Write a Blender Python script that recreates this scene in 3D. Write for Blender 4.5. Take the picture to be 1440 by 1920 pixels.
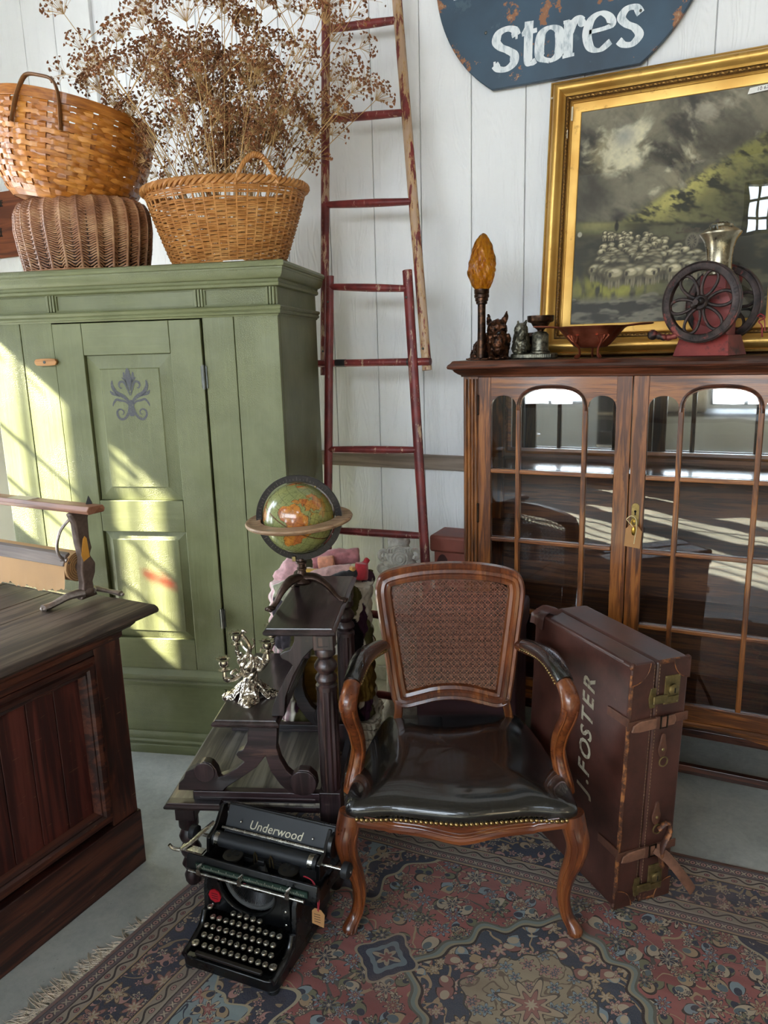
import bpy, bmesh, math, random
import numpy as np
from math import sin, cos, pi, radians, sqrt, atan2
from mathutils import Vector, Matrix
random.seed(7); RNG = np.random.default_rng(7)
for o in list(bpy.data.objects): bpy.data.objects.remove(o)
SC = bpy.context.scene; COL = SC.collection

# ------------------------------------------------------------------ camera
CAM_H = 1.6; F_PX = 1400.0
YAW = radians(26); PITCH = math.atan(F_PX/6440.0); ROLL = radians(1.53)
cam = bpy.data.cameras.new('camera'); camo = bpy.data.objects.new('camera', cam); COL.objects.link(camo)
cam.sensor_fit = 'VERTICAL'; cam.sensor_height = 36.0; cam.lens = F_PX/1920*36.0; cam.clip_start = 0.05
fw = Vector((-sin(YAW)*cos(PITCH), cos(YAW)*cos(PITCH), -sin(PITCH)))
r0 = Vector((cos(YAW), sin(YAW), 0)); u0 = r0.cross(fw)
rr = r0*cos(ROLL)-u0*sin(ROLL); uu = r0*sin(ROLL)+u0*cos(ROLL)
camo.matrix_world = Matrix(((rr.x, uu.x, -fw.x, 0), (rr.y, uu.y, -fw.y, 0), (rr.z, uu.z, -fw.z, CAM_H), (0, 0, 0, 1)))
SC.camera = camo

# ------------------------------------------------------------------ sky, sun, exposure
w = bpy.data.worlds.new('sky'); SC.world = w; w.use_nodes = True
wn = w.node_tree.nodes; wl = w.node_tree.links; wn.clear()
wo = wn.new('ShaderNodeOutputWorld'); wb = wn.new('ShaderNodeBackground'); wl.new(wb.outputs[0], wo.inputs[0])
tc = wn.new('ShaderNodeTexCoord'); sx = wn.new('ShaderNodeSeparateXYZ'); wl.new(tc.outputs['Generated'], sx.inputs[0])
rp = wn.new('ShaderNodeValToRGB'); wl.new(sx.outputs[2], rp.inputs[0])
rp.color_ramp.elements[0].position = 0.0; rp.color_ramp.elements[0].color = (0.90, 0.96, 1.0, 1)
rp.color_ramp.elements[1].position = 0.8; rp.color_ramp.elements[1].color = (0.62, 0.80, 1.0, 1)
wl.new(rp.outputs[0], wb.inputs[0]); wb.inputs[1].default_value = 7.8
SUN_DIR = Vector((0.62, 0.46, -0.60)).normalized()
sl = bpy.data.lights.new('sun', 'SUN'); sl.energy = 47.0; sl.angle = radians(0.55); sl.color = (1.0, 0.93, 0.74)
so = bpy.data.objects.new('sun', sl); COL.objects.link(so)
so.rotation_euler = SUN_DIR.to_track_quat('-Z', 'Y').to_euler()
SC.view_settings.view_transform = 'Standard'; SC.view_settings.look = 'None'
SC.view_settings.gamma = 1.0; SC.view_settings.use_curve_mapping = False
SC.view_settings.exposure = 0.98
try:
    SC.cycles.use_denoising = True; SC.cycles.max_bounces = 8; SC.cycles.transparent_max_bounces = 12
    SC.cycles.sample_clamp_indirect = 6.0; SC.cycles.caustics_reflective = False; SC.cycles.caustics_refractive = False
except Exception: pass

# ------------------------------------------------------------------ helpers: node materials
def lin(h):
    if isinstance(h, (tuple, list)): return tuple(h[:3])
    h = h.lstrip('#'); c = [int(h[i:i+2], 16)/255 for i in (0, 2, 4)]
    return tuple(x/12.92 if x <= 0.04045 else ((x+0.055)/1.055)**2.4 for x in c)
class S:
    """a node socket one can calculate with"""
    def __init__(s, nt, sock): s.nt = nt; s.s = sock
    def _op(s, op, *a, clamp=False):
        n = s.nt.nodes.new('ShaderNodeMath'); n.operation = op; n.use_clamp = clamp
        for i, x in enumerate((s,)+a):
            if isinstance(x, S): s.nt.links.new(x.s, n.inputs[i])
            else: n.inputs[i].default_value = float(x)
        return S(s.nt, n.outputs[0])
    def c(s, x): return x if isinstance(x, S) else s.k(x)
    def k(s, v):
        n = s.nt.nodes.new('ShaderNodeValue'); n.outputs[0].default_value = v; return S(s.nt, n.outputs[0])
    def __add__(s, o): return s._op('ADD', o)
    __radd__ = __add__
    def __sub__(s, o): return s._op('SUBTRACT', o)
    def __rsub__(s, o): return s.k(o)._op('SUBTRACT', s)
    def __mul__(s, o): return s._op('MULTIPLY', o)
    __rmul__ = __mul__
    def __truediv__(s, o): return s._op('DIVIDE', o)
    def __neg__(s): return s._op('MULTIPLY', -1)
    def abs(s): return s._op('ABSOLUTE')
    def sin(s): return s._op('SINE')
    def cos(s): return s._op('COSINE')
    def frac(s): return s._op('FRACT')
    def floor(s): return s._op('FLOOR')
    def min(s, o): return s._op('MINIMUM', o)
    def max(s, o): return s._op('MAXIMUM', o)
    def sqrt(s): return s._op('SQRT')
    def atan2(s, o): return s._op('ARCTAN2', o)
    def lt(s, o): return s._op('LESS_THAN', o)
    def gt(s, o): return s._op('GREATER_THAN', o)
    def pingpong(s, o): return s._op('PINGPONG', o)
    def ss(s, a, b):
        n = s.nt.nodes.new('ShaderNodeMapRange'); n.interpolation_type = 'SMOOTHSTEP'
        s.nt.links.new(s.s, n.inputs[0]); n.inputs[1].default_value = a; n.inputs[2].default_value = b
        return S(s.nt, n.outputs[0])
class Mat:
    def __init__(m, name):
        m.m = bpy.data.materials.new(name); m.m.use_nodes = True; m.nt = m.m.node_tree
        m.b = m.nt.nodes['Principled BSDF']; m.out = m.nt.nodes['Material Output']
        m._obj = None
    def n(m, t, **kw):
        n = m.nt.nodes.new(t)
        for k, v in kw.items(): setattr(n, k, v)
        return n
    def put(m, sock, v):
        if isinstance(v, S): m.nt.links.new(v.s, sock)
        elif isinstance(v, (tuple, list)) and len(v) == 3 and sock.type == 'RGBA': sock.default_value = (*v, 1)
        else: sock.default_value = v
    def co(m, kind='Object'):
        if m._obj is None: m._obj = m.n('ShaderNodeTexCoord')
        return S(m.nt, m._obj.outputs[kind])
    def xyz(m, v):
        n = m.n('ShaderNodeSeparateXYZ'); m.nt.links.new(v.s, n.inputs[0]); return [S(m.nt, o) for o in n.outputs]
    def vec(m, x, y, z=0.0):
        n = m.n('ShaderNodeCombineXYZ')
        for i, a in enumerate((x, y, z)): m.put(n.inputs[i], a)
        return S(m.nt, n.outputs[0])
    def map(m, v, scale=(1, 1, 1), loc=(0, 0, 0), rot=(0, 0, 0)):
        n = m.n('ShaderNodeMapping'); m.nt.links.new(v.s, n.inputs[0])
        n.inputs['Scale'].default_value = scale; n.inputs['Location'].default_value = loc; n.inputs['Rotation'].default_value = rot
        return S(m.nt, n.outputs[0])
    def noise(m, v, scale=5, detail=3, rough=.55, dist=0.0, color=False):
        n = m.n('ShaderNodeTexNoise'); m.nt.links.new(v.s, n.inputs['Vector'])
        n.inputs['Scale'].default_value = scale; n.inputs['Detail'].default_value = detail
        n.inputs['Roughness'].default_value = rough; n.inputs['Distortion'].default_value = dist
        return S(m.nt, n.outputs['Color' if color else 'Fac'])
    def vor(m, v, scale=5, feature='F1', rnd=1.0, out='Distance', dims='3D'):
        n = m.n('ShaderNodeTexVoronoi', feature=feature, voronoi_dimensions=dims); m.nt.links.new(v.s, n.inputs['Vector'])
        n.inputs['Scale'].default_value = scale; n.inputs['Randomness'].default_value = rnd
        if isinstance(out, str): return S(m.nt, n.outputs[out])
        return [S(m.nt, n.outputs[o]) for o in out]
    def ramp(m, f, stops):
        n = m.n('ShaderNodeValToRGB'); m.nt.links.new(f.s, n.inputs[0]); e = n.color_ramp.elements
        while len(e) < len(stops): e.new(0.5)
        for i, (p, c) in enumerate(stops): e[i].position = p; e[i].color = (*lin(c), 1)
        return S(m.nt, n.outputs[0])
    def mix(m, f, a, b, mode='MIX'):
        n = m.n('ShaderNodeMix', data_type='RGBA', blend_type=mode)
        m.put(n.inputs[0], f)
        for i, x in ((6, a), (7, b)): m.put(n.inputs[i], lin(x) if isinstance(x, str) else x)
        return S(m.nt, n.outputs[2])
    def bump(m, h, strength=.3, dist=.002, prev=None):
        n = m.n('ShaderNodeBump'); n.inputs['Strength'].default_value = strength; n.inputs['Distance'].default_value = dist
        m.nt.links.new(h.s, n.inputs['Height'])
        if prev is not None: m.nt.links.new(prev.s, n.inputs['Normal'])
        return S(m.nt, n.outputs[0])
    def set(m, color=None, rough=None, metal=None, normal=None, **kw):
        if color is not None: m.put(m.b.inputs['Base Color'], lin(color) if isinstance(color, str) else color)
        if rough is not None: m.put(m.b.inputs['Roughness'], rough)
        if metal is not None: m.put(m.b.inputs['Metallic'], metal)
        if normal is not None: m.put(m.b.inputs['Normal'], normal)
        for k, v in kw.items(): m.put(m.b.inputs[k.replace('_', ' ').title().replace('Ior', 'IOR')], v)
        return m.m
_mc = {}
def plain(name, color, rough=.6, metal=0.0, var=.18, scale=30, bump=.15, coat=0.0, sheen=0.0):
    if name in _mc: return _mc[name]
    m = Mat(name); c = lin(color); v = m.noise(m.co(), scale, 4, .6)
    f = v.ss(.25, .75)
    col = m.mix(f, tuple(x*(1-var) for x in c), tuple(min(1, x*(1+var)) for x in c))
    m.set(col, v*.25+(rough-.12), metal)
    if bump: m.set(normal=m.bump(v, bump, .002))
    if coat: m.b.inputs['Coat Weight'].default_value = coat; m.b.inputs['Coat Roughness'].default_value = .15
    if sheen: m.b.inputs['Sheen Weight'].default_value = sheen
    _mc[name] = m.m; return m.m
def wood(name, stops, axis='z', scale=1.0, rough=.45, coat=0.0, bump=.25, ring=1.0, wear=None, scratch=0.0):
    """stops: dark to light colours; grain runs along axis"""
    key = (name, axis)
    if key in _mc: return _mc[key]
    m = Mat(name+'_'+axis); co = m.co()
    st = [16*scale]*3; st['xyz'.index(axis)] = 1.1*scale
    v = m.map(co, tuple(st))
    warp = m.noise(m.map(co, tuple(s*.35 for s in st)), 1.0, 2, .5)
    n1 = m.noise(v, 1.6, 4, .6, 1.2)
    st2 = [150*scale]*3; st2['xyz'.index(axis)] = 5*scale
    pore = m.noise(m.map(co, tuple(st2)), 1.0, 3, .65)
    band = ((warp*9*ring+n1*2.2)*6.283).sin()*.5+.5
    f = band*.42+n1*.38+pore*.42-.12
    k = len(stops); col = m.ramp(f, [(.12+.72*i/(k-1), c) for i, c in enumerate(stops)])
    blotch = m.noise(co, 3.5, 3, .5).ss(.3, .72)
    col = m.mix(blotch*.35, col, lin(stops[0]))
    if wear:
        wn_ = m.noise(m.map(co, tuple(s*.6 for s in st)), 2.0, 6, .7)
        col = m.mix(wn_.ss(.60, .68)*.75, col, lin(wear))
    if scratch:
        sc = m.noise(m.map(co, (9, 60, 60), rot=(.3, .5, .8)), 2.0, 2, .5).ss(.70, .74)
        col = m.mix(sc*scratch, col, lin('#b08a62'))
    m.set(col, pore*.22+(rough-.1), normal=m.bump(pore*.6+band*.4, bump, .0012))
    if coat: m.b.inputs['Coat Weight'].default_value = coat; m.b.inputs['Coat Roughness'].default_value = .12
    _mc[key] = m.m; return m.m
def thin_glass(name='window_glass', tint=(1, 1, 1), rough=0.0, refl=1.0):
    if name in _mc: return _mc[name]
    m = Mat(name); m.nt.nodes.remove(m.b)
    t = m.n('ShaderNodeBsdfTransparent'); t.inputs[0].default_value = (*tint, 1)
    g = m.n('ShaderNodeBsdfGlossy'); g.inputs['Roughness'].default_value = rough; g.inputs['Color'].default_value = (refl, refl, refl, 1)
    fr = m.n('ShaderNodeFresnel'); fr.inputs[0].default_value = 1.52
    nb = m.bump(m.noise(m.co(), 4, 2, .5), .05, .01); m.nt.links.new(nb.s, g.inputs['Normal'])
    mx = m.n('ShaderNodeMixShader'); m.nt.links.new(fr.outputs[0], mx.inputs[0])
    m.nt.links.new(t.outputs[0], mx.inputs[1]); m.nt.links.new(g.outputs[0], mx.inputs[2]); m.nt.links.new(mx.outputs[0], m.out.inputs[0])
    _mc[name] = m.m; return m.m

# ------------------------------------------------------------------ helpers: geometry
class MB:
    """collects faces, then links them as ONE mesh object"""
    def __init__(s): s.v = []; s.f = []; s.mi = []; s.cur = 0
    def add(s, vs, fs):
        b = len(s.v); s.v += [tuple(v) for v in vs]; s.f += [tuple(i+b for i in f) for f in fs]; s.mi += [s.cur]*len(fs); return s
    def box(s, x0, x1, y0, y1, z0, z1):
        return s.add([(x0, y0, z0), (x1, y0, z0), (x1, y1, z0), (x0, y1, z0), (x0, y0, z1), (x1, y0, z1), (x1, y1, z1), (x0, y1, z1)],
                     [(0, 3, 2, 1), (4, 5, 6, 7), (0, 1, 5, 4), (1, 2, 6, 5), (2, 3, 7, 6), (3, 0, 4, 7)])
    def prism(s, pts, a, b, axis='y'):
        """2D outline (counter-clockwise or not) extruded from a to b along axis"""
        f = {'y': lambda p, t: (p[0], t, p[1]), 'x': lambda p, t: (t, p[0], p[1]), 'z': lambda p, t: (p[0], p[1], t)}[axis]
        n = len(pts); vs = [f(p, a) for p in pts]+[f(p, b) for p in pts]
        fs = [(i, (i+1) % n, n+(i+1) % n, n+i) for i in range(n)]+[tuple(range(n))[::-1], tuple(range(n, 2*n))]
        return s.add(vs, fs)
    def tube(s, path, r, seg=8, closed=False, caps=True, flat=None, ends=None):
        """round (or flat = (w, h) elliptical) sweep with a radius per point"""
        P = [Vector(p) for p in path]; n = len(P)
        R = [r]*n if isinstance(r, (int, float)) else list(r)
        T = []
        for i in range(n):
            a = P[(i-1) % n] if (closed or i > 0) else P[i]; b = P[(i+1) % n] if (closed or i < n-1) else P[i]
            t = (b-a); T.append(t.normalized() if t.length > 1e-9 else Vector((0, 0, 1)))
        up = Vector((0, 0, 1)) if abs(T[0].z) < .9 else Vector((1, 0, 0))
        if flat and len(flat) > 2: up = Vector(flat[2])
        N = (up-T[0]*up.dot(T[0])).normalized(); vs = []
        for i in range(n):
            N = (N-T[i]*N.dot(T[i])); N = N.normalized() if N.length > 1e-6 else T[i].orthogonal().normalized()
            if flat and len(flat) > 2:
                q = up-T[i]*up.dot(T[i])
                if q.length > 1e-4: N = q.normalized()
            B = T[i].cross(N)
            fa, fb = (flat[0], flat[1]) if flat else (1, 1)
            for k in range(seg):
                a = 2*pi*k/seg+(pi/seg if seg == 4 else 0); vs.append(P[i]+(B*cos(a)*fa+N*sin(a)*fb)*R[i])
        fs = []
        for i in range(n if closed else n-1):
            j = (i+1) % n
            for k in range(seg): fs.append((i*seg+k, i*seg+(k+1) % seg, j*seg+(k+1) % seg, j*seg+k))
        if caps and not closed: fs += [tuple(range(seg))[::-1], tuple(range((n-1)*seg, n*seg))]
        return s.add(vs, fs)
    def lathe(s, prof, seg=24, o=(0, 0, 0), axis='z', flute=None, capb=True, capt=True):
        """prof: (radius, height) pairs; flute = (count, depth, h0, h1)"""
        vs = []; o = Vector(o)
        for r, h in prof:
            for k in range(seg):
                a = 2*pi*k/seg; q = r
                if flute and flute[2] <= h <= flute[3]: q = r-flute[1]*(.5+.5*cos(a*flute[0]))
                x, y = q*cos(a), q*sin(a)
                vs.append(o+Vector({'z': (x, y, h), 'x': (h, x, y), 'y': (y, h, x)}[axis]))
        fs = [(i*seg+k, i*seg+(k+1) % seg, (i+1)*seg+(k+1) % seg, (i+1)*seg+k) for i in range(len(prof)-1) for k in range(seg)]
        if capb: fs.append(tuple(range(seg))[::-1])
        if capt: fs.append(tuple(range((len(prof)-1)*seg, len(prof)*seg)))
        return s.add(vs, fs)
    def sphere(s, c, r, seg=12, rings=8):
        c = Vector(c); rx, ry, rz = (r, r, r) if isinstance(r, (int, float)) else r
        vs = [c+Vector((0, 0, rz))]+[c+Vector((rx*sin(pi*i/rings)*cos(2*pi*k/seg), ry*sin(pi*i/rings)*sin(2*pi*k/seg), rz*cos(pi*i/rings))) for i in range(1, rings) for k in range(seg)]+[c-Vector((0, 0, rz))]
        fs = [(0, 1+k, 1+(k+1) % seg) for k in range(seg)]
        fs += [(1+i*seg+k, 1+(i+1)*seg+k, 1+(i+1)*seg+(k+1) % seg, 1+i*seg+(k+1) % seg) for i in range(rings-2) for k in range(seg)]
        L = len(vs)-1; b = 1+(rings-2)*seg; fs += [(L, b+(k+1) % seg, b+k) for k in range(seg)]
        return s.add(vs, fs)
    def grid(s, fn, nu, nv, wrapu=False):
        vs = [fn(i/(nu if wrapu else nu-1), j/(nv-1)) for j in range(nv) for i in range(nu)]
        fs = [(j*nu+i, j*nu+(i+1) % nu, (j+1)*nu+(i+1) % nu, (j+1)*nu+i) for j in range(nv-1) for i in range(nu if wrapu else nu-1)]
        return s.add(vs, fs)
    def sweep(s, prof, path, nrm, closed=True):
        """moulding: prof = (offset outwards, offset along nrm) outline carried round a flat path with mitred corners"""
        P = [Vector(p) for p in path]; n = len(P); N = Vector(nrm).normalized(); k = len(prof); vs = []
        for i in range(n):
            d0 = (P[i]-P[i-1]).normalized() if (closed or i) else (P[1]-P[0]).normalized()
            d1 = (P[(i+1) % n]-P[i]).normalized() if (closed or i < n-1) else d0
            if not closed and i == 0: d0 = d1
            a, b = d0.cross(N), d1.cross(N); m = (a+b); m = m/max(.2, m.dot(a)) if m.length > 1e-6 else a
            for p in prof: vs.append(P[i]+m*p[0]+N*p[1])
        fs = [(i*k+j, i*k+(j+1) % k, ((i+1) % n)*k+(j+1) % k, ((i+1) % n)*k+j) for i in range(n if closed else n-1) for j in range(k)]
        if not closed: fs += [tuple(range(k))[::-1], tuple(range((n-1)*k, n*k))]
        return s.add(vs, fs)
    def xf(s, M, start=0):
        for i in range(start, len(s.v)): s.v[i] = tuple(M @ Vector(s.v[i]))
        return s
    def obj(s, name, mat, parent=None, smooth=40, bevel=0, bseg=2, sub=0, kind=None, label=None):
        me = bpy.data.meshes.new(name); me.from_pydata(s.v, [], s.f)
        mats = mat if isinstance(mat, (list, tuple)) else [mat]
        for q in mats: me.materials.append(q)
        if len(mats) > 1: me.polygons.foreach_set('material_index', s.mi)
        bm = bmesh.new(); bm.from_mesh(me); bmesh.ops.recalc_face_normals(bm, faces=bm.faces); bm.to_mesh(me); bm.free()
        if smooth:
            me.polygons.foreach_set('use_smooth', [True]*len(me.polygons))
            if smooth < 180: me.set_sharp_from_angle(angle=radians(smooth))
        me.update(); o = bpy.data.objects.new(name, me); COL.objects.link(o)
        if parent: o.parent = parent
        if bevel:
            b = o.modifiers.new('bevel', 'BEVEL'); b.width = bevel; b.segments = bseg; b.limit_method = 'ANGLE'; b.angle_limit = radians(35); b.harden_normals = bool(smooth)
        if sub: q = o.modifiers.new('subdivision', 'SUBSURF'); q.levels = sub; q.render_levels = sub
        if kind: o['kind'] = kind
        if label: o['label'] = label
        return o
def box(name, mat, parent, x0, x1, y0, y1, z0, z1, bevel=.003, **k): return MB().box(x0, x1, y0, y1, z0, z1).obj(name, mat, parent, bevel=bevel, **k)
def thing(name, label, cat, loc=(0, 0, 0), rz=0.0, group=None):
    o = bpy.data.objects.new(name, None); COL.objects.link(o); o.location = loc; o.rotation_euler = (0, 0, radians(rz)); o.empty_display_size = .05
    o['label'] = label; o['category'] = cat
    if group: o['group'] = group
    return o
def tag(o, label, cat, group=None):
    o['label'] = label; o['category'] = cat
    if group: o['group'] = group
    return o
def struct(o, label=None, cat=None):
    o['kind'] = 'structure'
    if label: o['label'] = label
    if cat: o['category'] = cat
    return o
def dup(o, parent=None, loc=None, rot=None, name=None):
    c = o.copy(); COL.objects.link(c)
    if parent is not None: c.parent = parent
    if loc is not None: c.location = loc
    if rot is not None: c.rotation_euler = rot
    return c
def text_mb(body, size, mat_name=None, depth=.001, shear=0.0, align='CENTER', bold=0.0, spacing=1.0):
    """lettering as a mesh builder in the XY plane, base line at y = 0"""
    cu = bpy.data.curves.new('lettering', 'FONT'); cu.body = body; cu.size = size; cu.extrude = depth; cu.shear = shear
    cu.align_x = align; cu.offset = bold; cu.space_character = spacing; cu.resolution_u = 3
    o = bpy.data.objects.new('lettering', cu); COL.objects.link(o)
    dg = bpy.context.evaluated_depsgraph_get(); me = bpy.data.meshes.new_from_object(o.evaluated_get(dg))
    mb = MB(); mb.add([tuple(v.co) for v in me.vertices], [tuple(p.vertices) for p in me.polygons])
    bpy.data.objects.remove(o); bpy.data.curves.remove(cu); bpy.data.meshes.remove(me)
    return mb
def bez(p0, p1, p2, p3, n=10):
    p0, p1, p2, p3 = (np.array(p, float) for p in (p0, p1, p2, p3))
    return [tuple(p0*(1-t)**3+3*p1*t*(1-t)**2+3*p2*t*t*(1-t)+p3*t**3) for t in np.linspace(0, 1, n)]
def spline(pts, n=8, closed=False):
    """Catmull-Rom through the points"""
    P = [np.array(p, float) for p in pts]; L = len(P); out = []
    for i in range(L if closed else L-1):
        a, b, c, d = (P[(i+k) % L] if closed else P[min(max(i+k, 0), L-1)] for k in (-1, 0, 1, 2))
        for t in np.arange(n)/n: out.append(tuple(.5*((2*b)+(c-a)*t+(2*a-5*b+4*c-d)*t*t+(3*b-a-3*c+d)*t**3)))
    if not closed: out.append(tuple(P[-1]))
    return out
def arc(cx, cy, r, a0, a1, n=12): return [(cx+r*cos(radians(a0+(a1-a0)*i/(n-1))), cy+r*sin(radians(a0+(a1-a0)*i/(n-1)))) for i in range(n)]
# ================================================================== the room
WALL_Y = 3.10; LX, RX, BY, CEIL = -3.95, 3.3, -3.8, 5.6
def wall_mat():
    m = Mat('white_painted_siding'); co = m.co()
    v = m.map(co, (42, 42, 2.6)); wv = m.noise(m.map(co, (3, 3, .7)), 2, 2, .5)
    n = m.noise(v, 1.0, 4, .65, .6); g = ((wv*26+n*1.5)*6.283).sin()*.5+.5
    h = n*.7+g*.5
    dirt = m.noise(co, 1.6, 4, .6).ss(.35, .75)
    col = m.mix(dirt*.5, '#e4e5e6', '#d6d7d8'); col = m.mix(n.ss(.66, .8)*.3, col, '#c9c8c4')
    return m.set(col, .62, normal=m.bump(h, .65, .0025))
WALLM = wall_mat()
def concrete():
    m = Mat('polished_concrete'); co = m.co()
    a = m.noise(co, 1.4, 5, .6); b = m.noise(co, 7, 5, .65, .8); c = m.noise(co, 60, 4, .7)
    f = a*.5+b*.4+c*.22
    col = m.ramp(f, [(.3, '#777873'), (.5, '#969790'), (.68, '#b3b3aa')])
    col = m.mix(m.noise(co, 120, 2, .5).ss(.68, .74)*.5, col, '#5f5f5a')


    return m.set(col, b*.3+.30, normal=m.bump(c*.5+b, .08, .002))
floor = MB().box(LX-.2, RX+.2, BY-.2, WALL_Y+.2, -.2, 0).obj('floor', concrete(), smooth=0)
struct(floor, 'grey worn concrete floor under the rug and furniture', 'floor')
# boarded back wall: a shallow substrate and one object for each board
wb_ = MB().box(LX-.2, RX+.2, WALL_Y+.006, WALL_Y+.2, 0, CEIL).obj('wall_back', plain('wall_gap', '#a9aaab', .8), smooth=0)
struct(wb_, 'white vertical board wall behind the wardrobe and ladder', 'wall')
bw = .2225; x = -1.076-bw*16; k = 0
while x < RX:
    b = MB().box(max(x, LX)+.0016, min(x+bw, RX)-.0016, WALL_Y, WALL_Y+.012, 0.0, CEIL).obj('board', WALLM, wb_, bevel=.002, bseg=1)
    x += bw
def holed(name, axis, pos, thick, a0, a1, z0, z1, holes, mat):
    """a wall in the plane axis = pos with rectangular openings (a0, a1, z0, z1)"""
    mb = MB(); A = sorted({a0, a1, *[h[0] for h in holes], *[h[1] for h in holes]}); Z = sorted({z0, z1, *[h[2] for h in holes], *[h[3] for h in holes]})
    for i in range(len(A)-1):
        for j in range(len(Z)-1):
            ca, cz = (A[i]+A[i+1])/2, (Z[j]+Z[j+1])/2
            if any(h[0] < ca < h[1] and h[2] < cz < h[3] for h in holes): continue
            if axis == 'x': mb.box(pos, pos+thick, A[i], A[i+1], Z[j], Z[j+1])
            else: mb.box(A[i], A[i+1], pos, pos+thick, Z[j], Z[j+1])
    return mb.obj(name, mat, smooth=0)
SIDEM = plain('white_wall_paint', '#bdbbb5', .7, 0, .05, 3, .05)
frame_m = plain('dark_window_frame', '#33302c', .5); wframe_m = plain('white_window_frame', '#c9c8c4', .5)
HOLES_L = [(.585, 1.21, 2.272, 3.143), (-3.75, -2.95, 1.9, 4.3), (.35, 1.22, .05, 1.3), (1.30, 1.90, .05, 2.7)]
HOLES_B = [(-3.8, -3.0, 2.1, 3.7), (-2.55, -1.85, .85, 1.8), (-.40, .40, .85, 1.8), (-2.8, 1.2, 2.3, 3.6), (-.20, .11, 4.62, 5.29), (-3.8, -3.1, 4.5, 5.3), (1.4, 2.4, 4.5, 5.3)]  # final pair: unseen high windows added to brighten the upper wall
struct(holed('wall_left', 'x', LX-.15, .15, BY-.2, WALL_Y, 0, CEIL, HOLES_L, SIDEM), 'white side wall with windows, left of the wardrobe', 'wall')
struct(holed('wall_front', 'y', BY-.15, .15, LX, RX, 0, CEIL, HOLES_B, SIDEM), 'white wall of tall windows behind the photographer', 'wall')
struct(MB().box(RX, RX+.15, BY-.2, WALL_Y, 0, CEIL).obj('wall_right', plain('tan_wall', '#8f8474', .7), smooth=0), 'plain wall at the right end of the room', 'wall')
struct(MB().box(LX-.2, RX+.2, BY-.2, WALL_Y+.2, CEIL, CEIL+.15).obj('ceiling', plain('ceiling_boards', '#7d756b', .8), smooth=0), 'dark boarded ceiling high above the shop', 'ceiling')
glass_m = thin_glass()
def window(n, axis, pos, h, nu, nv, mat, bar=.03):
    a0, a1, z0, z1 = h; f = MB(); fw_ = .05
    P = (lambda u0, u1, v0, v1, d0=.03, d1=.09: f.box(pos-d1, pos-d0, u0, u1, v0, v1)) if axis == 'x' else (lambda u0, u1, v0, v1, d0=.03, d1=.09: f.box(u0, u1, pos-d1, pos-d0, v0, v1))
    if bar > .02:
        P(a0-.01, a0+fw_, z0-.01, z1+.01); P(a1-fw_, a1+.01, z0-.01, z1+.01); P(a0+fw_, a1-fw_, z0-.01, z0+fw_); P(a0+fw_, a1-fw_, z1-fw_, z1+.01)
    o = f.obj('window_%d' % n, mat, smooth=0) if f.v else None
    f = MB()
    for i in range(1, nu): u = a0+(a1-a0)*i/nu; P(u-bar/2, u+bar/2, z0, z1, .05, .07)
    for j in range(1, nv): v = z0+(z1-z0)*j/nv; P(a0, a1, v-bar/2, v+bar/2, .052, .068)
    if o is None: o = f.obj('window_%d' % n, mat, smooth=0)
    elif f.v: f.obj('muntin', mat, o, smooth=0)
    g = MB()
    if axis == 'x': g.box(pos-.062, pos-.058, a0, a1, z0, z1)
    else: g.box(a0, a1, pos-.062, pos-.058, z0, z1)
    struct(o, 'window letting daylight into the shop, number %s along the walls' % ['one', 'two', 'three', 'four', 'five', 'six', 'seven', 'eight', 'nine', 'ten, added for upper light,', 'eleven, added for upper light,'][n-1], 'window')
    # portal: only steers the sampling of the sky, gives no light of its own
    L = bpy.data.lights.new('window_portal', 'AREA'); L.shape = 'RECTANGLE'; L.size = a1-a0; L.size_y = z1-z0
    try: L.cycles.is_portal = True
    except Exception: pass
    lo = bpy.data.objects.new('window_portal', L); COL.objects.link(lo)
    if axis == 'x': lo.location = (pos-.02, (a0+a1)/2, (z0+z1)/2); lo.rotation_euler = (radians(90), 0, radians(-90))
    else: lo.location = ((a0+a1)/2, pos-.02, (z0+z1)/2); lo.rotation_euler = (radians(90), 0, 0); lo.rotation_euler = (radians(90), 0, radians(180))
    return o
w1_ = window(1, 'x', LX, HOLES_L[0], 1, 1, wframe_m, .014)
window(2, 'x', LX, HOLES_L[1], 4, 2, frame_m); window(3, 'x', LX, HOLES_L[2], 2, 2, frame_m); window(8, 'x', LX, HOLES_L[3], 2, 3, frame_m)
for i, h in enumerate(HOLES_B): window((4, 5, 6, 7, 9, 10, 11)[i], 'y', BY, h, 2, 3, frame_m)
# trim: the chair-rail board and the painted batten with its conduit
W_TRIM = wood('weathered_board', ['#6d5f55', '#8a7a6d', '#a08f80'], 'x', .8, .65)
struct(box('trim_1', W_TRIM, None, LX, RX, WALL_Y-.022, WALL_Y-.001, 1.067, 1.133, .002), 'weathered brown horizontal board fixed along the white wall', 'trim')
t2 = struct(box('trim_2', plain('trim_white', '#dedfdf', .55, 0, .04, 8), None, -3.165, -3.035, WALL_Y-.022, WALL_Y-.001, 1.14, CEIL, .003), 'white painted vertical batten on the wall above the orange basket', 'trim')
MB().tube([(-3.095, WALL_Y-.03, 2.0), (-3.095, WALL_Y-.03, 3.0), (-3.09, WALL_Y-.028, 3.015), (-3.075, WALL_Y-.024, 3.03), (-3.074, WALL_Y-.022, 3.036)], .006, 6).obj('cable', plain('white_cable', '#d8d8d6', .5), t2, label='white cable stapled up the batten')
struct(box('baseboard_back', plain('baseboard_white', '#c9cbd0', .5), None, LX, RX, WALL_Y-.02, WALL_Y-.001, 0, .07, .003), 'pale painted baseboard along the foot of the white wall', 'baseboard')
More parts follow.
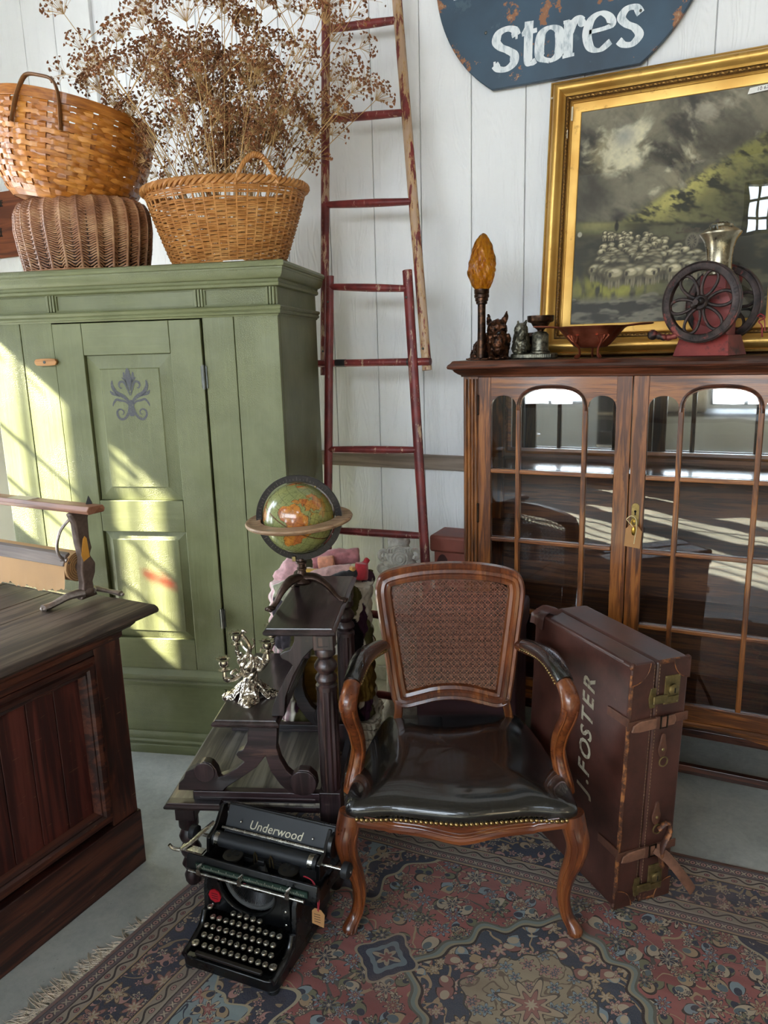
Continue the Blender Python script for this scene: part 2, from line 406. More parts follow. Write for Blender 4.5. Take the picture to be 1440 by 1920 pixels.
# furniture at the photographer's end of the room, met only in mirror and glass
DKF = plain('dark_shop_furniture', '#241c18', .5)
bk = thing('tall_bookcase', 'tall dark bookcase between the windows behind the photographer', 'bookcase', (-1.35, BY+.22, 0))
box('carcass', DKF, bk, -.30, .30, -.18, .16, 0, 1.75, .005)
for z in (.35, .75, 1.15, 1.5): box('shelf', plain('pale_shelf', '#8a7a66', .6), bk, -.30, .30, .16, .18, z, z+.03, .003)
dt = thing('display_table', 'long dark display table under the windows behind the photographer', 'table', (-.2, BY+.75, 0))
box('top', DKF, dt, -.9, .9, -.3, .3, .80, .84, .005)
for x in (-.8, .8):
    for y in (-.24, .24): box('leg', DKF, dt, x-.03, x+.03, y-.03, y+.03, 0, .80, .004)
box('back_board', plain('pale_back_board', '#a89c8a', .6), dt, -.75, -.2, .1, .14, .84, 1.20, .004)
RG = Mat('red_stained_glass'); RG.nt.nodes.remove(RG.b); _t = RG.n('ShaderNodeBsdfTransparent'); _t.inputs[0].default_value = (.92, .13, .08, 1); RG.nt.links.new(_t.outputs[0], RG.out.inputs[0]); RG = RG.m
sc_ = thing('sun_catcher', 'red stained glass bird hanging in the high window left of the wardrobe', 'ornament', (LX+.12, .76, 2.56))
MB().prism([((y-.76)*1.55, (z-2.56)*1.3) for y, z in ((.747, 2.678), (.741, 2.583), (.766, 2.537), (.780, 2.504), (.805, 2.451), (.808, 2.466), (.771, 2.555))], -.002, .002, 'x').obj('glass_bird', RG, sc_, smooth=0)
MB().tube([(0, -.01, .118), (0, -.01, .50)], .001, 4).obj('string', plain('cotton_string', '#d6c596', .8), sc_)

# the small high window that throws the sun patch: a post, thin bars, and unseen leaves added to fray the patch's upper edge
box('post', wframe_m, w1_, LX-.07, LX-.045, .735, .80, 2.272, 3.143, .003)
for y in (.885, .70, .645, 1.0): box('thin_bar', wframe_m, w1_, LX-.062, LX-.052, y-.006, y+.006, 2.272, 3.143, 0)
for z in (2.71, 2.50): box('thin_bar', wframe_m, w1_, LX-.062, LX-.052, .532, 1.21, z-.006, z+.006, 0)
tp_ = thing('added_window_leaves', 'unseen trailing leaves added along the high window to fray the sun patch edge', 'plant', (LX+.06, .9, 3.06))
LEAFM = plain('leaf_green', '#4c6236', .6)
for i in range(46):
    y = RNG.uniform(-.34, .30); z = RNG.uniform(-.17, .04)-.05*abs(sin(9*y)); a = RNG.uniform(-.5, .5)-pi/2; L_ = RNG.uniform(.03, .06); q = [(0, 0), (.3, .26), (.65, .22), (1, 0), (.65, -.22), (.3, -.26)]
    P = [(y+L_*(u_*cos(a)-v_*.7*sin(a)), z+L_*(u_*sin(a)+v_*.7*cos(a))) for u_, v_ in q]
    MB().prism(P, -.0006+i*.0004, .0006+i*.0004, 'x').obj('leaf', LEAFM, tp_, smooth=0)
for k in range(5): MB().tube(spline([(.008, -.33+k*.15, .06), (.008, -.31+k*.15, -.02), (.008, -.33+k*.15, -.12)], 5), .0018, 5).obj('vine', LEAFM, tp_)
# ================================================================== wardrobe
def green_paint(axis):
    key = ('green', axis)
    if key in _mc: return _mc[key]
    m = Mat('old_green_paint_'+axis); co = m.co()
    st = [70, 70, 70]; st['xyz'.index(axis)] = 4
    br = m.noise(m.map(co, tuple(st)), 1, 3, .6); crk = m.vor(m.map(co, (1, 1, .8)), 190, 'DISTANCE_TO_EDGE').ss(0, .12)
    big = m.noise(co, 5, 4, .6); al = m.noise(co, 3.2, 3, .5).ss(.42, .62)
    col = m.mix(big.ss(.3, .7), '#656946', '#747854'); col = m.mix(br.ss(.5, .8)*.35, col, '#848a60')
    wearn = m.noise(m.map(co, tuple(s*.9 for s in st)), 1.0, 6, .75)
    col = m.mix(wearn.ss(.72, .77)*.7, col, '#a98d5e')
    h = br*.7+crk*al*.55
    m.set(col, br*.2+.36, normal=m.bump(h, .75, .0016)); _mc[key] = m.m; return m.m
GV, GH = green_paint('z'), green_paint('x')
wd = thing('wardrobe', 'tall green painted wooden wardrobe with panelled door and stencilled motif', 'wardrobe', (-1.51, 2.286, 0), 16)
DW = .53; WL = -1.145
def board_run(name, x0, x1, z0, z1, y0=0.0, y1=.022, mat=GV, bev=.003, **k): return box(name, mat, wd, x0, x1, y0, y1, z0, z1, bev, **k)
# carcass
mb = MB(); mb.box(-.022, 0, .024, DW, .02, 1.9); mb.box(WL, WL+.022, .024, DW, .02, 1.9); mb.box(WL+.022, -.022, DW-.018, DW, .02, 1.9)
mb.box(WL+.022, -.022, .024, DW-.02, 1.85, 1.87); mb.box(WL+.022, -.022, .024, DW-.02, .06, .08)
mb.obj('carcass', GV, wd, bevel=.003)
for a, b in ((-.284, -.166), (-.164, 0.0), (WL, -1.009), (-1.007, -.877)): board_run('front_board', a, b, .372, 1.735)
board_run('front_board', -.877, -.284, 1.729, 1.762, .002); 
board_run('plinth_board', WL, 0, .08, .30, .004, .024, GH)
# door: stiles, rails, raised panels
door = thing('door', '', '', (0, 0, 0)); del door['label']; del door['category']; door.parent = wd; door.name = 'door'
bpy.data.objects.remove(door)
dl, dr = -.874, -.291
mb = MB(); mb.box(dl+.012, dr-.012, .016, .026, .38, 1.72); door = mb.obj('door', GV, wd)
def dp(n, x0, x1, z0, z1, y0=-.004, y1=.0155, m=GV, bev=.0025): return box(n, m, door, x0, x1, y0, y1, z0, z1, bev)
dp('stile', dl, -.757, .368, 1.724); dp('stile', -.412, dr, .368, 1.724)
dp('rail', -.756, -.413, 1.608, 1.724, m=GH); dp('rail', -.756, -.413, .935, 1.058, m=GH); dp('rail', -.756, -.413, .368, .495, m=GH)
def raised(x0, x1, z0, z1, fx):
    g = .002; mb = MB(); a = [(x0+g, .0155, z0+g), (x1-g, .0155, z0+g), (x1-g, .0155, z1-g), (x0+g, .0155, z1-g)]
    b = [(p[0], .010, p[2]) for p in a]
    xi0, xi1, zi0, zi1 = x0+fx, x1-fx, z0+fx, z1-fx
    c = [(xi0, .003, zi0), (xi1, .003, zi0), (xi1, .003, zi1), (xi0, .003, zi1)]; d = [(p[0]+s*.004, .0005, p[2]+t*.004) for p, s, t in zip(c, (1, -1, -1, 1), (1, 1, -1, -1))]
    vs = a+b+c+d; fs = [(i+4*k, (i+1) % 4+4*k, (i+1) % 4+4*k+4, i+4*k+4) for k in range(3) for i in range(4)]+[(12, 13, 14, 15)]
    return mb.add(vs, fs).obj('raised_panel', GV, door, smooth=0)
raised(-.755, -.414, 1.058, 1.608, .05); raised(-.755, -.414, .495, .935, .03)
# moulded bands: cornice, belt, waist, base run round front and right side
def band(name, prof, z, lab=None):
    mb = MB(); path = [(WL, DW, z), (WL, 0, z), (0, 0, z), (0, DW, z)]
    return mb.sweep(prof, path, (0, 0, 1), closed=False).obj(name, GH, wd, bevel=0, smooth=35)
def cyma(w0, w1, h, n=6): return [(w0+(w1-w0)*(.5-.5*cos(pi*t/n)), h*t/n) for t in range(n+1)]
cor = [(-.02, 0), (.004, 0), (.012, .004), (.014, .012), (.010, .018), (.012, .026)]+[(.012+.022*sin(pi/2*t/6), .026+.030*(1-cos(pi/2*t/6))) for t in range(1, 7)]+[(.036, .058), (.036, .064), (.041, .066), (.044, .074), (.041, .082), (.034, .086), (-.02, .086)]
band('cornice', cor, 1.826)
MB().box(WL-.025, .025, -.025, DW, 1.895, 1.912).obj('top_board', GH, wd, bevel=.003)
belt = [(-.01, 0), (.003, 0), (.006, .006), (.012, .008), (.014, .014), (.011, .020), (.016, .024), (.018, .030), (.014, .035), (.004, .037), (-.01, .037)]
band('belt_moulding', belt, 1.728)
waist = [(-.012, 0), (.003, 0), (.006, .008), (.014, .012), (.017, .020), (.014, .028), (.010, .032), (.022, .036), (.026, .046), (.024, .056), (.014, .064), (.008, .074), (.002, .078), (-.012, .078)]
band('waist_moulding', waist, .292)
base = [(-.012, 0), (.022, 0), (.024, .03), (.022, .036), (.016, .040), (.020, .046), (.020, .052), (.012, .058), (.014, .070), (.010, .080), (.003, .088), (-.012, .088)]
band('base_moulding', base, 0)
# frieze: recessed panels between fluted blocks
board_run('frieze_board', WL, 0, 1.762, 1.835, .008, .024, GH)
box('frieze_board', GV, wd, -.02, -.001, .02, DW, 1.762, 1.835)
for xx in (-.886, -.306, -.040):
    mb = MB()
    for j in range(3): mb.box(xx-.0+.0115*j, xx+.009+.0115*j, -.003, .009, 1.765, 1.828)
    mb.obj('frieze_block', GV, wd, bevel=.0025)
for a, b in ((WL+.01, -.889), (-.850, -.309), (-.270, -.043)):
    MB().sweep([(-.004, 0), (.004, 0), (.004, .004), (-.004, .006)], [(a, .008, 1.768), (b, .008, 1.768), (b, .008, 1.826), (a, .008, 1.826)], (0, -1, 0)).obj('frieze_bead', GH, wd)
for xx in (-.308, -.294, -.280, WL+.04):
    mb = MB().box(xx, xx+.010, -.006, .005, .088, .292).obj('plinth_flute', GV, wd, bevel=.003)
STEEL = plain('old_steel', '#5a5c58', .42, .85, .25, 60)
for z0, z1 in ((1.475, 1.563), (.552, .632)):
    mb = MB(); mb.tube([(-.2885, -.007, z0), (-.2885, -.007, z1)], .0065, 10); mb.box(-.300, -.277, -.0055, -.002, z0+.004, z1-.004)
    for t in (.33, .66): mb.tube([(-.2885, -.007, z0+(z1-z0)*t-.001), (-.2885, -.007, z0+(z1-z0)*t+.001)], .0072, 10)
    mb.obj('hinge', STEEL, wd)
lt = MB().prism([(x*.046-.905, z*.0135+1.587) for x, z in [(-1, -.4), (-.85, -.9), (-.3, -1), (.3, -1), (.85, -.8), (1, 0), (.85, .8), (.3, 1), (-.3, 1), (-.85, .9), (-1, .4)]], -.022, -.006).obj('latch', wood('pale_pine', ['#8a5a30', '#b8824c', '#cf9e66'], 'x', 1.2, .5), wd, bevel=.003)
MB().lathe([(.0055, -.0245), (.0055, -.0235)], 10, (-.908, 0, 1.587), 'y').obj('screw', STEEL, lt)
# stencilled flower: thin strokes of dark paint
INK = Mat('stencil_paint'); _n = INK.noise(INK.co(), 160, 4, .7)
INK.set(INK.mix(_n.ss(.5, .72)*.6, '#4a4a50', '#75805f'), .6); INK = INK.m
def ribbon(mb, pts, ws, y):
    P = [np.array(p, float) for p in pts]; n = len(P); L = []; R = []
    for i in range(n):
        t = P[min(i+1, n-1)]-P[max(i-1, 0)]; t /= (np.linalg.norm(t)+1e-9); q = np.array([-t[1], t[0]]); w_ = ws(i/(n-1)) if callable(ws) else ws
        L.append(P[i]+q*w_/2); R.append(P[i]-q*w_/2)
    vs = [(p[0], y, p[1]) for p in L+R]; return mb.add(vs, [(i, i+1, n+i+1, n+i) for i in range(n-1)])
mb = MB(); cx, cz, sc = -.588, 1.462, .0000875*10
def stp(pts): return [(cx+(p[0]-660)*.0000875*2.45, cz-(p[1]-860)*.0000875*2.45) for p in pts]
for side in (1, -1):
    mir = lambda pts: [(660+(p[0]-660)*side, p[1]) for p in pts]
    yy = 0.0-.0004
    ribbon(mb, spline(stp(mir([(690, 1000), (690, 1080), (720, 1180), (790, 1270), (870, 1290), (930, 1230), (930, 1150), (870, 1115), (815, 1150), (820, 1200), (855, 1205)])), 6), lambda t: .0105*(1-t)**.8+.002, yy)
    ribbon(mb, spline(stp(mir([(685, 1060), (720, 960), (800, 890), (900, 840), (960, 770), (985, 690), (975, 620)])), 6), lambda t: .004+.0105*sin(pi*min(1, t*1.02))**.7, yy)
    ribbon(mb, spline(stp(mir([(850, 900), (930, 860), (1000, 835), (1030, 790)])), 6), lambda t: .001+.011*sin(pi*t), yy)
    ribbon(mb, spline(stp(mir([(700, 1050), (760, 985), (850, 965), (930, 950), (985, 1010), (1005, 1065)])), 6), lambda t: .0015+.0075*sin(pi*t)**.8, yy)
    ribbon(mb, spline(stp(mir([(668, 880), (700, 780), (730, 700), (770, 645), (830, 650), (855, 700), (830, 750), (800, 745)])), 6), lambda t: .0035+.005*sin(pi*t), yy)
    ribbon(mb, spline(stp(mir([(668, 760), (700, 650), (735, 560), (745, 480)])), 6), lambda t: .002+.010*sin(pi*t*.93), yy)
    ribbon(mb, spline(stp(mir([(680, 720), (720, 630), (790, 570)])), 6), lambda t: .001+.007*sin(pi*t*.95), yy)
ribbon(mb, spline(stp([(660, 800), (655, 650), (650, 500), (645, 410)]), 8), lambda t: .001+.020*sin(pi*min(1, t*.98))**.8, -.0007)
ribbon(mb, spline(stp([(660, 1240), (660, 1120), (660, 1000), (660, 960)]), 6), lambda t: .004+.018*sin(pi*(.25+.6*t)), -.0007)
mb.obj('stencil_motif', INK, door, smooth=0, label='dark stencilled flower motif')
# ================================================================== shop counter (local X runs towards the wall, Y away from the aisle)
DK = ['#130908', '#2b1310', '#4a241a', '#6a3a28']
CW = lambda a: wood('dark_red_brown_wood', ['#170a09', '#31150f', '#4d251a', '#6b3b28'], a, .9, .5, .12, .25, 1, '#7d5236', .25)
CP = lambda a: wood('red_stained_plank', ['#1e0b0a', '#3a1511', '#54231b', '#65302a'], a, .8, .52, .05, .2, .8, None, .15)
CT = lambda a: wood('worn_brown_top', ['#241813', '#41332a', '#5c4a3d', '#77665a'], a, .8, .50, 0, .3, 1, '#8a7a6c', .25)
ct = thing('shop_counter', 'dark reddish wooden shop counter with plank-filled front panel, at left', 'counter', (-1.659, 1.557, 0), 88)
CL = -1.5
mb = MB(); mb.box(CL, -.001, .03, .72, .02, .80)
mb.obj('carcass', CW('x'), ct, bevel=.003)
box('plinth', CW('x'), ct, CL, .008, -.006, .032, 0, .190, .004)
box('stile', CW('z'), ct, -.098, 0, 0, .03, .190, .80, .003)
box('rail', CW('x'), ct, CL, -.099, 0.0, .03, .752, .80, .003)
box('end_board', CW('z'), ct, 0, .010, .04, .72, .02, .80, .003)
prof = [(0, 0), (0, .004), (.006, .010), (.014, .008), (.018, .016), (.030, .014), (.036, .006), (.042, .008), (.052, -.010), (.052, -.02), (0, -.02)]
mb = MB(); mb.sweep([(-p[0], p[1]) for p in prof], [(CL, 0, .216), (-.100, 0, .216), (-.100, 0, .752), (CL, 0, .752)], (0, -1, 0), closed=True).obj('panel_moulding', CW('x'), ct, smooth=30)
x = -.150
while x > CL:
    x0 = max(x-.0875, CL)
    box('plank', CP('z'), ct, x0+.0008, x-.0008, .0145, .029, .22, .75, .0022); x -= .0875
cornice = [(-.02, 0), (.002, 0), (.006, .006), (.006, .020), (.012, .026), (.024, .030), (.034, .040), (.040, .052), (.052, .054), (.054, .060), (-.02, .060)]
MB().sweep(cornice, [(CL, 0, .772), (0, 0, .772), (0, .72, .772)], (0, 0, 1), closed=False).obj('top_moulding', CW('x'), ct, smooth=30)
edge = [(-.10, 0), (.070, 0), (.082, .006), (.086, .013), (.082, .021), (.070, .027), (-.10, .027)]
mb = MB(); y = .02
bs = [(-.085, .022)]
MB().add(*(lambda P: (P, [tuple(range(len(edge)))[::-1], tuple(range(len(edge), 2*len(edge)))]+[(i, (i+1) % len(edge), len(edge)+(i+1) % len(edge), len(edge)+i) for i in range(len(edge))]))([(CL, -e[0], .832+e[1]) for e in edge]+[(.085, -e[0], .832+e[1]) for e in edge])).obj('top_board', CT('x'), ct, smooth=40)
y = .102
for wdt in (.115, .12, .105, .125, .11, .10):
    box('top_board', CT('x'), ct, CL, .085, y, y+wdt-.0012, .834, .8585+random.uniform(-.0006, .0006), .0025); y += wdt
# ---- paper cutter on the counter: local X along the roll (towards the photographer's left = +X)
IRON = plain('brown_cast_iron', '#6b5a52', .5, .55, .3, 45, .4)
IRONL = plain('worn_iron', '#9a8d86', .4, .8, .3, 60, .3)
pc = thing('paper_cutter', 'cast iron paper roll cutter with wooden top bar standing on counter', 'paper cutter', (-1.815, 1.592, .8590), 177)
OAKB = wood('worn_orange_pine', ['#5d3826', '#8b5a40', '#a8745a'], 'x', .8, .5, .1, .2, 1, '#c09a7c', .3)
# post: flat tapered casting with waist
pp = [(-.030, .285), (.030, .285), (.022, .26), (.020, .20), (.024, .165), (.016, .145), (.030, .115), (.026, .085), (.016, .060), (.018, .035), (.028, .010), (-.026, .010), (-.018, .035), (-.014, .06), (-.016, .10), (-.010, .14), (-.016, .19), (-.018, .25)]
def cast(name, pts, th, parent, m=IRON, y0=0, axis='y'):
    return MB().prism(pts, y0-th/2, y0+th/2, axis).obj(name, m, parent, bevel=th*.28, bseg=2)
cast('post', [(p[0]*1.25, p[1]) for p in pp], .028, pc, axis='x')
for pts, rad in (([(-.0, -.01, .030), (.02, -.05, .026), (.035, -.095, .012), (.042, -.125, .008)], [.026, .020, .016, .020]), ([(-.0, .01, .030), (.005, .035, .028), (-.03, .06, .016), (-.065, .075, .008)], [.024, .017, .012, .016])):
    mb = MB(); q = spline(pts, 5); R = np.interp(np.linspace(0, 1, len(q)), np.linspace(0, 1, len(rad)), rad)
    mb.tube(q, [r for r in R], 10, flat=(1.0, .55)); e = q[-1]
    for t in (-1, 0, 1): mb.sphere((e[0]+t*.007, e[1]-.004*(1-abs(t)), .006), (.0055, .007, .0055), 8, 6)
    mb.obj('foot', IRONL, pc)
MB().sphere((0, 0, .030), (.022, .024, .016), 14, 8).obj('hub', IRON, pc)
pr = [(-.028, 0), (.028, 0), (.034, .010), (.028, .022), (-.024, .024), (-.034, .012)]
bar = MB().prism([(p[0], p[1]+.285) for p in pr], -.085, .60, 'x').obj('top_bar', OAKB, pc, bevel=.003)
MB().box(.20, .30, -.022, .022, .3075, .3092).obj('metal_plate', plain('grey_plate', '#9c968e', .45, .6), bar, label='small grey metal plate let into the bar')
MB().lathe([(.012, .306), (.012, .310), (.009, .316), (.001, .332)], 4, (-.035, .018, 0)).obj('finial', plain('black_iron', '#1c1a19', .5, .5), pc)
sp = spline([(.012, -.012, .268), (.03, -.04, .235), (.042, -.052, .19), (.042, -.050, .155), (.03, -.035, .130), (.022, -.030, .125)], 6)
MB().tube(sp, .0062, 8, flat=(1.5, .75)).obj('spring_arm', IRONL, pc)
PAPER = plain('brown_kraft_paper', '#c49a6c', .75, 0, .06, 6, .08)
mb = MB(); n = 22; pr = []
for i in range(121):
    a = i/20*2*pi; pr.append((.012+.034*i/120, a))
mb.tube([(.022, 0, .108), (.60, 0, .108)], .047, 28).obj('paper_roll', PAPER, pc)
mb = MB()
for rr_ in (.016, .024, .031, .038, .0445): mb.tube([(.021, rr_*cos(t), .108+rr_*sin(t)) for t in np.linspace(0, 2*pi, 25)[:-1]], .0016, 4, closed=True)
mb.obj('roll_layers', plain('paper_edge', '#8c6844', .8), pc)
MB().tube([(-.005, 0, .108), (.03, 0, .108)], .013, 12).obj('spindle', IRON, pc)
# the loose sheet that hangs down with a torn edge
def sheet(u, v):
    x = .03+.57*u; tear = .004*sin(u*37)+.003*sin(u*91+1)+.002*sin(u*173)
    L = (.075+tear-(.02*max(0, .12-u)/.12))*v
    return (x, -.0475-.006*v*v, .108-L)
MB().grid(sheet, 120, 8).obj('torn_sheet', PAPER, pc, smooth=180)
BL = wood('grey_blade_wood', ['#4f4039', '#74645b', '#8f7f74'], 'x', 1, .5, 0, .2)
MB().prism([(-.052, .120), (-.046, .118), (-.020, .150), (-.022, .158), (-.036, .152)], .03, .60, 'x').obj('cutting_bar', BL, pc, bevel=.002)
MB().tube([(.024, -.035, .135), (.045, -.04, .138)], .008, 8).obj('bar_lug', IRONL, pc)
mb = MB().prism([(-.016, .152), (-.004, .20), (.003, .208), (.010, .20), (.014, .14), (-.010, .13)], -.0165, -.0155, 'x')
mb.obj('price_tag', plain('manila_tag', '#d99a3e', .7, 0, .05), pc, label='yellow-orange paper price tag hanging behind the post')
for o_ in pc.children_recursive:
    if o_.type == 'MESH': o_.data.transform(Matrix.Diagonal((1, -1, 1, 1))); o_.data.flip_normals()
# brass yardstick let into the worktop, small clip at its far end
tag(MB().box(-.24, .24, -.0045, .0045, 0, .0022).obj('measuring_strip', plain('pale_brass', '#cfc3ab', .35, .7, .1, 40)), 'narrow pale metal measuring strip lying on the counter behind the cutter post', 'ruler')
o = bpy.data.objects['measuring_strip']; o.location = (-2.08, 1.617, .8592); o.rotation_euler = (0, 0, radians(-3))
mb = MB()
for i in range(36): mb.box(-.236+i*.0132, -.2352+i*.0132, -.0042, .0005 if i % 2 else .003, .0022, .0024)
mb.obj('scale_mark', plain('ink_black', '#2a2622', .6), o, smooth=0)
ck = thing('iron_clip', 'small dark iron clip lying on the counter at the left edge', 'clip', (-2.285, 1.652, .860), 10)
mb = MB(); mb.tube(spline([(-.03, 0, .006), (-.01, .004, .012), (.01, 0, .010), (.03, -.002, .006)], 5), [.005]*16, 8, flat=(1.6, .8)); mb.obj('body', plain('black_iron', '#1c1a19', .5, .5), ck)
MB().tube([(.02+.009*cos(t), .009*sin(t), .007) for t in np.linspace(0, 2*pi, 15)[:-1]], .003, 6, closed=True).obj('ring', IRONL, ck)
# ================================================================== oak china cabinet
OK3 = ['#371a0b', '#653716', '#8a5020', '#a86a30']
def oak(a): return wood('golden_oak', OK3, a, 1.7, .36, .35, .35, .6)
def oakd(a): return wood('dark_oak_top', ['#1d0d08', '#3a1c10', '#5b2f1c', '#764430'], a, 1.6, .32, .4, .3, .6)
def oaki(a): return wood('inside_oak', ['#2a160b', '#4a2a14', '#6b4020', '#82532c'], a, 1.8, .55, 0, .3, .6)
cb = thing('china_cabinet', 'glazed two-door oak china cabinet with arched panes and mirror back', 'cabinet', (0, 2.67, 0))
X0, X1, XC, CD = -.961, .257, -.352, .36
# posts with reeding, back, bottom, shelves
for s, xa, xb in ((-1, X0, -.903), (1, .199, X1)):
    mb = MB().box(xa, xb, .006, .05, .27, 1.495); mb.obj('corner_post', oak('z'), cb, bevel=.002)
    mb = MB()
    for j in range(4):
        xx = xa+.009+j*(.0405/3); mb.tube([(xx, .005, .29), (xx, .005, 1.485)], .0062, 10)
    mb.obj('reeding', oak('z'), cb)
    box('back_post', oak('z'), cb, xa, xb, CD-.04, CD, .27, 1.495)
    # side: glazed with two bars
    sx_ = xa+.004 if s < 0 else xb-.016
    mb = MB()
    for z0, z1 in ((.27, .33), (1.42, 1.495), (.598, .614), (.874, .890), (1.137, 1.153)): mb.box(sx_, sx_+.012, .05, CD-.04, z0, z1)
    mb.obj('side_frame', oak('y'), cb, bevel=.002)
    MB().box(sx_+.004, sx_+.007, .05, CD-.04, .33, 1.42).obj('side_pane', glass_m, cb, smooth=0)
z = .27
for z0, z1 in ((.27, .60), (.60, .875), (.875, 1.14), (1.14, 1.495)):
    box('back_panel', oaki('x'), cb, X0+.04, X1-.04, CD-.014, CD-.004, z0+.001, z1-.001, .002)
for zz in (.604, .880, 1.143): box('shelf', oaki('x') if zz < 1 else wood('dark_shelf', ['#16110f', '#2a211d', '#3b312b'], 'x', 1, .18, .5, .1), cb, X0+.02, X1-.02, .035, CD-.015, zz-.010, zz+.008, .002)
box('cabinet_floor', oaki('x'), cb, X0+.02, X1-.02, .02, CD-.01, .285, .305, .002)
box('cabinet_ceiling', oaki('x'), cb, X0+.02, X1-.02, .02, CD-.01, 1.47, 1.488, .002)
MIR = Mat('old_mirror'); MIR.set('#dfe4e6', .03, 1.0); MIR = MIR.m
for a, b in ((X0+.09, X1-.09),):
    mb = MB().sweep([(0, 0), (0, .014), (.012, .016), (.024, .006), (.024, 0)], [(a, CD-.014, 1.19), (b, CD-.014, 1.19), (b, CD-.014, 1.455), (a, CD-.014, 1.455)], (0, -1, 0)).obj('mirror_frame', oak('x'), cb, smooth=30)
    MB().box(a, b, CD-.019, CD-.015, 1.19, 1.455).obj('mirror', MIR, cb, smooth=0)
# doors
def arch_pts(x0, x1, zs, zt, n=14, flat=1.0):
    """arched top between x0 and x1 from the springing zs to the crown zt (rounded corners)"""
    c, h = (x0+x1)/2, (x1-x0)/2; p = 2.0*flat
    out = []
    for i in range(n+1):
        a = pi-pi*i/n; cx_, sz_ = cos(a), sin(a)
        out.append((c+h*math.copysign(abs(cx_)**(2/p), cx_), zs+(zt-zs)*abs(sz_)**(2/p)))
    return out
def make_door(x0, x1, g0, g1, m, hinge_left):
    """x0..x1 outer, g0..g1 glazed opening, m = centres of the two upright bars"""
    d = MB()
    d.box(x0, g0, 0, .024, .272, 1.492); o = d.obj('door', oak('z'), cb, bevel=.0025)
    box('stile', oak('z'), o, g1, x1, 0, .024, .272, 1.492, .0025)
    box('bottom_rail', oak('x'), o, g0, g1, 0, .024, .272, .334, .0025)
    # head with the three arches cut out, built as strips between the arch and the top edge
    hw = .009
    arches = [(g0, m[0]-hw, 1.385, 1.425), (m[0]+hw, m[1]-hw, 1.385, 1.448), (m[1]+hw, g1, 1.385, 1.425)]
    mb = MB()
    for i, (a, b, zs, zt) in enumerate(arches):
        P = arch_pts(a, b, zs, zt, 16, 1.35 if i == 1 else 1.05); k = len(P)
        for yy0, yy1 in ((.001, .023),):
            vs = [(p[0], yy0, p[1]) for p in P]+[(p[0], yy0, 1.491) for p in P]+[(p[0], yy1, p[1]) for p in P]+[(p[0], yy1, 1.491) for p in P]
            fs = []
            for j in range(k-1): fs += [(j, j+1, k+j+1, k+j), (2*k+j, 3*k+j, 3*k+j+1, 2*k+j+1), (j, 2*k+j, 2*k+j+1, j+1), (k+j, k+j+1, 3*k+j+1, 3*k+j)]
            mb.add(vs, fs)
    for xm in m: mb.box(xm-hw, xm+hw, .001, .023, 1.385, 1.491)
    mb.obj('arched_head', oak('x'), o, smooth=30)
    bd = MB(); P = [(p[0], -.002, p[1]) for p in arch_pts(m[0]-.001, m[1]+.001, 1.372, 1.457, 20, 1.35)]
    bd.tube(P, .0085, 8, flat=(1, .7)); bd.obj('arch_bead', oakd('x'), o)
    for xm in m: box('upright_bar', oak('z'), o, xm-hw, xm+hw, -.004, .020, .334, 1.386, .004)
    for zr in (.606, .882, 1.145):
        box('cross_bar', oak('x'), o, g0, g1, -.003, .018, zr-.008, zr+.008, .004)
    zs = [.334, .606, .882, 1.145, 1.45]; xs = [g0, m[0], m[1], g1]
    for i in range(3):
        for j in range(4):
            MB().box(xs[i], xs[i+1], .010, .013, zs[j], zs[j+1]).obj('pane', glass_m, o, smooth=0)
    hx = x0 if hinge_left else x1
    for zz in (1.36, .95):
        mb = MB(); mb.tube([(hx, -.003, zz), (hx, -.003, zz+.06)], .004, 8); mb.sphere((hx, -.003, zz+.063), .005, 8, 6); mb.sphere((hx, -.003, zz-.003), .005, 8, 6)
        mb.obj('hinge', plain('dark_bronze', '#2c211a', .45, .8), o)
    return o
make_door(-.901, -.3535, -.852, -.405, (-.748, -.509), True)
dr_ = make_door(-.3505, .197, -.299, .148, (-.195, .044), False)
BRASS = plain('aged_brass', '#8f7a4c', .4, .9, .25, 60, .2)
esc = MB().prism([(-.326+.013*cos(t), 1.012+(.03 if sin(t) > 0 else -.03)+.013*sin(t)) for t in np.linspace(0, 2*pi, 24)[:-1]], -.0035, 0, 'y').obj('escutcheon', BRASS, dr_, bevel=.001)
mb = MB(); mb.lathe([(.0042, -.0040), (.0042, -.0036)], 12, (-.326, 0, 1.026), 'y'); mb.box(-.328, -.324, -.0040, -.0036, 1.012, 1.026); mb.obj('keyhole', plain('black_void', '#050505', .9), dr_)
key = MB(); key.tube([(-.326, -.004, .995), (-.326, -.022, .995)], .004, 8); key.tube([(-.326+.009*cos(t), -.024, .990+.012*sin(t)) for t in np.linspace(0, 2*pi, 17)[:-1]], .0025, 6, closed=True)
key.sphere((-.326, -.028, .962), (.0075, .006, .017), 10, 8); key.obj('key', plain('bright_brass', '#c7a24a', .3, 1), dr_)
tg = MB().prism([(-.356, .905), (-.303, .899), (-.298, .960), (-.312, .980), (-.338, .984), (-.352, .968)], -.026, -.0245, 'y').obj('price_tag', plain('kraft_tag', '#a97b4c', .75, 0, .08, 12), dr_, label='brown paper price tag tied to the key')
MB().tube(spline([(-.326, -.030, .975), (-.345, -.030, .995), (-.350, -.028, 1.003), (-.335, -.029, 1.015), (-.320, -.030, 1.005), (-.316, -.030, .975), (-.320, -.029, .94), (-.323, -.027, .915)], 5), .0016, 5).obj('string', plain('cotton_string', '#d6c596', .8), dr_)
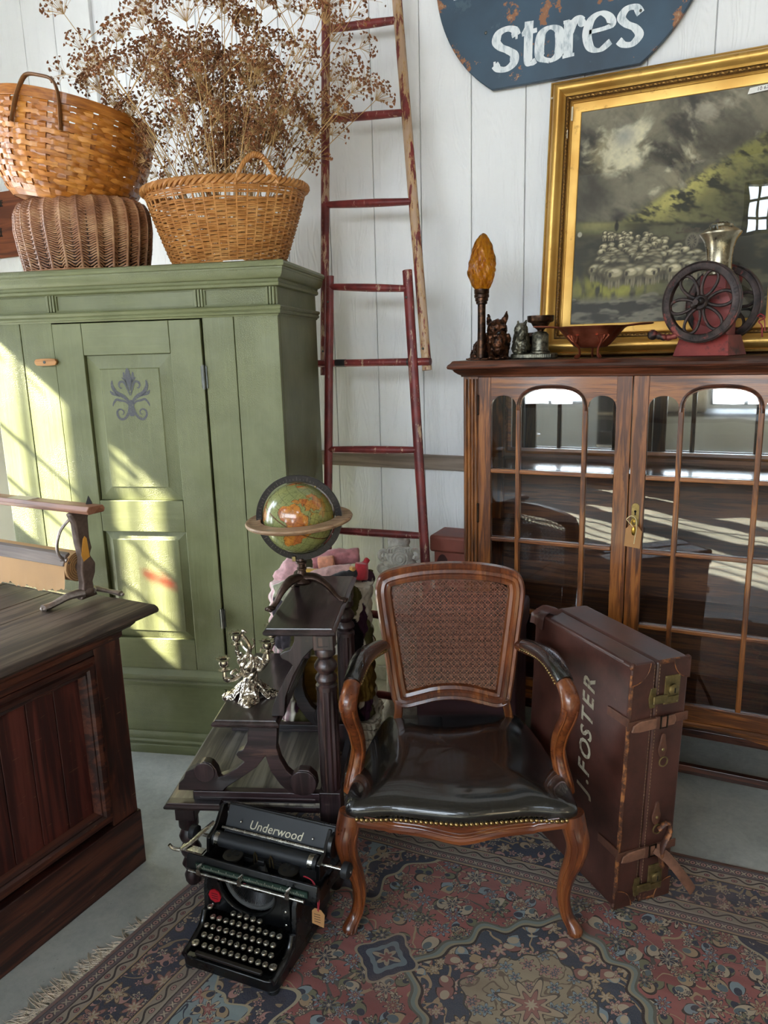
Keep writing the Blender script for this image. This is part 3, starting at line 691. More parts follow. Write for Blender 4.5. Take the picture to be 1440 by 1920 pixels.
# cornice, apron, legs
prf = [(-.03, 0), (.004, 0), (.006, .006), (.014, .010), (.024, .018), (.030, .026), (.044, .030), (.047, .036), (.044, .044), (.036, .050), (.030, .058), (-.03, .058)]
mb = MB().sweep([(p[0], p[1]) for p in prf], [(X0, CD, 1.493), (X0, 0, 1.493), (X1, 0, 1.493), (X1, CD, 1.493)], (0, 0, 1), closed=False).obj('cornice', oakd('x'), cb, smooth=32)
box('cabinet_top', oakd('x'), cb, X0-.03, X1+.03, -.03, CD, 1.530, 1.552, .004)
mb = MB().sweep([(-.03, 0), (.004, 0), (.010, .006), (.010, .012), (.004, .018), (-.03, .018)], [(X0, CD, .254), (X0, 0, .254), (X1, 0, .254), (X1, CD, .254)], (0, 0, 1), closed=False).obj('base_moulding', oak('x'), cb, smooth=32)
n = 60; up = [(X0+.02+(X1-X0-.04)*i/n, .256) for i in range(n+1)]
lo = [(x, .232-.016*cos(4*pi*(x-XC)/(X1-X0))+(.0) - .0) for x, _ in up]
mb = MB(); mb.prism(up+lo[::-1], .004, .022, 'y'); mb.obj('apron', oak('x'), cb, bevel=.002)
box('apron', oak('y'), cb, X0+.004, X0+.02, .02, CD-.02, .225, .256); box('apron', oak('y'), cb, X1-.02, X1-.004, .02, CD-.02, .225, .256)
for sx_ in (X0+.03, X1-.03):
    for yy in (.03, CD-.03):
        s = -1 if sx_ < XC else 1
        pts = spline([(sx_, yy, .29), (sx_+s*.004, yy-.006, .24), (sx_+s*.012, yy-.016, .19), (sx_+s*.004, yy-.006, .11), (sx_-s*.004, yy+.004, .06), (sx_+s*.004, yy-.008, .025), (sx_+s*.008, yy-.014, .004)], 5)
        R = np.interp(np.linspace(0, 1, len(pts)), [0, .2, .35, .6, .78, .9, 1], [.030, .031, .030, .021, .018, .024, .022])
        MB().tube(pts, list(R), 14).obj('leg', oakd('z'), cb)
for yy in (.03, CD-.04): box('stretcher', oakd('x'), cb, X0+.035, X1-.035, yy, yy+.024, .045, .080, .004)
# ================================================================== rug
def rug_material():
    m = Mat('woven_persian_pattern'); uv = m.co('UV'); u, v, _ = m.xyz(uv)
    W_, H_ = 2.14, 1.46
    # slight wobble of the hand weave
    wob = m.noise(uv, 7, 2, .5, color=True); wx, wy, _z = m.xyz(wob)
    u = u+(wx-.5)*.012; v = v+(wy-.5)*.012
    p = m.vec(u, v)
    dx = u.min((u*-1)+W_); dy = v.min((v*-1)+H_); d = dx.min(dy)
    CR, NV, BG, RS, TA, DK_, PK, OL = ('#b3a188', '#1d2940', '#7f8f95', '#8d4f49', '#a58b6b', '#251a1c', '#ad7f76', '#6f6d52')
    def petal(scale, n, seed, rot=0.0, R=.42, depth=.32, rnd=.85):
        """distance field of flowers strewn by Voronoi cells: (q, random) with q < 1 inside a flower"""
        q0 = m.vec(u+seed*1.37, v+seed*.71)
        dist, pos, colr = m.vor(q0, scale, 'F1', rnd, ('Distance', 'Position', 'Color'), '2D')
        px, py, _ = m.xyz(pos); rx, ry, rz = m.xyz(colr)
        lx = (u+seed*1.37-px)*scale; ly = (v+seed*.71-py)*scale
        th = ly.atan2(lx)+rx*6.28; r = (lx*lx+ly*ly).sqrt()
        lobes = (th*n).cos()*depth+(1-depth)
        if n == 2: lobes = (lambda c_: c_*c_*1.75+.05)((lambda d_: d_*d_)(th.cos()*.5+.5))
        return r/(lobes*R*(rx*.35+.75)), ry, rz, (r, th)
    def vine(scale, seed, wd):
        n_ = m.noise(m.vec(u+seed, v-seed*.4), scale, 1.5, .45, .6); return (n_-.5).abs().lt(wd)
    def strew(base, layers, col0):
        c = col0
        for kind, args, cols in layers:
            if kind == 'vine': c = m.mix(vine(*args), c, cols)
            else:
                q, ra, rb, (r, th) = petal(*args); a, b, e, o = cols
                body = m.mix(rb.gt(.5), a, b)
                c = m.mix(q.lt(1.18), c, o); c = m.mix(q.lt(1.0), c, body)
                if args[1] != 2:
                    c = m.mix(q.lt(.66)*(ra.gt(.3)), c, o); c = m.mix(q.lt(.56), c, e); c = m.mix(q.lt(.22), c, a)
                else: c = m.mix(q.lt(.55), c, e)
        return c
    abr = m.noise(m.map(uv, (.6, 3.2, 1)), 2.0, 4, .6)
    field0 = m.mix(abr.ss(.3, .7), '#814240', '#a8625a')
    field = strew(None, [('vine', (7.5, .3, .010), TA), ('vine', (6.2, 4.1, .009), '#4a4a44'),
                         ('f', (15, 2, 3.1, 0, .36, .32, .7), (BG, OL, NV, DK_)), ('f', (12, 2, 9.7, 0, .33, .32, .7), (CR, TA, '#55656c', DK_)),
                         ('f', (19, 5, 1.2, 0, .25, .3, .8), (CR, PK, NV, DK_)), ('f', (11.5, 8, 5.3, 0, .27, .3, .6), (TA, BG, '#7c3f3c', NV)),
                         ('f', (8.5, 7, 7.9, 0, .27, .36, .6), (CR, OL, NV, DK_))], field0)
    navy0 = m.mix(abr.ss(.35, .7), '#182136', '#26334c')
    navy = strew(None, [('vine', (9, 2.2, .016), '#8a7558'), ('f', (17, 2, 4.4, 0, .36, .32, .7), (TA, PK, NV, '#3a3128')),
                        ('f', (11, 7, 2.6, 0, .33, .3, .55), (TA, '#94645a', CR, '#4d3a30')), ('f', (21, 5, 6.6, 0, .28, .3, .7), (PK, CR, NV, '#3a3128'))], navy0)
    # guard stripes: roundels between crosses, and a meander of S shapes
    al = m.mix(dx.lt(dy), v, u); al = S(m.nt, al.s)
    s_ = m.n('ShaderNodeMix', data_type='FLOAT'); m.put(s_.inputs[0], dx.lt(dy)); m.put(s_.inputs[2], u); m.put(s_.inputs[3], v); t = S(m.nt, s_.outputs[0])
    def stripe(c0, pitch, lo, hi, base, dot, cross):
        k = (t/pitch).frac()-.5; e = (d-(lo+hi)/2)/pitch
        r = (k*k+e*e).sqrt(); kk = k.abs()*-1+.5
        x1 = ((kk-e.abs()).abs().lt(.07))*(kk.lt(.22))
        c = m.mix(r.lt(.30), base, DK_); c = m.mix(r.lt(.24), c, dot); c = m.mix(r.lt(.09), c, DK_); c = m.mix(x1, c, cross)
        return c
    def meander(pitch, lo, hi, base, line, fl):
        e = (d-(lo+hi)/2)/((hi-lo)/2); ph = (t/pitch)*6.283
        w_ = (e-ph.sin()*.55).abs().lt(.20); k = (t/pitch*2).frac()-.5; sg = ((t/pitch*2).floor()*pi).cos()
        q = (k*k*3.2+(e+sg*.42)*(e+sg*.42)).sqrt()
        c = m.mix(w_, base, line); c = m.mix(q.lt(.42), c, DK_); c = m.mix(q.lt(.34), c, fl); return m.mix(q.lt(.13), c, line)
    c = field
    # medallion, pendants and corner pieces
    def blob(cu, cv, R, lob):
        lx, ly = u-cu, v-cv; th = ly.atan2(lx); r = (lx*lx+ly*ly).sqrt()
        return r/(((th*4).cos()*lob[0]+(th*8).cos()*lob[1]+(th*16).cos()*lob[2]+1.0)*R), th
    creamy = strew(None, [('vine', (16, 1.7, .02), '#6f5d4c'), ('f', (22, 6, 8.2, 0, .42, .3), (PK, BG, '#4a5560', '#5a4a3d'))], m.mix(abr.ss(.3, .7), '#8f7f68', '#a4947a'))
    medn = strew(None, [('vine', (11, 5.2, .02), TA), ('f', (19, 6, 3.3, 0, .42, .3), (TA, PK, CR, '#3a3128')), ('f', (16, 2, 1.9, 0, .46), (BG, '#8a5a52', CR, DK_))], m.mix(abr.ss(.3, .7), '#242f42', '#3b4654'))
    q, th = blob(1.07, .735, .262, (.07, .05, .045))
    for lim, cc in ((1.13, '#5c5b4e'), (1.10, '#75817b'), (1.06, '#94896f'), (1.03, DK_), (1.0, medn), (.62, '#3a3a38'), (.60, creamy)): c = m.mix(q.lt(lim), c, cc)
    rq = q/((th*8).cos()*.25+.75)
    for lim, cc in ((.30, '#4d453e'), (.27, '#a8937a'), (.17, '#5d4a46'), (.15, '#93645c'), (.06, CR)): c = m.mix(rq.lt(lim), c, cc)
    for cu in (.68, 1.46):
        q, th = blob(cu, .735, .068, (.16, .06, .0))
        rq = q/((th*6).cos()*.28+.72)
        for lim, cc in ((1.12, '#9a8a72'), (1.02, NV), (.72, m.mix(q.lt(.5), '#6b7a80', '#2a3448'))): c = m.mix(q.lt(lim), c, cc)
        for lim, cc in ((.5, '#a08f78'), (.28, '#82504a')): c = m.mix(rq.lt(lim), c, cc)
    spand = strew(None, [('vine', (9, 6.2, .012), NV), ('f', (13, 7, 5.9, 0, .42, .3), (PK, CR, '#8d4f49', NV)), ('f', (18, 2, 7.1, 0, .46), (TA, '#8a5a52', NV, DK_))], m.mix(abr.ss(.3, .7), '#6f8185', '#8b9a9a'))
    ex, ey = (dx-.30).max(0), (dy-.30).max(0); th = ey.atan2(ex); rr_ = (ex*ex+ey*ey).sqrt()/(((th*8).cos()*.10+(th*16).cos()*.05+.9)*.30)
    for lim, cc in ((1.10, '#a79a7e'), (1.06, NV), (.98, navy), (.72, '#a79a7e'), (.69, spand)): c = m.mix(rr_.lt(lim), c, cc)
    # borders from the inside outwards
    for lim, cc in ((.302, DK_), (.298, TA), (.292, stripe(None, .030, .262, .292, '#6a5a58', PK, CR)), (.262, DK_), (.258, '#9a8d7c'), (.252, meander(.075, .222, .252, '#8e8170', DK_, PK)), (.222, TA), (.217, DK_), (.213, navy),
                    (.092, DK_), (.088, TA), (.083, meander(.075, .050, .083, '#9a8b7a', DK_, '#96605a')), (.050, DK_), (.046, stripe(None, .032, .014, .046, '#5d4f52', PK, CR)), (.014, DK_), (.011, '#7a4636')):
        c = m.mix(d.lt(lim), c, cc)
    fine = m.noise(m.map(uv, (900, 260, 1)), 1, 2, .6); worn = m.noise(uv, 5, 5, .65).ss(.48, .72)
    c = m.mix(worn*.32, c, '#7b6457'); c = m.mix((fine-.35).max(0)*.9, c, '#8a7a6b')
    c = m.mix(m.noise(uv, 1.3, 3, .5).ss(.4, .7)*.25, c, '#4e3f40')
    m.set(c, .95, normal=m.bump(fine+m.noise(uv, 60, 3, .6)*.6, .5, .003)); m.b.inputs['Sheen Weight'].default_value = .15
    m.b.inputs['Specular IOR Level'].default_value = .15
    return m.m
rug = None
def build_rug():
    BLc, BRc, TLc, TRc = (-1.498, .775), (.66, .80), (-1.402, 2.215), (.72, 2.315)
    nu, nv = 108, 74
    def P(a, b, z):
        x = (1-b)*((1-a)*BLc[0]+a*BRc[0])+b*((1-a)*TLc[0]+a*TRc[0]); y = (1-b)*((1-a)*BLc[1]+a*BRc[1])+b*((1-a)*TLc[1]+a*TRc[1])
        return (x, y, z)
    vs, uvs = [], []
    for j in range(nv):
        for i in range(nu):
            a, b = i/(nu-1), j/(nv-1); z = .0085+.0012*sin(a*23+b*5)*sin(b*17)
            vs.append(P(a, b, z)); uvs.append((a*2.14, b*1.46))
    fs = [(j*nu+i, j*nu+i+1, (j+1)*nu+i+1, (j+1)*nu+i) for j in range(nv-1) for i in range(nu-1)]
    # edge skirt
    ring = [i for i in range(nu)]+[j*nu+nu-1 for j in range(1, nv)]+[(nv-1)*nu+i for i in range(nu-2, -1, -1)]+[j*nu for j in range(nv-2, 0, -1)]
    b0 = len(vs)
    for r in ring: vs.append((vs[r][0], vs[r][1], 0.0008)); uvs.append(uvs[r])
    L = len(ring); fs += [(ring[(k+1) % L], ring[k], b0+k, b0+(k+1) % L) for k in range(L)]
    me = bpy.data.meshes.new('rug'); me.from_pydata(vs, [], fs); me.materials.append(rug_material())
    ul = me.uv_layers.new(name='UVMap'); idx = np.empty(len(me.loops), int); me.loops.foreach_get('vertex_index', idx)
    ul.data.foreach_set('uv', np.array(uvs)[idx].ravel()); me.polygons.foreach_set('use_smooth', [True]*len(me.polygons)); me.update()
    o = bpy.data.objects.new('rug', me); COL.objects.link(o); tag(o, 'worn red and navy patterned rug with a fringe under the armchair', 'rug')
    mb = MB()
    for i in range(430):
        b = RNG.uniform(.0, .50) if i > 60 else RNG.uniform(.38, .47)
        x, y, _ = P(0, b, 0); tt = max(0, 1-abs(b-.2)/.34); L_ = RNG.uniform(.025, .075)*(.45+.75*tt)*(.5 if b > .40 else 1)
        if b > .36 and RNG.random() < .55: L_ *= .25
        a = pi+RNG.normal(.12, .42); bend = RNG.normal(0, .5); r = RNG.uniform(.0011, .0021); pts = [(x+.004, y, .006)]
        for k in range(1, 5):
            a2 = a+bend*k/4; px, py, pz = pts[-1]; pts.append((px+cos(a2)*L_/4, py+sin(a2)*L_/4, max(.0018, .006-.0012*k+RNG.uniform(0, .003))))
        mb.tube(pts, [r, r, r, r*.8, r*.4], 3, caps=False)
    mb.obj('fringe', plain('rug_fringe', '#d2c3ae', .9, 0, .2, 90), o, kind='stuff', label='frayed cream fringe')
    return o
rug = build_rug()

# ================================================================== armchair
def maho(a): return wood('polished_walnut', ['#3d1a0d', '#643016', '#7f431f', '#96582b'], a, .8, .30, .5, .12, .45, '#a9713c', .1)
LEA = Mat('black_leather'); _c = LEA.co(); _n = LEA.noise(_c, 7, 4, .6); _v = LEA.vor(_c, 300, 'DISTANCE_TO_EDGE').ss(0, .2)
_cr = (LEA.noise(LEA.map(_c, (5, 16, 4), rot=(0, 0, .5)), 2, 4, .6, 1.5)-.5).abs().lt(.012)
LEA.set(LEA.mix(_cr*.35, LEA.mix(_n.ss(.3, .7), '#030404', '#080909'), '#4a4743'), _n*.16+.12, normal=LEA.bump(_v*.15+LEA.noise(_c, 14, 3, .5)*1.2, .25, .004)); LEA.b.inputs['Coat Weight'].default_value = 1.0; LEA.b.inputs['Coat Roughness'].default_value = .09; LEA = LEA.m
NAIL = plain('brass_nailhead', '#a58a5a', .28, 1.0, .3, 200, .1)
ac = thing('armchair', 'carved walnut armchair with caned back and glossy black leather seat', 'chair', (-.621, 1.695, .0102), 23)
# seat outline (x half-width, front serpentine)
def seat_outline(grow=0.0, n=40):
    fr = [(-.312, .02), (-.302, -.018), (-.26, -.026), (-.18, -.020), (-.09, -.034), (0, -.046), (.09, -.034), (.18, -.020), (.26, -.026), (.302, -.018), (.312, .02)]
    bk = [(.300, .14), (.262, .34), (.225, .475), (.19, .492), (0, .50), (-.19, .492), (-.225, .475), (-.262, .34), (-.300, .14)]
    P = spline(fr+bk, 4, closed=True); c = np.array([0, .23])
    return [tuple(np.array(p)+(np.array(p)-c)/np.linalg.norm(np.array(p)-c)*grow) for p in P]
O = seat_outline()
mb = MB(); mb.prism([(x, y) for x, y in O], .332, .362, 'z'); mb.obj('seat_frame', maho('x'), ac, bevel=.003)
# front apron with serpentine lower edge and moulding lines
N = 44; fx = np.linspace(-.285, .285, N)
def fy(x): return np.interp(x, [-.302, -.26, -.18, -.09, 0, .09, .18, .26, .302], [-.018, -.026, -.022, -.034, -.044, -.034, -.022, -.026, -.018])
def fz(x): return .300+.034*abs(x/.26)**1.6-(.004*cos(x*30) if abs(x) < .2 else 0)
mb = MB(); vs = []
for x in fx:
    for yo, zz in ((0, .360), (-.002, .350), (.0, fz(x)+.018), (-.005, fz(x)+.012), (-.005, fz(x)+.003), (0, fz(x)), (.026, fz(x)), (.026, .360)): vs.append((x, fy(x)+yo, zz))
k = 8; mb.add(vs, [(i*k+j, i*k+(j+1) % k, (i+1)*k+(j+1) % k, (i+1)*k+j) for i in range(N-1) for j in range(k)]+[tuple(range(k)), tuple(range((N-1)*k, N*k))])
mb.obj('front_apron', maho('x'), ac, smooth=35)
for off in (.024, .034):
    MB().tube([(x, fy(x)-.002, fz(x)+off) for x in fx[2:-2]], .0022, 6).obj('apron_bead', maho('x'), ac)
for s in (-1, 1):
    box('side_rail', maho('y'), ac, 0, .024, 0, .43, .29, .345, .004); o = bpy.context.scene.collection.objects[-1]
    o.location = (s*.300-.012, .02, 0); o.rotation_euler = (0, 0, s*radians(10))
# cushion
def cushion(u, v):
    a = int(round(u*len(O))) % len(O); x, y = O[a]; cx_, cy_ = 0, .23
    ph = min(1, v**.8)*pi/2; rad = max(0, cos(ph))**.62*(1+.030*sin(2*ph)*max(0, 1-v*1.6)); z = .360+.066*sin(ph)**.62+.0035*sin(9*x*rad+3)*sin(8*y)*sin(ph)
    rad = 0.0 if v > .999 else rad
    return (cx_+(x-cx_)*rad, cy_+(y-cy_)*rad, z)
MB().grid(cushion, len(O), 34, wrapu=True).obj('seat_cushion', LEA, ac, smooth=180)
mb = MB().sphere((0, 0, 0), (.0063, .0046, .0063), 10, 6); nail0 = mb.obj('nailhead', NAIL, ac); first = True
xs = np.linspace(-.306, .306, 47)
OO = [(x, fy(x)-.004, .3585) for x in xs]
for s in (-1, 1):
    for t in np.linspace(.04, .95, 26): OO.append((s*np.interp(t, [0, .3, 1], [.314, .302, .228]), np.interp(t, [0, 1], [.01, .47]), .3585))
for p in OO:
    o = nail0 if first else dup(nail0); first = False
    o.location = p; o.rotation_euler = (0, 0, 0 if abs(p[1]) < .06 else radians(80 if p[0] > 0 else -80))
# cabriole legs
def cab(s, front=True):
    y0 = 0.0 if front else .47; xx = .300 if front else .200; d = -1 if front else 1
    pts = spline([(s*(xx-.004), y0+.004, .362), (s*(xx+.004), y0+d*.002, .325), (s*(xx+.012), y0+d*.012, .285), (s*(xx+.006), y0+d*.010, .235), (s*(xx-.010), y0, .175), (s*(xx-.018), y0-d*.006, .110), (s*(xx-.010), y0+d*.002, .055), (s*(xx+.008), y0+d*.020, .022), (s*(xx+.012), y0+d*.026, .004)], 6)
    R = np.interp(np.linspace(0, 1, len(pts)), [0, .10, .22, .38, .55, .70, .82, .92, 1], [.036, .036, .034, .028, .0215, .0185, .0185, .0235, .016])
    return pts, list(R)
for fr_, s in ((1, -1), (1, 1), (0, -1), (0, 1)):
    pts, R = cab(s, fr_); mb = MB().tube(pts, R, 20, flat=(1, .95)); lg = mb.obj('leg', maho('z'), ac)
    if fr_:
        for off in (-.55, 0.05, .6):
            q = []
            for p, r in list(zip(pts, R))[4:-4]: a = -pi/2+off-s*.25; q.append((p[0]+r*.97*cos(a), p[1]+r*.97*sin(a), p[2]))
            MB().tube(q, .0030, 6).obj('leg_reed', maho('z'), lg)
# back: recline = y rises with z
def rec(x, z, dy=0.0): return (x-.006, .445+dy+.17*(z-.42), z)
bo = [(-.150, .446), (-.186, .462), (-.198, .505), (-.212, .60), (-.226, .70), (-.238, .79), (-.240, .835), (-.226, .872), (-.185, .892), (-.10, .907), (0, .912)]
bo = bo+[(-x, z) for x, z in bo[-2::-1]]+[(.10, .456), (.05, .468), (0, .472), (-.05, .468), (-.10, .456)]
Pb = spline(bo, 4, closed=True)[::1]
prof = [(0, -.016), (0, .010), (-.004, .016), (-.010, .013), (-.013, .018), (-.020, .019), (-.024, .014), (-.027, .016), (-.034, .013), (-.037, .004), (-.038, -.004), (-.038, -.016)]
mb = MB().sweep([(-a*1.42, b) for a, b in prof], [(x, 0, z) for x, z in Pb], (0, -1, 0))
mb.v = [rec(x, z, y) for x, y, z in mb.v]; mb.obj('back_frame', maho('z'), ac, smooth=30)
for s in (-1, 1):
    mb = MB().tube([rec(s*.172, .475), (s*.178, .452, .43), (s*.186, .462, .38), (s*.192, .475, .33)], [.026, .025, .027, .03], 4, flat=(.95, .75)); mb.obj('back_post', maho('z'), ac, bevel=.004)
# cane: strands clipped to the opening
inner = [(x*.80, .672+(z-.672)*.80) for x, z in Pb]
def clip_line(p, d):
    """parameter range of the line p + t d inside the opening (first to last crossing)"""
    ts = []; n_ = len(inner)
    for i in range(n_):
        a, b = np.array(inner[i]), np.array(inner[(i+1) % n_]); e = b-a; den = d[0]*e[1]-d[1]*e[0]
        if abs(den) < 1e-9: continue
        w_ = a-p; t = (w_[0]*e[1]-w_[1]*e[0])/den; s = (w_[0]*d[1]-w_[1]*d[0])/den
        if 0 <= s < 1: ts.append(t)
    return (min(ts), max(ts)) if len(ts) >= 2 else None
CANE = plain('dark_cane', '#6b3a27', .30, 0, .5, 120, .1, .4)
mb = MB(); pit = .0205
def strand(p, d, wd, dy):
    r = clip_line(np.array(p), np.array(d))
    if not r: return
    a = np.array(p)+np.array(d)*r[0]; b = np.array(p)+np.array(d)*r[1]; nx, nz = -d[1]*wd/2, d[0]*wd/2
    k = 6; vs = []; 
    for i in range(k+1):
        c = a+(b-a)*i/k
        for sx_, yy in ((1, 0), (-1, 0), (-1, .0008), (1, .0008)): vs.append(rec(c[0]+nx*sx_, c[1]+nz*sx_, dy+yy))
    mb.add(vs, [(i*4+j, i*4+(j+1) % 4, i*4+4+(j+1) % 4, i*4+4+j) for i in range(k) for j in range(4)])
for i in range(-13, 14):
    for o_ in (-.0021, .0021): strand((i*pit+o_, .67), (0, 1.0), .0023, .000)
    for o_ in (-.0021, .0021): strand((0, .67+i*pit+o_), (1.0, 0), .0023, -.0012)
q_ = sqrt(.5)
for i in range(-26, 27):
    strand((i*pit+pit/2, .67+pit/2), (q_, q_), .0030, -.0024); strand((i*pit+pit/2, .67+pit/2), (q_, -q_), .0030, -.0034)
mb.obj('cane_panel', CANE, ac, smooth=0, kind='stuff', label='dark woven cane with open octagonal holes')
# arms
for s in (-1, 1):
    pts = spline([(s*.205, .515, .640), (s*.226, .45, .652), (s*.252, .36, .672), (s*.272, .27, .688), (s*.284, .18, .690), (s*.296, .115, .672), (s*.303, .088, .640), (s*.300, .092, .600), (s*.289, .125, .535), (s*.285, .152, .47), (s*.292, .150, .42), (s*.302, .135, .375), (s*.304, .130, .345)], 6)
    R = np.interp(np.linspace(0, 1, len(pts)), [0, .2, .4, .5, .6, .75, .9, 1], [.020, .022, .024, .027, .024, .022, .024, .028])
    am = MB().tube(pts, list(R), 12, flat=(1.0, .92)).obj('arm', maho('y'), ac)
    for off in (-.5, .5):
        q = [(p[0]+off*r*1.2, p[1]-r*.86, p[2]+.0) for p, r in list(zip(pts, R))[38:-5]]
        MB().tube(q, .0034, 6).obj('arm_reed', maho('z'), am)
    q = pts[7:30]; pr_ = [R[i+7] for i in range(len(q))]
    mb = MB().tube([(p[0], p[1], p[2]+.010) for p in q], [(.0225+.006*sin(pi*i/(len(q)-1))) for i in range(len(q))], 16, flat=(1.05, .85)); mb.obj('arm_pad', LEA, am)
    for k in range(3):
        n_ = dup(nail0, ac); n_.location = (q[-1][0]+(k-1)*.013, q[-1][1]-.012+abs(k-1)*.004, q[-1][2]+.004)
    for side in (-1, 1):
        for i in range(1, len(q)-1, 1):
            n_ = dup(nail0, ac); n_.location = (q[i][0]+side*.0245, q[i][1], q[i][2]-.004); n_.rotation_euler = (0, 0, radians(90)); n_.scale = (.7, .7, .7)

# ================================================================== stepped stand (library-step shape)
def blk(a): return wood('dark_stained_mahogany', ['#140c0d', '#211516', '#302022', '#443032'], a, 1.0, .36, .22, .2, 1, '#5a4038', .1)
st = thing('stepped_stand', 'dark wood three-tier stepped stand with scroll brackets and fluted posts', 'stand', (-1.439, 1.531, .0098), 21)
SD = .43
BLKS = wood('polished_dark_top', ['#171010', '#261a1a', '#352627', '#4a3839'], 'y', 1.0, .32, .5, .2, .8)
def shelf(x0, x1, y0, y1, zt, th=.022, left=True):
    e = [(-.012, 0), (.004, 0), (.012, .005), (.014, .010), (.010, .016), (.004, .022), (-.012, .022)]
    mb = MB(); mb.box(x0+.012, x1-.012, y0+.012, y1-.012, zt-th, zt); mb.sweep(e, [(x0+.012, y0+.012, zt-th), (x1-.012, y0+.012, zt-th), (x1-.012, y1-.012, zt-th), (x0+.012, y1-.012, zt-th)], (0, 0, 1)) if False else None
    pr = [(x0, y0), (x1, y0), (x1, y1), (x0, y1)]
    def lay(g, z): return [(x0-g, y0-g, z), (x1+g, y0-g, z), (x1+g, y1+g, z), (x0-g, y1+g, z)]
    mb = MB(); vs = []; prof = [(-.012, zt-th), (0, zt-th+.001), (.005, zt-th+.006), (.006, zt-th+.012), (.002, zt-.005), (-.003, zt-.003), (-.004, zt)]
    for g, z in prof: vs += lay(g, z)
    fs = [(i*4+j, i*4+(j+1) % 4, i*4+4+(j+1) % 4, i*4+4+j) for i in range(len(prof)-1) for j in range(4)]+[(3, 2, 1, 0), tuple(range(len(vs)-4, len(vs)))]
    return mb.add(vs, fs)
GTOP = wood('pale_grey_shelf_top', ['#35302c', '#5b544b', '#7d7669', '#918a7c'], 'y', .8, .38, .35, .2, .8)  # paler, greyer top colour for the bottom shelf only
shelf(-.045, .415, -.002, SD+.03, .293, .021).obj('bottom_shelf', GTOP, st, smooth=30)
shelf(-.045, .120, -.030, .005, .2935, .021).obj('shelf_lip', blk('x'), st, smooth=30)
shelf(.120, .305, -.03, SD+.03, .565, .022).obj('middle_shelf', BLKS, st, smooth=30)
shelf(.288, .478, -.032, SD+.032, .845, .022).obj('top_shelf', BLKS, st, smooth=30)
LE = [(.363, .824), (.361, .794), (.350, .772), (.330, .765), (.318, .756), (.322, .744), (.341, .736), (.354, .724), (.326, .676), (.301, .627), (.287, .59), (.284, .566)]
RE = [(.322, .567), (.329, .628), (.355, .694), (.386, .747), (.409, .771), (.421, .780), (.422, .824)]
LO = [(.206, .545), (.212, .528), (.206, .484), (.193, .459), (.178, .453), (.170, .443), (.177, .432), (.194, .420), (.171, .399), (.135, .376), (.113, .368), (.108, .392), (.094, .412), (.073, .418), (.052, .411), (.038, .394), (.014, .382), (.005, .36), (-.010, .345), (-.014, .322), (.122, .322), (.138, .337), (.187, .371), (.23, .403), (.258, .439), (.27, .392), (.297, .348), (.322, .322), (.364, .312), (.393, .320), (.408, .345), (.404, .375), (.385, .396), (.355, .398), (.335, .378), (.319, .393), (.301, .43), (.293, .468), (.298, .517), (.30, .545)]
for y in (-.004, SD-.026):
    MB().prism(LE+RE, y, y+.030, 'y').obj('upper_bracket', blk('z'), st, bevel=.003)
    lb = MB().prism(LO, y, y+.030, 'y').obj('scroll_bracket', blk('x'), st, bevel=.003)
    for cx_, cz_, r in ((.072, .384, .032), (.366, .355, .040)):
        MB().lathe([(r, -.004), (r, .034)], 24, (cx_, y, cz_), 'y').obj('scroll_end', blk('z'), lb, bevel=.003)
    # post: block, turned rings, fluted shaft, foot block
    yc = y+.015; px = .446
    mb = MB().box(px-.029, px+.029, yc-.029, yc+.029, .775, .824); po = mb.obj('post', blk('z'), st, bevel=.003)
    MB().sweep([(0, 0), (0, .002), (-.004, .002), (-.004, 0)], [(px-.018, yc-.029, .784), (px+.018, yc-.029, .784), (px+.018, yc-.029, .818), (px-.018, yc-.029, .818)], (0, -1, 0)).obj('block_bead', blk('x'), po)
    tp = [(.026, .775), (.030, .768), (.030, .756), (.024, .750), (.020, .744), (.026, .736), (.033, .724), (.033, .716), (.026, .706), (.022, .700), (.030, .690), (.032, .682), (.028, .674), (.024, .668), (.031, .662), (.031, .650)]
    MB().lathe([(r, z) for r, z in tp][::-1], 24, (px, yc, 0)).obj('turned_ring', blk('z'), po)
    sh = [(.029, .650), (.030, .6), (.031, .5), (.031, .40), (.029, .335)]
    MB().lathe(sh[::-1], 72, (px, yc, 0), flute=(12, .005, .34, .648)).obj('fluted_shaft', blk('z'), po)
    MB().box(px-.032, px+.032, yc-.032, yc+.032, .23, .335).obj('foot_block', blk('z'), po, bevel=.003)
    tl = [(.018, 0), (.024, .012), (.026, .03), (.018, .046), (.024, .058), (.030, .070), (.024, .084), (.020, .092), (.028, .104), (.032, .118), (.026, .132), (.021, .14), (.028, .152), (.032, .166), (.026, .18), (.022, .19), (.030, .20), (.030, .23)]
    for xx in (px, .004):
        MB().lathe(tl, 20, (xx, yc, .0)).obj('leg', blk('z'), st)
    MB().box(-.026, .034, yc-.028, yc+.028, .228, .272).obj('corner_block', blk('z'), st, bevel=.003)
    mb = MB().box(.03, .42, yc-.013, yc+.013, .255, .320) ; ra = mb.obj('rail', blk('x'), st, bevel=.003)
    for z0 in (.268, .282, .296): MB().box(.05, .40, yc-.0155, yc-.012, z0, z0+.007).obj('reed', blk('x'), ra, bevel=.0015)
for xx in (.004, .446): box('side_rail', blk('y'), st, xx-.012, xx+.012, .03, SD-.03, .25, .274, .003)
box('back_rail', blk('x'), st, .29, .475, SD-.02, SD, .80, .823, .003)
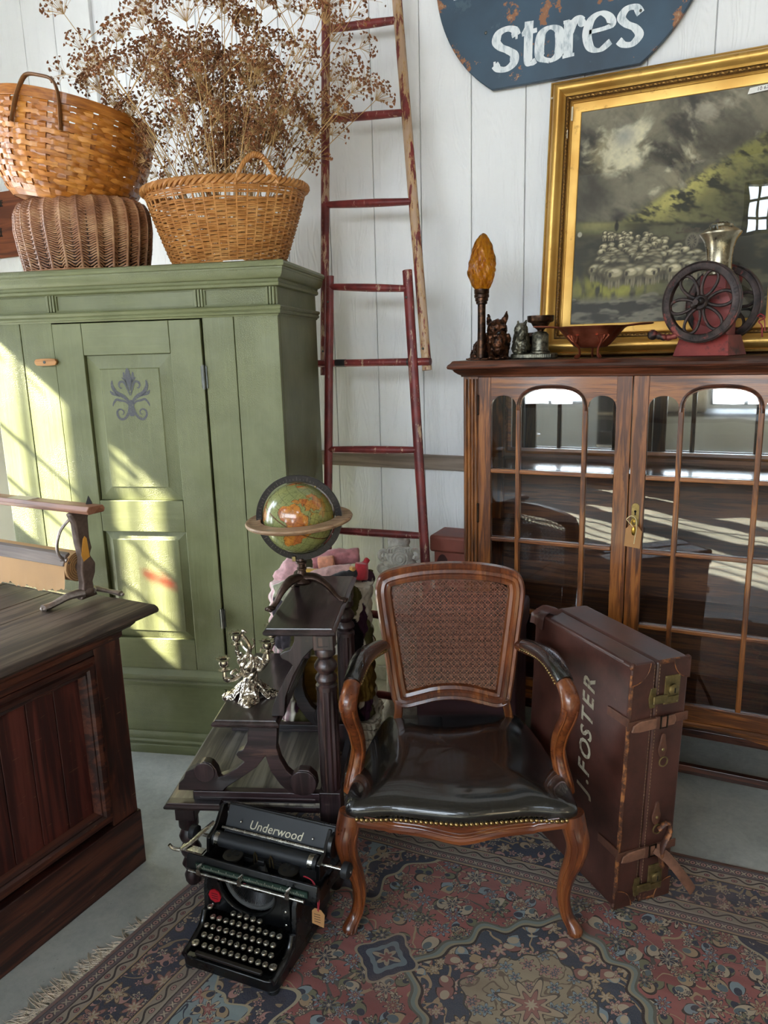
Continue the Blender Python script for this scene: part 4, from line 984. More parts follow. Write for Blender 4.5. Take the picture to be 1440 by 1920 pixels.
# ================================================================== ladder
def redpaint():
    m = Mat('chipped_red_paint'); co = m.co()
    n = m.noise(m.map(co, (30, 30, 5)), 1.3, 6, .7); g = m.noise(m.map(co, (160, 160, 6)), 1, 3, .6)
    oi = m.n('ShaderNodeObjectInfo'); rnd = S(m.nt, oi.outputs['Random'])
    th = m.n('ShaderNodeAttribute', attribute_type='OBJECT', attribute_name='wear'); wv = S(m.nt, th.outputs['Fac'])
    msk = (n+wv*.17-.645)._op('MULTIPLY', 22, clamp=True) if False else (n+wv*.17).ss(.63, .67)
    col = m.mix(m.noise(co, 14, 4, .6).ss(.3, .7), '#571a1b', '#7b2b28')
    woodc = m.mix(g, '#8a6a45', '#c3a072'); col = m.mix(msk, col, woodc); col = m.mix((n+wv*.10).ss(.615, .63)*.4, col, '#a8908a')
    return m.set(col, g*.2+.38, normal=m.bump(n*.6+g*.3, .25, .002))
RED = redpaint()
ld = thing('extension_ladder', 'tall narrow red painted wooden ladder with chipped rails leaning on the wall', 'ladder', (0, 0, 0))
def lad(z, x, off=0.0): return (x, 2.62+z*.42/3.4+off, z)
def rail(x0, z0, x1, z1, r, off, wear, fl=(.85, 1.15)):
    pts = [lad(z0+(z1-z0)*t, x0+(x1-x0)*t, off) for t in np.linspace(0, 1, 12)]
    o = MB().tube(pts, r, 10, flat=fl).obj('rail', RED, ld); o['wear'] = wear; return o
r1 = rail(-1.640, 1.50, -1.674, 3.42, .0165, .012, .55); r2 = rail(-1.166, 1.515, -1.405, 3.42, .0175, .012, 1.15)
r3 = rail(-1.578, 0.002, -1.606, 1.905, .0165, -.020, .12); r4 = rail(-1.055, 0.002, -1.252, 1.905, .0175, -.020, .35)
for z, xa, xb, off, wr in ((2.875, -1.66, -1.335, .012, .3), (2.525, -1.655, -1.29, .012, .25), (2.185, -1.65, -1.25, .012, .2), (1.848, -1.605, -1.245, -.02, .2), (1.196, -1.596, -1.18, -.02, .25), (.853, -1.59, -1.145, -.02, .15), (.51, -1.585, -1.11, -.02, .1), (.17, -1.58, -1.07, -.02, .1), (3.22, -1.668, -1.375, .012, .3)):
    pts = [lad(z+((-.028 if z > 1.3 else .012)*(t-.5)), xa+(xb-xa)*t, off) for t in np.linspace(0, 1, 7)]
    R = [.013+.0035*sin(pi*t) for t in np.linspace(0, 1, 7)]
    o = MB().tube(pts, R, 10).obj('rung', RED, ld); o['wear'] = wr
pts = [lad(1.549, x, -.004) for x in np.linspace(-1.693, -1.146, 9)]
o = MB().tube(pts, .0155, 10).obj('rung', RED, ld); o['wear'] = .3
BLK = plain('black_tape', '#161514', .5)
for x in (-1.574, -1.245): MB().tube([lad(1.549, x, -.004), lad(1.549, x+.045, -.004)], .0165, 10).obj('black_band', BLK, ld)
for (x, z, off) in ((-1.602, 1.80, -.037), (-1.245, 1.80, -.038), (-1.640, 1.60, -.006), (-1.180, 1.60, -.006)): MB().sphere(lad(z, x, off), (.005, .003, .005), 8, 6).obj('bolt', STEEL, ld)

# ================================================================== baskets on the wardrobe: positions in the wardrobe's own directions
def wpos(x, y, z): a = radians(16); return (-1.51+x*cos(a)-y*sin(a), 2.286+x*sin(a)+y*cos(a), z)
WT = 1.9125
def wicker(name, c0, c1, c2, sc=22):
    if name in _mc: return _mc[name]
    m = Mat(name); co = m.co(); n = m.noise(co, sc, 4, .65); a = m.noise(co, 3.5, 3, .5)
    col = m.ramp(n*.7+a*.35, [(.3, c0), (.52, c1), (.75, c2)]); m.set(col, n*.2+.36, normal=m.bump(m.noise(co, 220, 2, .5), .2, .001)); _mc[name] = m.m; return m.m
# ---- pale wicker laundry basket
WK = wicker('honey_wicker', '#8a5526', '#b67c42', '#d3a063')
lb = thing('wicker_basket', 'honey-coloured wicker laundry basket holding dried flowers on the wardrobe', 'basket', wpos(-.262, .255, WT), 16)
def lbr(th, h):
    t = h/.285; k = .205+.105*t**.9; return (k*cos(th), k*.72*sin(th))
NS = 46
mb = MB(); rows = 38; q = 184
for r in range(rows):
    h = .006+r*(.262/rows)+(.012 if r > 32 else 0); pts = []
    for i in range(q):
        th = 2*pi*i/q; x, y = lbr(th, h); L_ = sqrt(x*x+y*y); off = .0042*cos(th*NS/2+(pi if r % 2 else 0))
        if r > 32: off *= .4
        jz = .0016*sin(th*7+r*2.1)
        pts.append((x*(1+off/L_), y*(1+off/L_), h+jz))
    mb.tube(pts, .0036, 5, closed=True)
mb.obj('weaver', WK, lb, kind='stuff', label='closely woven rows of willow rods')
for i in range(NS):
    th = 2*pi*(i+.5)/NS; pts = [(lbr(th, h)[0], lbr(th, h)[1], h) for h in np.linspace(.002, .278, 8)]
    MB().tube(pts, .0040, 6).obj('stake', WK, lb)
mb = MB()
for ph in range(3):
    pts = []
    for i in range(220):
        th = 2*pi*i/220; x, y = lbr(th, .285); w_ = th*26+ph*2*pi/3; L_ = sqrt(x*x+y*y); pts.append((x*(1+.009*cos(w_)/L_), y*(1+.009*cos(w_)/L_), .285+.010*sin(w_)))
    mb.tube(pts, .0072, 6, closed=True)
mb.obj('braided_rim', WK, lb)
for cen in (-.92, pi-.92):
    a0, a1 = cen-.26, cen+.26; mb = MB()
    for ph in range(3):
        pts = []
        for i in range(61):
            t = i/60; th = a0+(a1-a0)*t; x, y = lbr(th, .285); zz = .270+.092*sin(pi*t)**.75; w_ = t*40+ph*2*pi/3
            pts.append((x*1.02+.0065*cos(w_)*cos(th), y*1.02+.0065*cos(w_)*sin(th), zz+.0065*sin(w_)))
        mb.tube(pts, .0055, 6)
    mb.obj('handle', WK, lb)
MB().lathe([(.19, 0), (.20, .004), (.19, .008)], 40).xf(Matrix.Diagonal((1, .72, 1, 1))).obj('basket_base', WK, lb)
sl_ = tag(MB().prism([(-.075, -.004), (.075, -.004), (.078, 0), (.06, .006), (-.07, .005)], -.03, .06, 'y').obj('white_slip', plain('white_card', '#d9d8d2', .6), bevel=.001), 'small white card lying under the front of the honey wicker basket', 'card')
sl_.location = wpos(-.155, .035, WT+.004); sl_.rotation_euler = (0, 0, radians(18)); sl_.scale = (.55, .8, .9)
# ---- brown ribbed basket, upside down
BK = wicker('brown_willow', '#5a3627', '#916344', '#c09a72', 16)
fb = thing('ribbed_basket', 'brown ribbed willow basket turned upside down under the orange basket', 'basket', wpos(-.845, .24, WT+.009), 16); fb.scale = (.93, .93, 1.0)
NR = 26
def fbs(th, t):
    """t 0 foot .. 1 crown"""
    z = .272*sin(min(1, t*1.02)*pi/2)**.85 if t < .97 else .272
    prof = np.interp(t, [0, .15, .35, .55, .72, .85, .93, 1], [.246, .262, .272, .268, .248, .205, .15, .07]); 
    rib = 1+.030*cos(th*NR)*min(1, (1-t)*4)
    return Vector((prof*1.02*cos(th)*rib, prof*.80*sin(th)*rib, z))
mb = MB(); rows = 50; q = 26*8
for r in range(rows):
    t = .012+.975*r/rows; pts = []
    for i in range(q):
        th = 2*pi*i/q; p = fbs(th, min(1, t+.012*cos(th*NR)*(1 if t < .9 else 0))); s_ = .003*cos(th*NR/1.0*2+(pi if r % 2 else 0)); L_ = sqrt(p.x**2+p.y**2); pts.append((p.x*(1+s_/L_), p.y*(1+s_/L_), p.z))
    mb.tube(pts, .0036, 5, closed=True)
mb.obj('weaver', BK, fb, kind='stuff', label='fine close rows of brown willow')
for i in range(NR):
    th = 2*pi*i/NR; MB().tube([fbs(th, t)*1.0 for t in np.linspace(0.0, .96, 12)], .0055, 6).obj('rib', BK, fb)
MB().tube([fbs(2*pi*i/90, 1.0)*1.0 for i in range(90)], .006, 6, closed=True).obj('crown_ring', BK, fb)
MB().grid(lambda u, v: fbs(2*pi*u, .02+.96*v)*.985, 60, 20, wrapu=True).obj('lining', plain('dark_inside', '#22140e', .9), fb)
mb = MB().tube([fbs(2*pi*i/120, 0.0)*1.01 for i in range(120)], .008, 6, closed=True); mb.obj('foot_rim', BK, fb)
pk = fbs(pi*1.03, .62); MB().tube(spline([(pk.x, pk.y-.01, pk.z+.03), (pk.x-.018, pk.y-.02, pk.z+.02), (pk.x-.02, pk.y-.02, pk.z-.01), (pk.x-.01, pk.y-.02, pk.z-.04)], 5), .0022, 5).obj('loose_tie', plain('cotton_string', '#d6c596', .8), fb)
# ---- orange splint basket, tilted
SPL = []
for k_, (a, b, c_) in enumerate((('#8a4c16', '#b06a22', '#cd8838'), ('#7b4315', '#9f5f20', '#c07d34'), ('#93561f', '#bd7a30', '#d9974a'))):
    m = Mat('orange_splint_%d' % k_); co = m.co(); n = m.noise(m.map(co, (9, 9, 60)), 1.5, 4, .6); m.set(m.ramp(n, [(.3, a), (.5, b), (.72, c_)]), n*.2+.30, normal=m.bump(n, .2, .001)); m.b.inputs['Coat Weight'].default_value = .25; SPL.append(m.m)
ob = thing('splint_basket', 'large round orange splint basket with bent handles, topmost of the stack', 'basket', wpos(-.905, .245, WT+.262), 16)
ob.rotation_euler = (radians(-2), radians(12), radians(16)); ob.scale = (.94, .94, 1.0)
NST = 24
def obr(t): return float(np.interp(t, [0, .08, .22, .42, .65, .85, 1], [.205, .232, .262, .288, .302, .303, .298]))
OH = .345
ROWS = 17
for r in range(ROWS):
    h = .018+r*(OH-.055)/ROWS; hh = (OH-.055)/ROWS*.90; t = h/OH; n_ = NST*8; vs = []; ju = RNG.normal(0, .0012, n_)
    for i in range(n_):
        th = 2*pi*i/n_; off = .0042*cos(th*NST/2+(pi if r % 2 else 0)); off = math.copysign(min(abs(off)*1.6, .0038), off)
        for dz, dr in ((0, -.001), (0, .0012), (hh, .0012), (hh, -.001)):
            R_ = obr((h+dz)/OH)+off+dr; vs.append((R_*cos(th), R_*sin(th), h+dz+ju[i]))
    fs = [(i*4+j, i*4+(j+1) % 4, ((i+1) % n_)*4+(j+1) % 4, ((i+1) % n_)*4+j) for i in range(n_) for j in range(4)]
    MB().add(vs, fs).obj('splint_hoop', SPL[r % 3], ob, smooth=30)
for i in range(NST):
    th = 2*pi*(i+.5)/NST; vs = []; hs = np.linspace(.0, OH-.02, 40); wd = .031
    for k_, h in enumerate(hs):
        r = (h-.018)/((OH-.055)/ROWS); ph = cos((i+.5)*pi)*0+(1 if i % 2 else -1)
        off = -.0030*ph*sin(pi*(r)) if 0 < r < ROWS else 0
        R_ = obr(h/OH)+off
        for s_, dr in ((-1, -.001), (1, -.001), (1, .001), (-1, .001)):
            a = th+s_*wd/R_*.95; vs.append(((R_+dr)*cos(a), (R_+dr)*sin(a), h))
    fs = [(k_*4+j, k_*4+(j+1) % 4, k_*4+4+(j+1) % 4, k_*4+4+j) for k_ in range(len(hs)-1) for j in range(4)]
    MB().add(vs, fs).obj('stave', SPL[(i*7) % 3], ob, smooth=30)
def ring_band(name, h0, h1, g, th_, mat):
    mb = MB(); n_ = 90; vs = []
    for i in range(n_):
        a = 2*pi*i/n_
        for hh, dr in ((h0, g), (h0, g+th_), (h1, g+th_), (h1, g)): R_ = obr(hh/OH)+dr; vs.append((R_*cos(a), R_*sin(a), hh))
    return mb.add(vs, [(i*4+j, i*4+(j+1) % 4, ((i+1) % n_)*4+(j+1) % 4, ((i+1) % n_)*4+j) for i in range(n_) for j in range(4)]).obj(name, mat, ob, smooth=30, bevel=.001)
ring_band('rim_hoop', OH-.036, OH, .004, .005, SPL[1]); ring_band('rim_hoop', OH-.034, OH-.002, -.009, .005, SPL[1])
MB().lathe([(.02, .004), (.205, .002), (.215, .012), (.21, .02), (.02, .016)], 40).obj('basket_base', SPL[1], ob)
HB = plain('bent_ash', '#7a5230', .4, 0, .25, 40)
for ca in (radians(-84), radians(96)):
    pts = []
    for t in np.linspace(-1, 1, 41):
        a = ca+.30*math.copysign(abs(t)**.62, t); hh = OH-.125+.160*(1-abs(t)**3.2)
        rr_ = obr(min(1, hh/OH))+.013
        pts.append((rr_*cos(a), rr_*sin(a), hh))
    MB().tube(pts, .0095, 8, flat=(1.3, .6)).obj('handle', HB, ob)
MB().tube([(obr(t)*1.06*cos(radians(-98)), obr(t)*1.06*sin(radians(-98)), OH*t) for t in (.60, .66, .72)], .001, 4).obj('lashing', HB, ob)
# ---- wooden signboard hung on the wall, mostly out of frame
sb = thing('wooden_signboard', 'red-brown wooden board with black print behind the baskets at left edge', 'board', (-3.72, WALL_Y-.002, 2.165))
box('board', wood('redwood_board', ['#4a2416', '#6f3a22', '#8b5030'], 'x', .8, .6), sb, -.55, .20, -.024, -.002, 0, .345, .003)
for x0, x1, z0, z1 in ((-.16, -.085, .268, .302), (-.162, -.118, .112, .158)):
    mb = MB()
    for k_ in range(3): mb.box(x0+k_*(x1-x0)/3, x0+(k_+.7)*(x1-x0)/3, -.0255, -.0235, z0, z1)
    for zz in (z0, (z0+z1)/2, z1-.006): mb.box(x0, x1, -.0255, -.0235, zz, zz+.006)
    mb.obj('printed_mark', plain('ink_black', '#2a2622', .6), sb, smooth=0)

# ================================================================== dried flowers standing in the wicker basket
STEM = plain('dry_stem', '#b6925f', .8, 0, .25, 40, .1); SEED = plain('dry_seed', '#80512f', .8, 0, .5, 24, .1)
df = thing('dried_flowers', 'big bunch of dried brown umbel seed heads standing in the wicker basket', 'dried flowers', wpos(-.262, .255, WT+.008), 16)
stem = MB(); rays = MB(); seeds = MB(); rs = np.random.default_rng(11)
SD_V = [(0, 0, 0), (1, 0, .9), (-.5, .87, .9), (-.5, -.87, .9), (0, 0, 1.15)]; SD_F = [(0, 2, 1), (0, 3, 2), (0, 1, 3), (4, 1, 2), (4, 2, 3), (4, 3, 1)]
def umbel(c, d, R, n):
    d = Vector(d).normalized(); a = d.orthogonal().normalized(); b = d.cross(a); c = Vector(c)
    for i in range(n):
        ph = 2.39996*i+rs.uniform(0, .3); tl = sqrt((i+.5)/n)*1.08+rs.normal(0, .06)
        v = (d*cos(tl)+(a*cos(ph)+b*sin(ph))*sin(tl)); L_ = R*rs.uniform(.82, 1.12); e = c+v*L_
        rays.tube([c, c+v*L_*.55+d*.003, e], .00055, 3, caps=False)
        for q_ in range(rs.integers(1, 3)):
            s_ = rs.uniform(.0042, .0072); p = e+Vector(rs.normal(0, .004, 3)); M = Matrix.Translation(p) @ v.to_track_quat('Z', 'Y').to_matrix().to_4x4() @ Matrix.Rotation(rs.uniform(0, 6), 4, 'Z') @ Matrix.Scale(s_*1.25, 4)
            seeds.add([tuple(M @ Vector(x)) for x in SD_V], SD_F)
NST_ = 54
for i in range(NST_):
    ang = 2*pi*(i*.618034 % 1); sp_ = sqrt((i+.5)/NST_); bx, by = .15*sp_*cos(ang), .09*sp_*sin(ang)
    ln = rs.uniform(.50, .98)*(1-.18*sp_); out = sp_*rs.uniform(.55, 1.25)
    tip = Vector((bx+out*.46*cos(ang)+.03+rs.normal(0, .03), by+out*.20*sin(ang)+rs.normal(0, .025), .06+ln))
    b0 = Vector((bx*.7, by*.7, .004)); mid = b0.lerp(tip, .5)+Vector((-.25*(tip.x-b0.x)*.5, -.25*(tip.y-b0.y)*.5, .02))
    ctl = spline([b0, mid, tip], 7); stem.tube(ctl, list(np.linspace(.0026, .0012, len(ctl))), 5, caps=False)
    d = (Vector(ctl[-1])-Vector(ctl[-3])).normalized(); umbel(tip, d, rs.uniform(.05, .085), rs.integers(26, 40))
    for k_ in range(rs.integers(3, 6)):
        t = rs.uniform(.42, .92); j = int(t*(len(ctl)-1)); p = Vector(ctl[j]); a2 = rs.uniform(0, 2*pi); L_ = rs.uniform(.10, .24)
        dd = Vector((cos(a2)*.8, sin(a2)*.45, rs.uniform(.35, 1.0))).normalized()
        e = p+dd*L_; m_ = p+dd*L_*.5+Vector((0, 0, .014)); stem.tube(spline([p, m_, e], 3), [.0013]*7, 4, caps=False)
        umbel(e, (e-m_), rs.uniform(.036, .066), rs.integers(16, 28))
stem.obj('stem', STEM, df, kind='stuff', label='tangled straw-coloured stems'); rays.obj('umbel_ray', STEM, df, kind='stuff', label='thin pale rays of the umbels'); seeds.obj('seed_head', SEED, df, smooth=0, kind='stuff', label='small dark brown seeds')
# ================================================================== shared: lumpy one-piece figures
def blobby(mb, name, mat, parent=None, voxel=.004, smooth=4, noise=0.0, nscale=.02, **k):
    """several overlapping shapes fused into one continuous surface"""
    o = mb.obj(name, mat, parent, smooth=180, **k)
    r = o.modifiers.new('fuse', 'REMESH'); r.mode = 'VOXEL'; r.voxel_size = voxel; r.use_smooth_shade = True
    s = o.modifiers.new('soften', 'SMOOTH'); s.factor = .5; s.iterations = smooth
    if noise:
        t = bpy.data.textures.new('rough', 'CLOUDS'); t.noise_scale = nscale; t.noise_depth = 2
        d = o.modifiers.new('roughen', 'DISPLACE'); d.texture = t; d.strength = noise; d.mid_level = .5; d.texture_coords = 'LOCAL'
    return o
def color_mesh(name, vs, fs, cols, mat_name, parent=None, rough=.8, bumpk=0.0, smooth=True, spec=.3, bscale=200):
    me = bpy.data.meshes.new(name); me.from_pydata(vs, [], fs)
    at = me.color_attributes.new('dye', 'FLOAT_COLOR', 'POINT'); c4 = np.ones((len(vs), 4), np.float32); c4[:, :3] = cols; at.data.foreach_set('color', c4.ravel())
    m = Mat(mat_name); a = m.n('ShaderNodeAttribute', attribute_name='dye'); col = S(m.nt, a.outputs['Color'])
    m.set(col, rough); m.b.inputs['Specular IOR Level'].default_value = spec
    if bumpk: m.set(normal=m.bump(m.noise(m.co(), bscale, 3, .6), bumpk, .002))
    me.materials.append(m.m); me.polygons.foreach_set('use_smooth', [smooth]*len(me.polygons)); me.update()
    o = bpy.data.objects.new(name, me); COL.objects.link(o)
    if parent: o.parent = parent
    return o
def vnoise(x, y, seed, octv=5, gain=.55):
    """fractal value noise on arrays"""
    r = np.random.default_rng(seed); T = r.random((64, 64)); out = np.zeros_like(x); a = 1.0; tot = 0
    for o_ in range(octv):
        f = 2**o_; X, Y = x*f+o_*7.3, y*f+o_*3.1; i, j = np.floor(X).astype(int), np.floor(Y).astype(int); fx_, fy_ = X-i, Y-j
        fx_, fy_ = fx_*fx_*(3-2*fx_), fy_*fy_*(3-2*fy_); g = lambda a_, b_: T[a_ % 64, b_ % 64]
        out += a*((g(i, j)*(1-fx_)+g(i+1, j)*fx_)*(1-fy_)+(g(i, j+1)*(1-fx_)+g(i+1, j+1)*fx_)*fy_); tot += a; a *= gain
    return out/tot
sst = lambda a, b, x: (lambda t: t*t*(3-2*t))(np.clip((x-a)/(b-a), 0, 1))
LIN = lambda h: np.array(lin(h))
# ================================================================== framed picture (local z runs up the leaning picture)
pt = thing('framed_painting', 'gilt framed landscape with a flock of sheep on a mountain road', 'painting', (0, 2.950, 1.5535))
LEAN = -math.atan(.13); pt.rotation_euler = (LEAN, 0, 0)
PX0, PX1, PZ0, PZ1 = -.629, .036, .121, .895
GOLD = Mat('old_gilding'); _c = GOLD.co(); _n = GOLD.noise(_c, 22, 5, .65); _s = GOLD.noise(GOLD.map(_c, (3, 3, 3)), 1.5, 3, .5)
GOLD.set(GOLD.mix(_n.ss(.60, .74)*.55, GOLD.mix(_s.ss(.3, .7), '#b98a42', '#d9b062'), '#6b4a24'), _n*.3+.26, .72, GOLD.bump(_n, .15, .002)); GOLD = GOLD.m
def fr(name, prof, mat=None, smooth=32, par=pt):
    return MB().sweep(prof, [(PX0, 0, PZ0), (PX1, 0, PZ0), (PX1, 0, PZ1), (PX0, 0, PZ1)], (0, -1, 0)).obj(name, mat or GOLD, par, smooth=smooth)
fr('slip', [(0, -.030), (0, .012), (.003, .014), (.030, .018), (.032, .022), (.034, .022), (.034, -.030)])
fr('fillet', [(.034, -.03), (.034, .024), (.037, .027), (.040, .024), (.040, -.03)])
fr('ornament_band', [(.040, -.03), (.040, .024), (.046, .030), (.053, .030), (.056, .026), (.056, -.03)], plain('dark_gilt_ornament', '#5f4320', .45, .7, .4, 120, .8))
fr('cushion', [(.056, -.03), (.056, .032), (.062, .036)]+[(.064+.040*t, .036+.020*sin(pi*t)**.8) for t in np.linspace(0.02, .98, 9)]+[(.106, .030), (.106, -.03)])
fr('back_edge', [(.106, -.03), (.106, .026), (.110, .030), (.116, .026), (.117, -.03)])
LEAF = MB()
LEAF.add([(-.006, 0, 0), (0, -.003, .0038), (.006, 0, 0), (0, -.003, -.0038), (0, 0, 0)], [(0, 1, 4), (1, 2, 4), (2, 3, 4), (3, 0, 4)])
orn = MB(); e = .048
def along(a, b, horizontal, fixed):
    n = int((b-a)/.0135)
    for i in range(n):
        t = a+(i+.5)*(b-a)/n; x, z = (t, fixed) if horizontal else (fixed, t); s_ = 1 if i % 2 else -1
        orn.sphere((x, -.0305, z), (.0052 if horizontal else .0034, .0022, .0034 if horizontal else .0052), 6, 4)
        q = [(x, -.031, z)]; dx, dz = (.006, .0035*s_) if horizontal else (.0035*s_, .006)
        orn.tube([(x-dx, -.031, z-dz), (x, -.0335, z), (x+dx, -.031, z+dz)], .0011, 4)
along(PX0-e, PX1+e, True, PZ0-e); along(PX0-e, PX1+e, True, PZ1+e); along(PZ0-e, PZ1+e, False, PX0-e); along(PZ0-e, PZ1+e, False, PX1+e)
orn.obj('leaf_ornament', plain('rubbed_gilt', '#94703a', .4, .85, .35, 150), pt, kind='stuff', label='fine carved leaf pattern running round the frame')
chip = MB()
for x, z, w_, h_ in ((-.662, .86, .006, .05), (-.675, .80, .003, .03), (-.741, .95, .010, .006), (-.72, .40, .005, .01)): chip.box(x, x+w_, -.0345, -.030, z, z+h_)
chip.obj('plaster_chip', plain('bare_gesso', '#c8bba2', .8), pt, smooth=0)
def paint_picture():
    W, H = 400, 466; U, V = np.meshgrid(np.linspace(0, 1, W), np.linspace(0, 1, H)); im = np.zeros((H, W, 3))
    def lay(mask, col): im[:] = im*(1-mask[..., None])+np.asarray(col)*mask[..., None] if np.ndim(col) == 1 else im*(1-mask[..., None])+col*mask[..., None]
    mixc = lambda a, b, t: LIN(a)*(1-t[..., None])+LIN(b)*t[..., None]
    wx_, wy_ = vnoise(U*3, V*3, 41, 4)-.5, vnoise(U*3+9, V*3+5, 42, 4)-.5
    n1 = vnoise(U*4+1.6*wx_, V*5+1.6*wy_, 1); n2 = vnoise(U*3-V*2+1.5*wx_, V*6+U*3+1.5*wy_, 2); n3 = vnoise(U*13+3*wx_, V*16+3*wy_, 3, 5)
    stk = vnoise(U*5-V*5+2*wx_, U*14+V*16+2*wy_, 43, 5)
    im[:] = mixc('#3c3934', '#8a826c', sst(.36, .64, n2*.5+n1*.2+stk*.3))
    d1 = np.exp(-(((U-.20)-(V-.83)*.35)**2)/.035-((V-.80)**2)/.016); d2 = np.exp(-(((U-.47)-(V-.60)*.75)**2)/.008-((V-.68)**2)/.022); d3 = np.exp(-((U-.62)**2)/.06-((V-.93)**2)/.006)
    cl = sst(.50, .72, n1*.35+n3*.35+.46*d1); lay(cl, mixc('#9c9070', '#e9dfbb', sst(.40, .62, n3*.6+n1*.4)))
    c2 = sst(.52, .72, n3*.4+stk*.3+.40*d2); lay(c2*.95, mixc('#9a8f74', '#ddd2b0', sst(.4, .62, n3)))
    c3 = sst(.56, .74, stk*.5+n3*.2+.34*d3); lay(c3*.85, mixc('#93897a', '#cfc4a6', n3))
    dk = np.exp(-((U-.08)**2)/.012-((V-.60)**2)/.012)+.8*np.exp(-((U-.78)**2)/.03-((V-.78)**2)/.006); lay(np.clip(dk*sst(.3, .6, n2), 0, .85), LIN('#37332f'))
    lay(np.exp(-((U-.24)**2)/.003-((V-.86)**2)/.002)*.6, LIN('#6d7480'))
    # hillside: ridge from lower left to upper right, veiled by cloud
    ridge = .455+.47*np.clip(U-.16, 0, 1)**1.05+.05*(vnoise(U*7, V*0, 5)-.5)
    hill = sst(-.01, .05, ridge-V); st = vnoise(U*6-V*6+1.5*wx_, V*20+U*10, 6, 5); st2 = vnoise(U*26-V*20, V*60+U*30, 44, 3)
    lay(hill, mixc('#26261a', '#757046', sst(.36, .64, st*.7+st2*.3)))
    sun_ = hill*np.exp(-((U-.50-(V-.58)*1.2)**2)/.022-((V-.60)**2)/.012); lay(np.clip(sun_*1.7*sst(.38, .60, st*.5+st2*.5), 0, .95), LIN('#c2b768'))
    sun2 = hill*np.exp(-((U-.86)**2)/.02-((V-.74)**2)/.006); lay(np.clip(sun2*sst(.4, .6, st2), 0, .8), LIN('#8f8a4e'))
    mist = np.exp(-((V-ridge)**2)/.0022)*sst(.46, .66, n3)*sst(.3, .6, U); lay(np.clip(mist*.85, 0, .85), LIN('#a59c86'))
    lay(hill*np.exp(-((U-.88)**2)/.03-((V-.47)**2)/.015)*.75, LIN('#33311f')); lay(hill*np.exp(-((U-.25)**2)/.02-((V-.53)**2)/.0016)*.6, LIN('#2a281c'))
    # moor and road
    gnd = sst(0, .02, .50-.08*U-V); rk = vnoise(U*9, V*24, 8, 4); lay(gnd, mixc('#25251b', '#5d593f', sst(.34, .68, rk)))
    lay(gnd*np.exp(-((U-.13)**2)/.025-((V-.47)**2)/.0016)*.8, LIN('#9c9660'))
    gr = np.exp(-((U-.20)**2)/.03-((V-.185)**2)/.006)*sst(.25, .6, vnoise(U*30, V*12, 9, 3)); lay(np.clip(gr*1.5, 0, .95), LIN('#9c973f'))
    fg = sst(.0, .05, .125+.04*n1-V); lay(fg, mixc('#2a2824', '#7a7464', sst(.42, .66, vnoise(U*8, V*26, 12, 4))))
    lay(sst(.05, .4, 1-U*3)*sst(.12, .30, V)*sst(.46, .36, V)*.6, LIN('#33322a'))
    r = np.random.default_rng(5)
    def ell(cx, cy, rx, ry, col, a=1.0, soft=.25):
        i0, i1 = max(0, int((cx-1.4*rx)*(W-1))), min(W, int((cx+1.4*rx)*(W-1))+2); j0, j1 = max(0, int((cy-1.4*ry)*(H-1))), min(H, int((cy+1.4*ry)*(H-1))+2)
        if i1 <= i0 or j1 <= j0: return
        q = np.sqrt(((U[j0:j1, i0:i1]-cx)/rx)**2+((V[j0:j1, i0:i1]-cy)/ry)**2); m_ = (a*(1-sst(1-soft, 1+soft, q)))[..., None]
        im[j0:j1, i0:i1] = im[j0:j1, i0:i1]*(1-m_)+(LIN(col) if isinstance(col, str) else col)*m_
    for i in range(26):
        x, y = r.uniform(0, 1), r.uniform(.02, .13); s = r.uniform(.012, .035); ell(x, y, s, s*.42, '#807a6a', .8); ell(x, y-s*.2, s*.9, s*.2, '#35322c', .6)
    # cart and driver
    for k in range(40): a = r.uniform(-.06, .06); ell(.60+a, .395+abs(r.normal(0, .012)), .006, .004, '#4b4132', .8)
    ell(.70, .375, .085, .018, '#6c6456'); ell(.70, .358, .085, .010, '#4a4439'); ell(.618, .357, .030, .036, '#857b67'); ell(.618, .357, .024, .030, '#3d382f')
    for a in np.arange(6)*pi/6:
        for t in np.linspace(-1, 1, 14): ell(.618+.023*t*cos(a), .357+.030*t*sin(a), .0025, .0022, '#7a705c', .8)
    ell(.735, .412, .016, .022, '#8c8066'); ell(.735, .436, .009, .010, '#3b342c')
    ell(.228, .452, .011, .022, '#27241f'); ell(.228, .478, .006, .007, '#27241f'); ell(.03, .43, .012, .012, '#b9b29a')
    sheep = []
    for i in range(170):
        v = .43-.20*r.random()**.8; lo = .10+.22*(.43-v)/.2*.1+.15*(v-.25)*2.2; hi = .30+.42*((.43-v)/.17)**.7
        sheep.append((v, r.uniform(max(.12, lo), min(.78, hi))))
    sheep += [(.262, .13), (.285, .19), (.255, .27), (.232, .345), (.228, .42), (.245, .49), (.262, .57), (.268, .64), (.300, .15), (.29, .36), (.27, .43)]
    for v, u in sorted(sheep, reverse=True):
        s = .0095+.031*np.clip((.435-v)/.2, 0, 1)**1.1; c = r.uniform(.8, 1.08); d = r.choice([-1, 1]); s *= r.uniform(.85, 1.1)
        ell(u, v-s*.2, s*1.35, s*1.05, '#2a271e', .75, .5); 
        for q in (-.55, -.25, .3, .6): ell(u+q*s, v-s*.95, s*.13, s*.55, '#8a7f66', .95)
        ell(u, v, s*1.0, s*.72, LIN('#776c52')*c); ell(u+s*.1, v+s*.2, s*.82, s*.45, LIN('#c9bb94')*c, .9); ell(u, v+s*.36, s*.55, s*.2, LIN('#e8dcb8')*c, .85)
        hx = u+d*s*.45; ell(hx, v+s*.12, s*.34, s*.36, LIN('#b4a884')*c); ell(hx+d*s*.06, v-s*.02, s*.2, s*.26, '#3a3229'); ell(hx, v+s*.22, s*.42, s*.08, '#4a4034', .6)
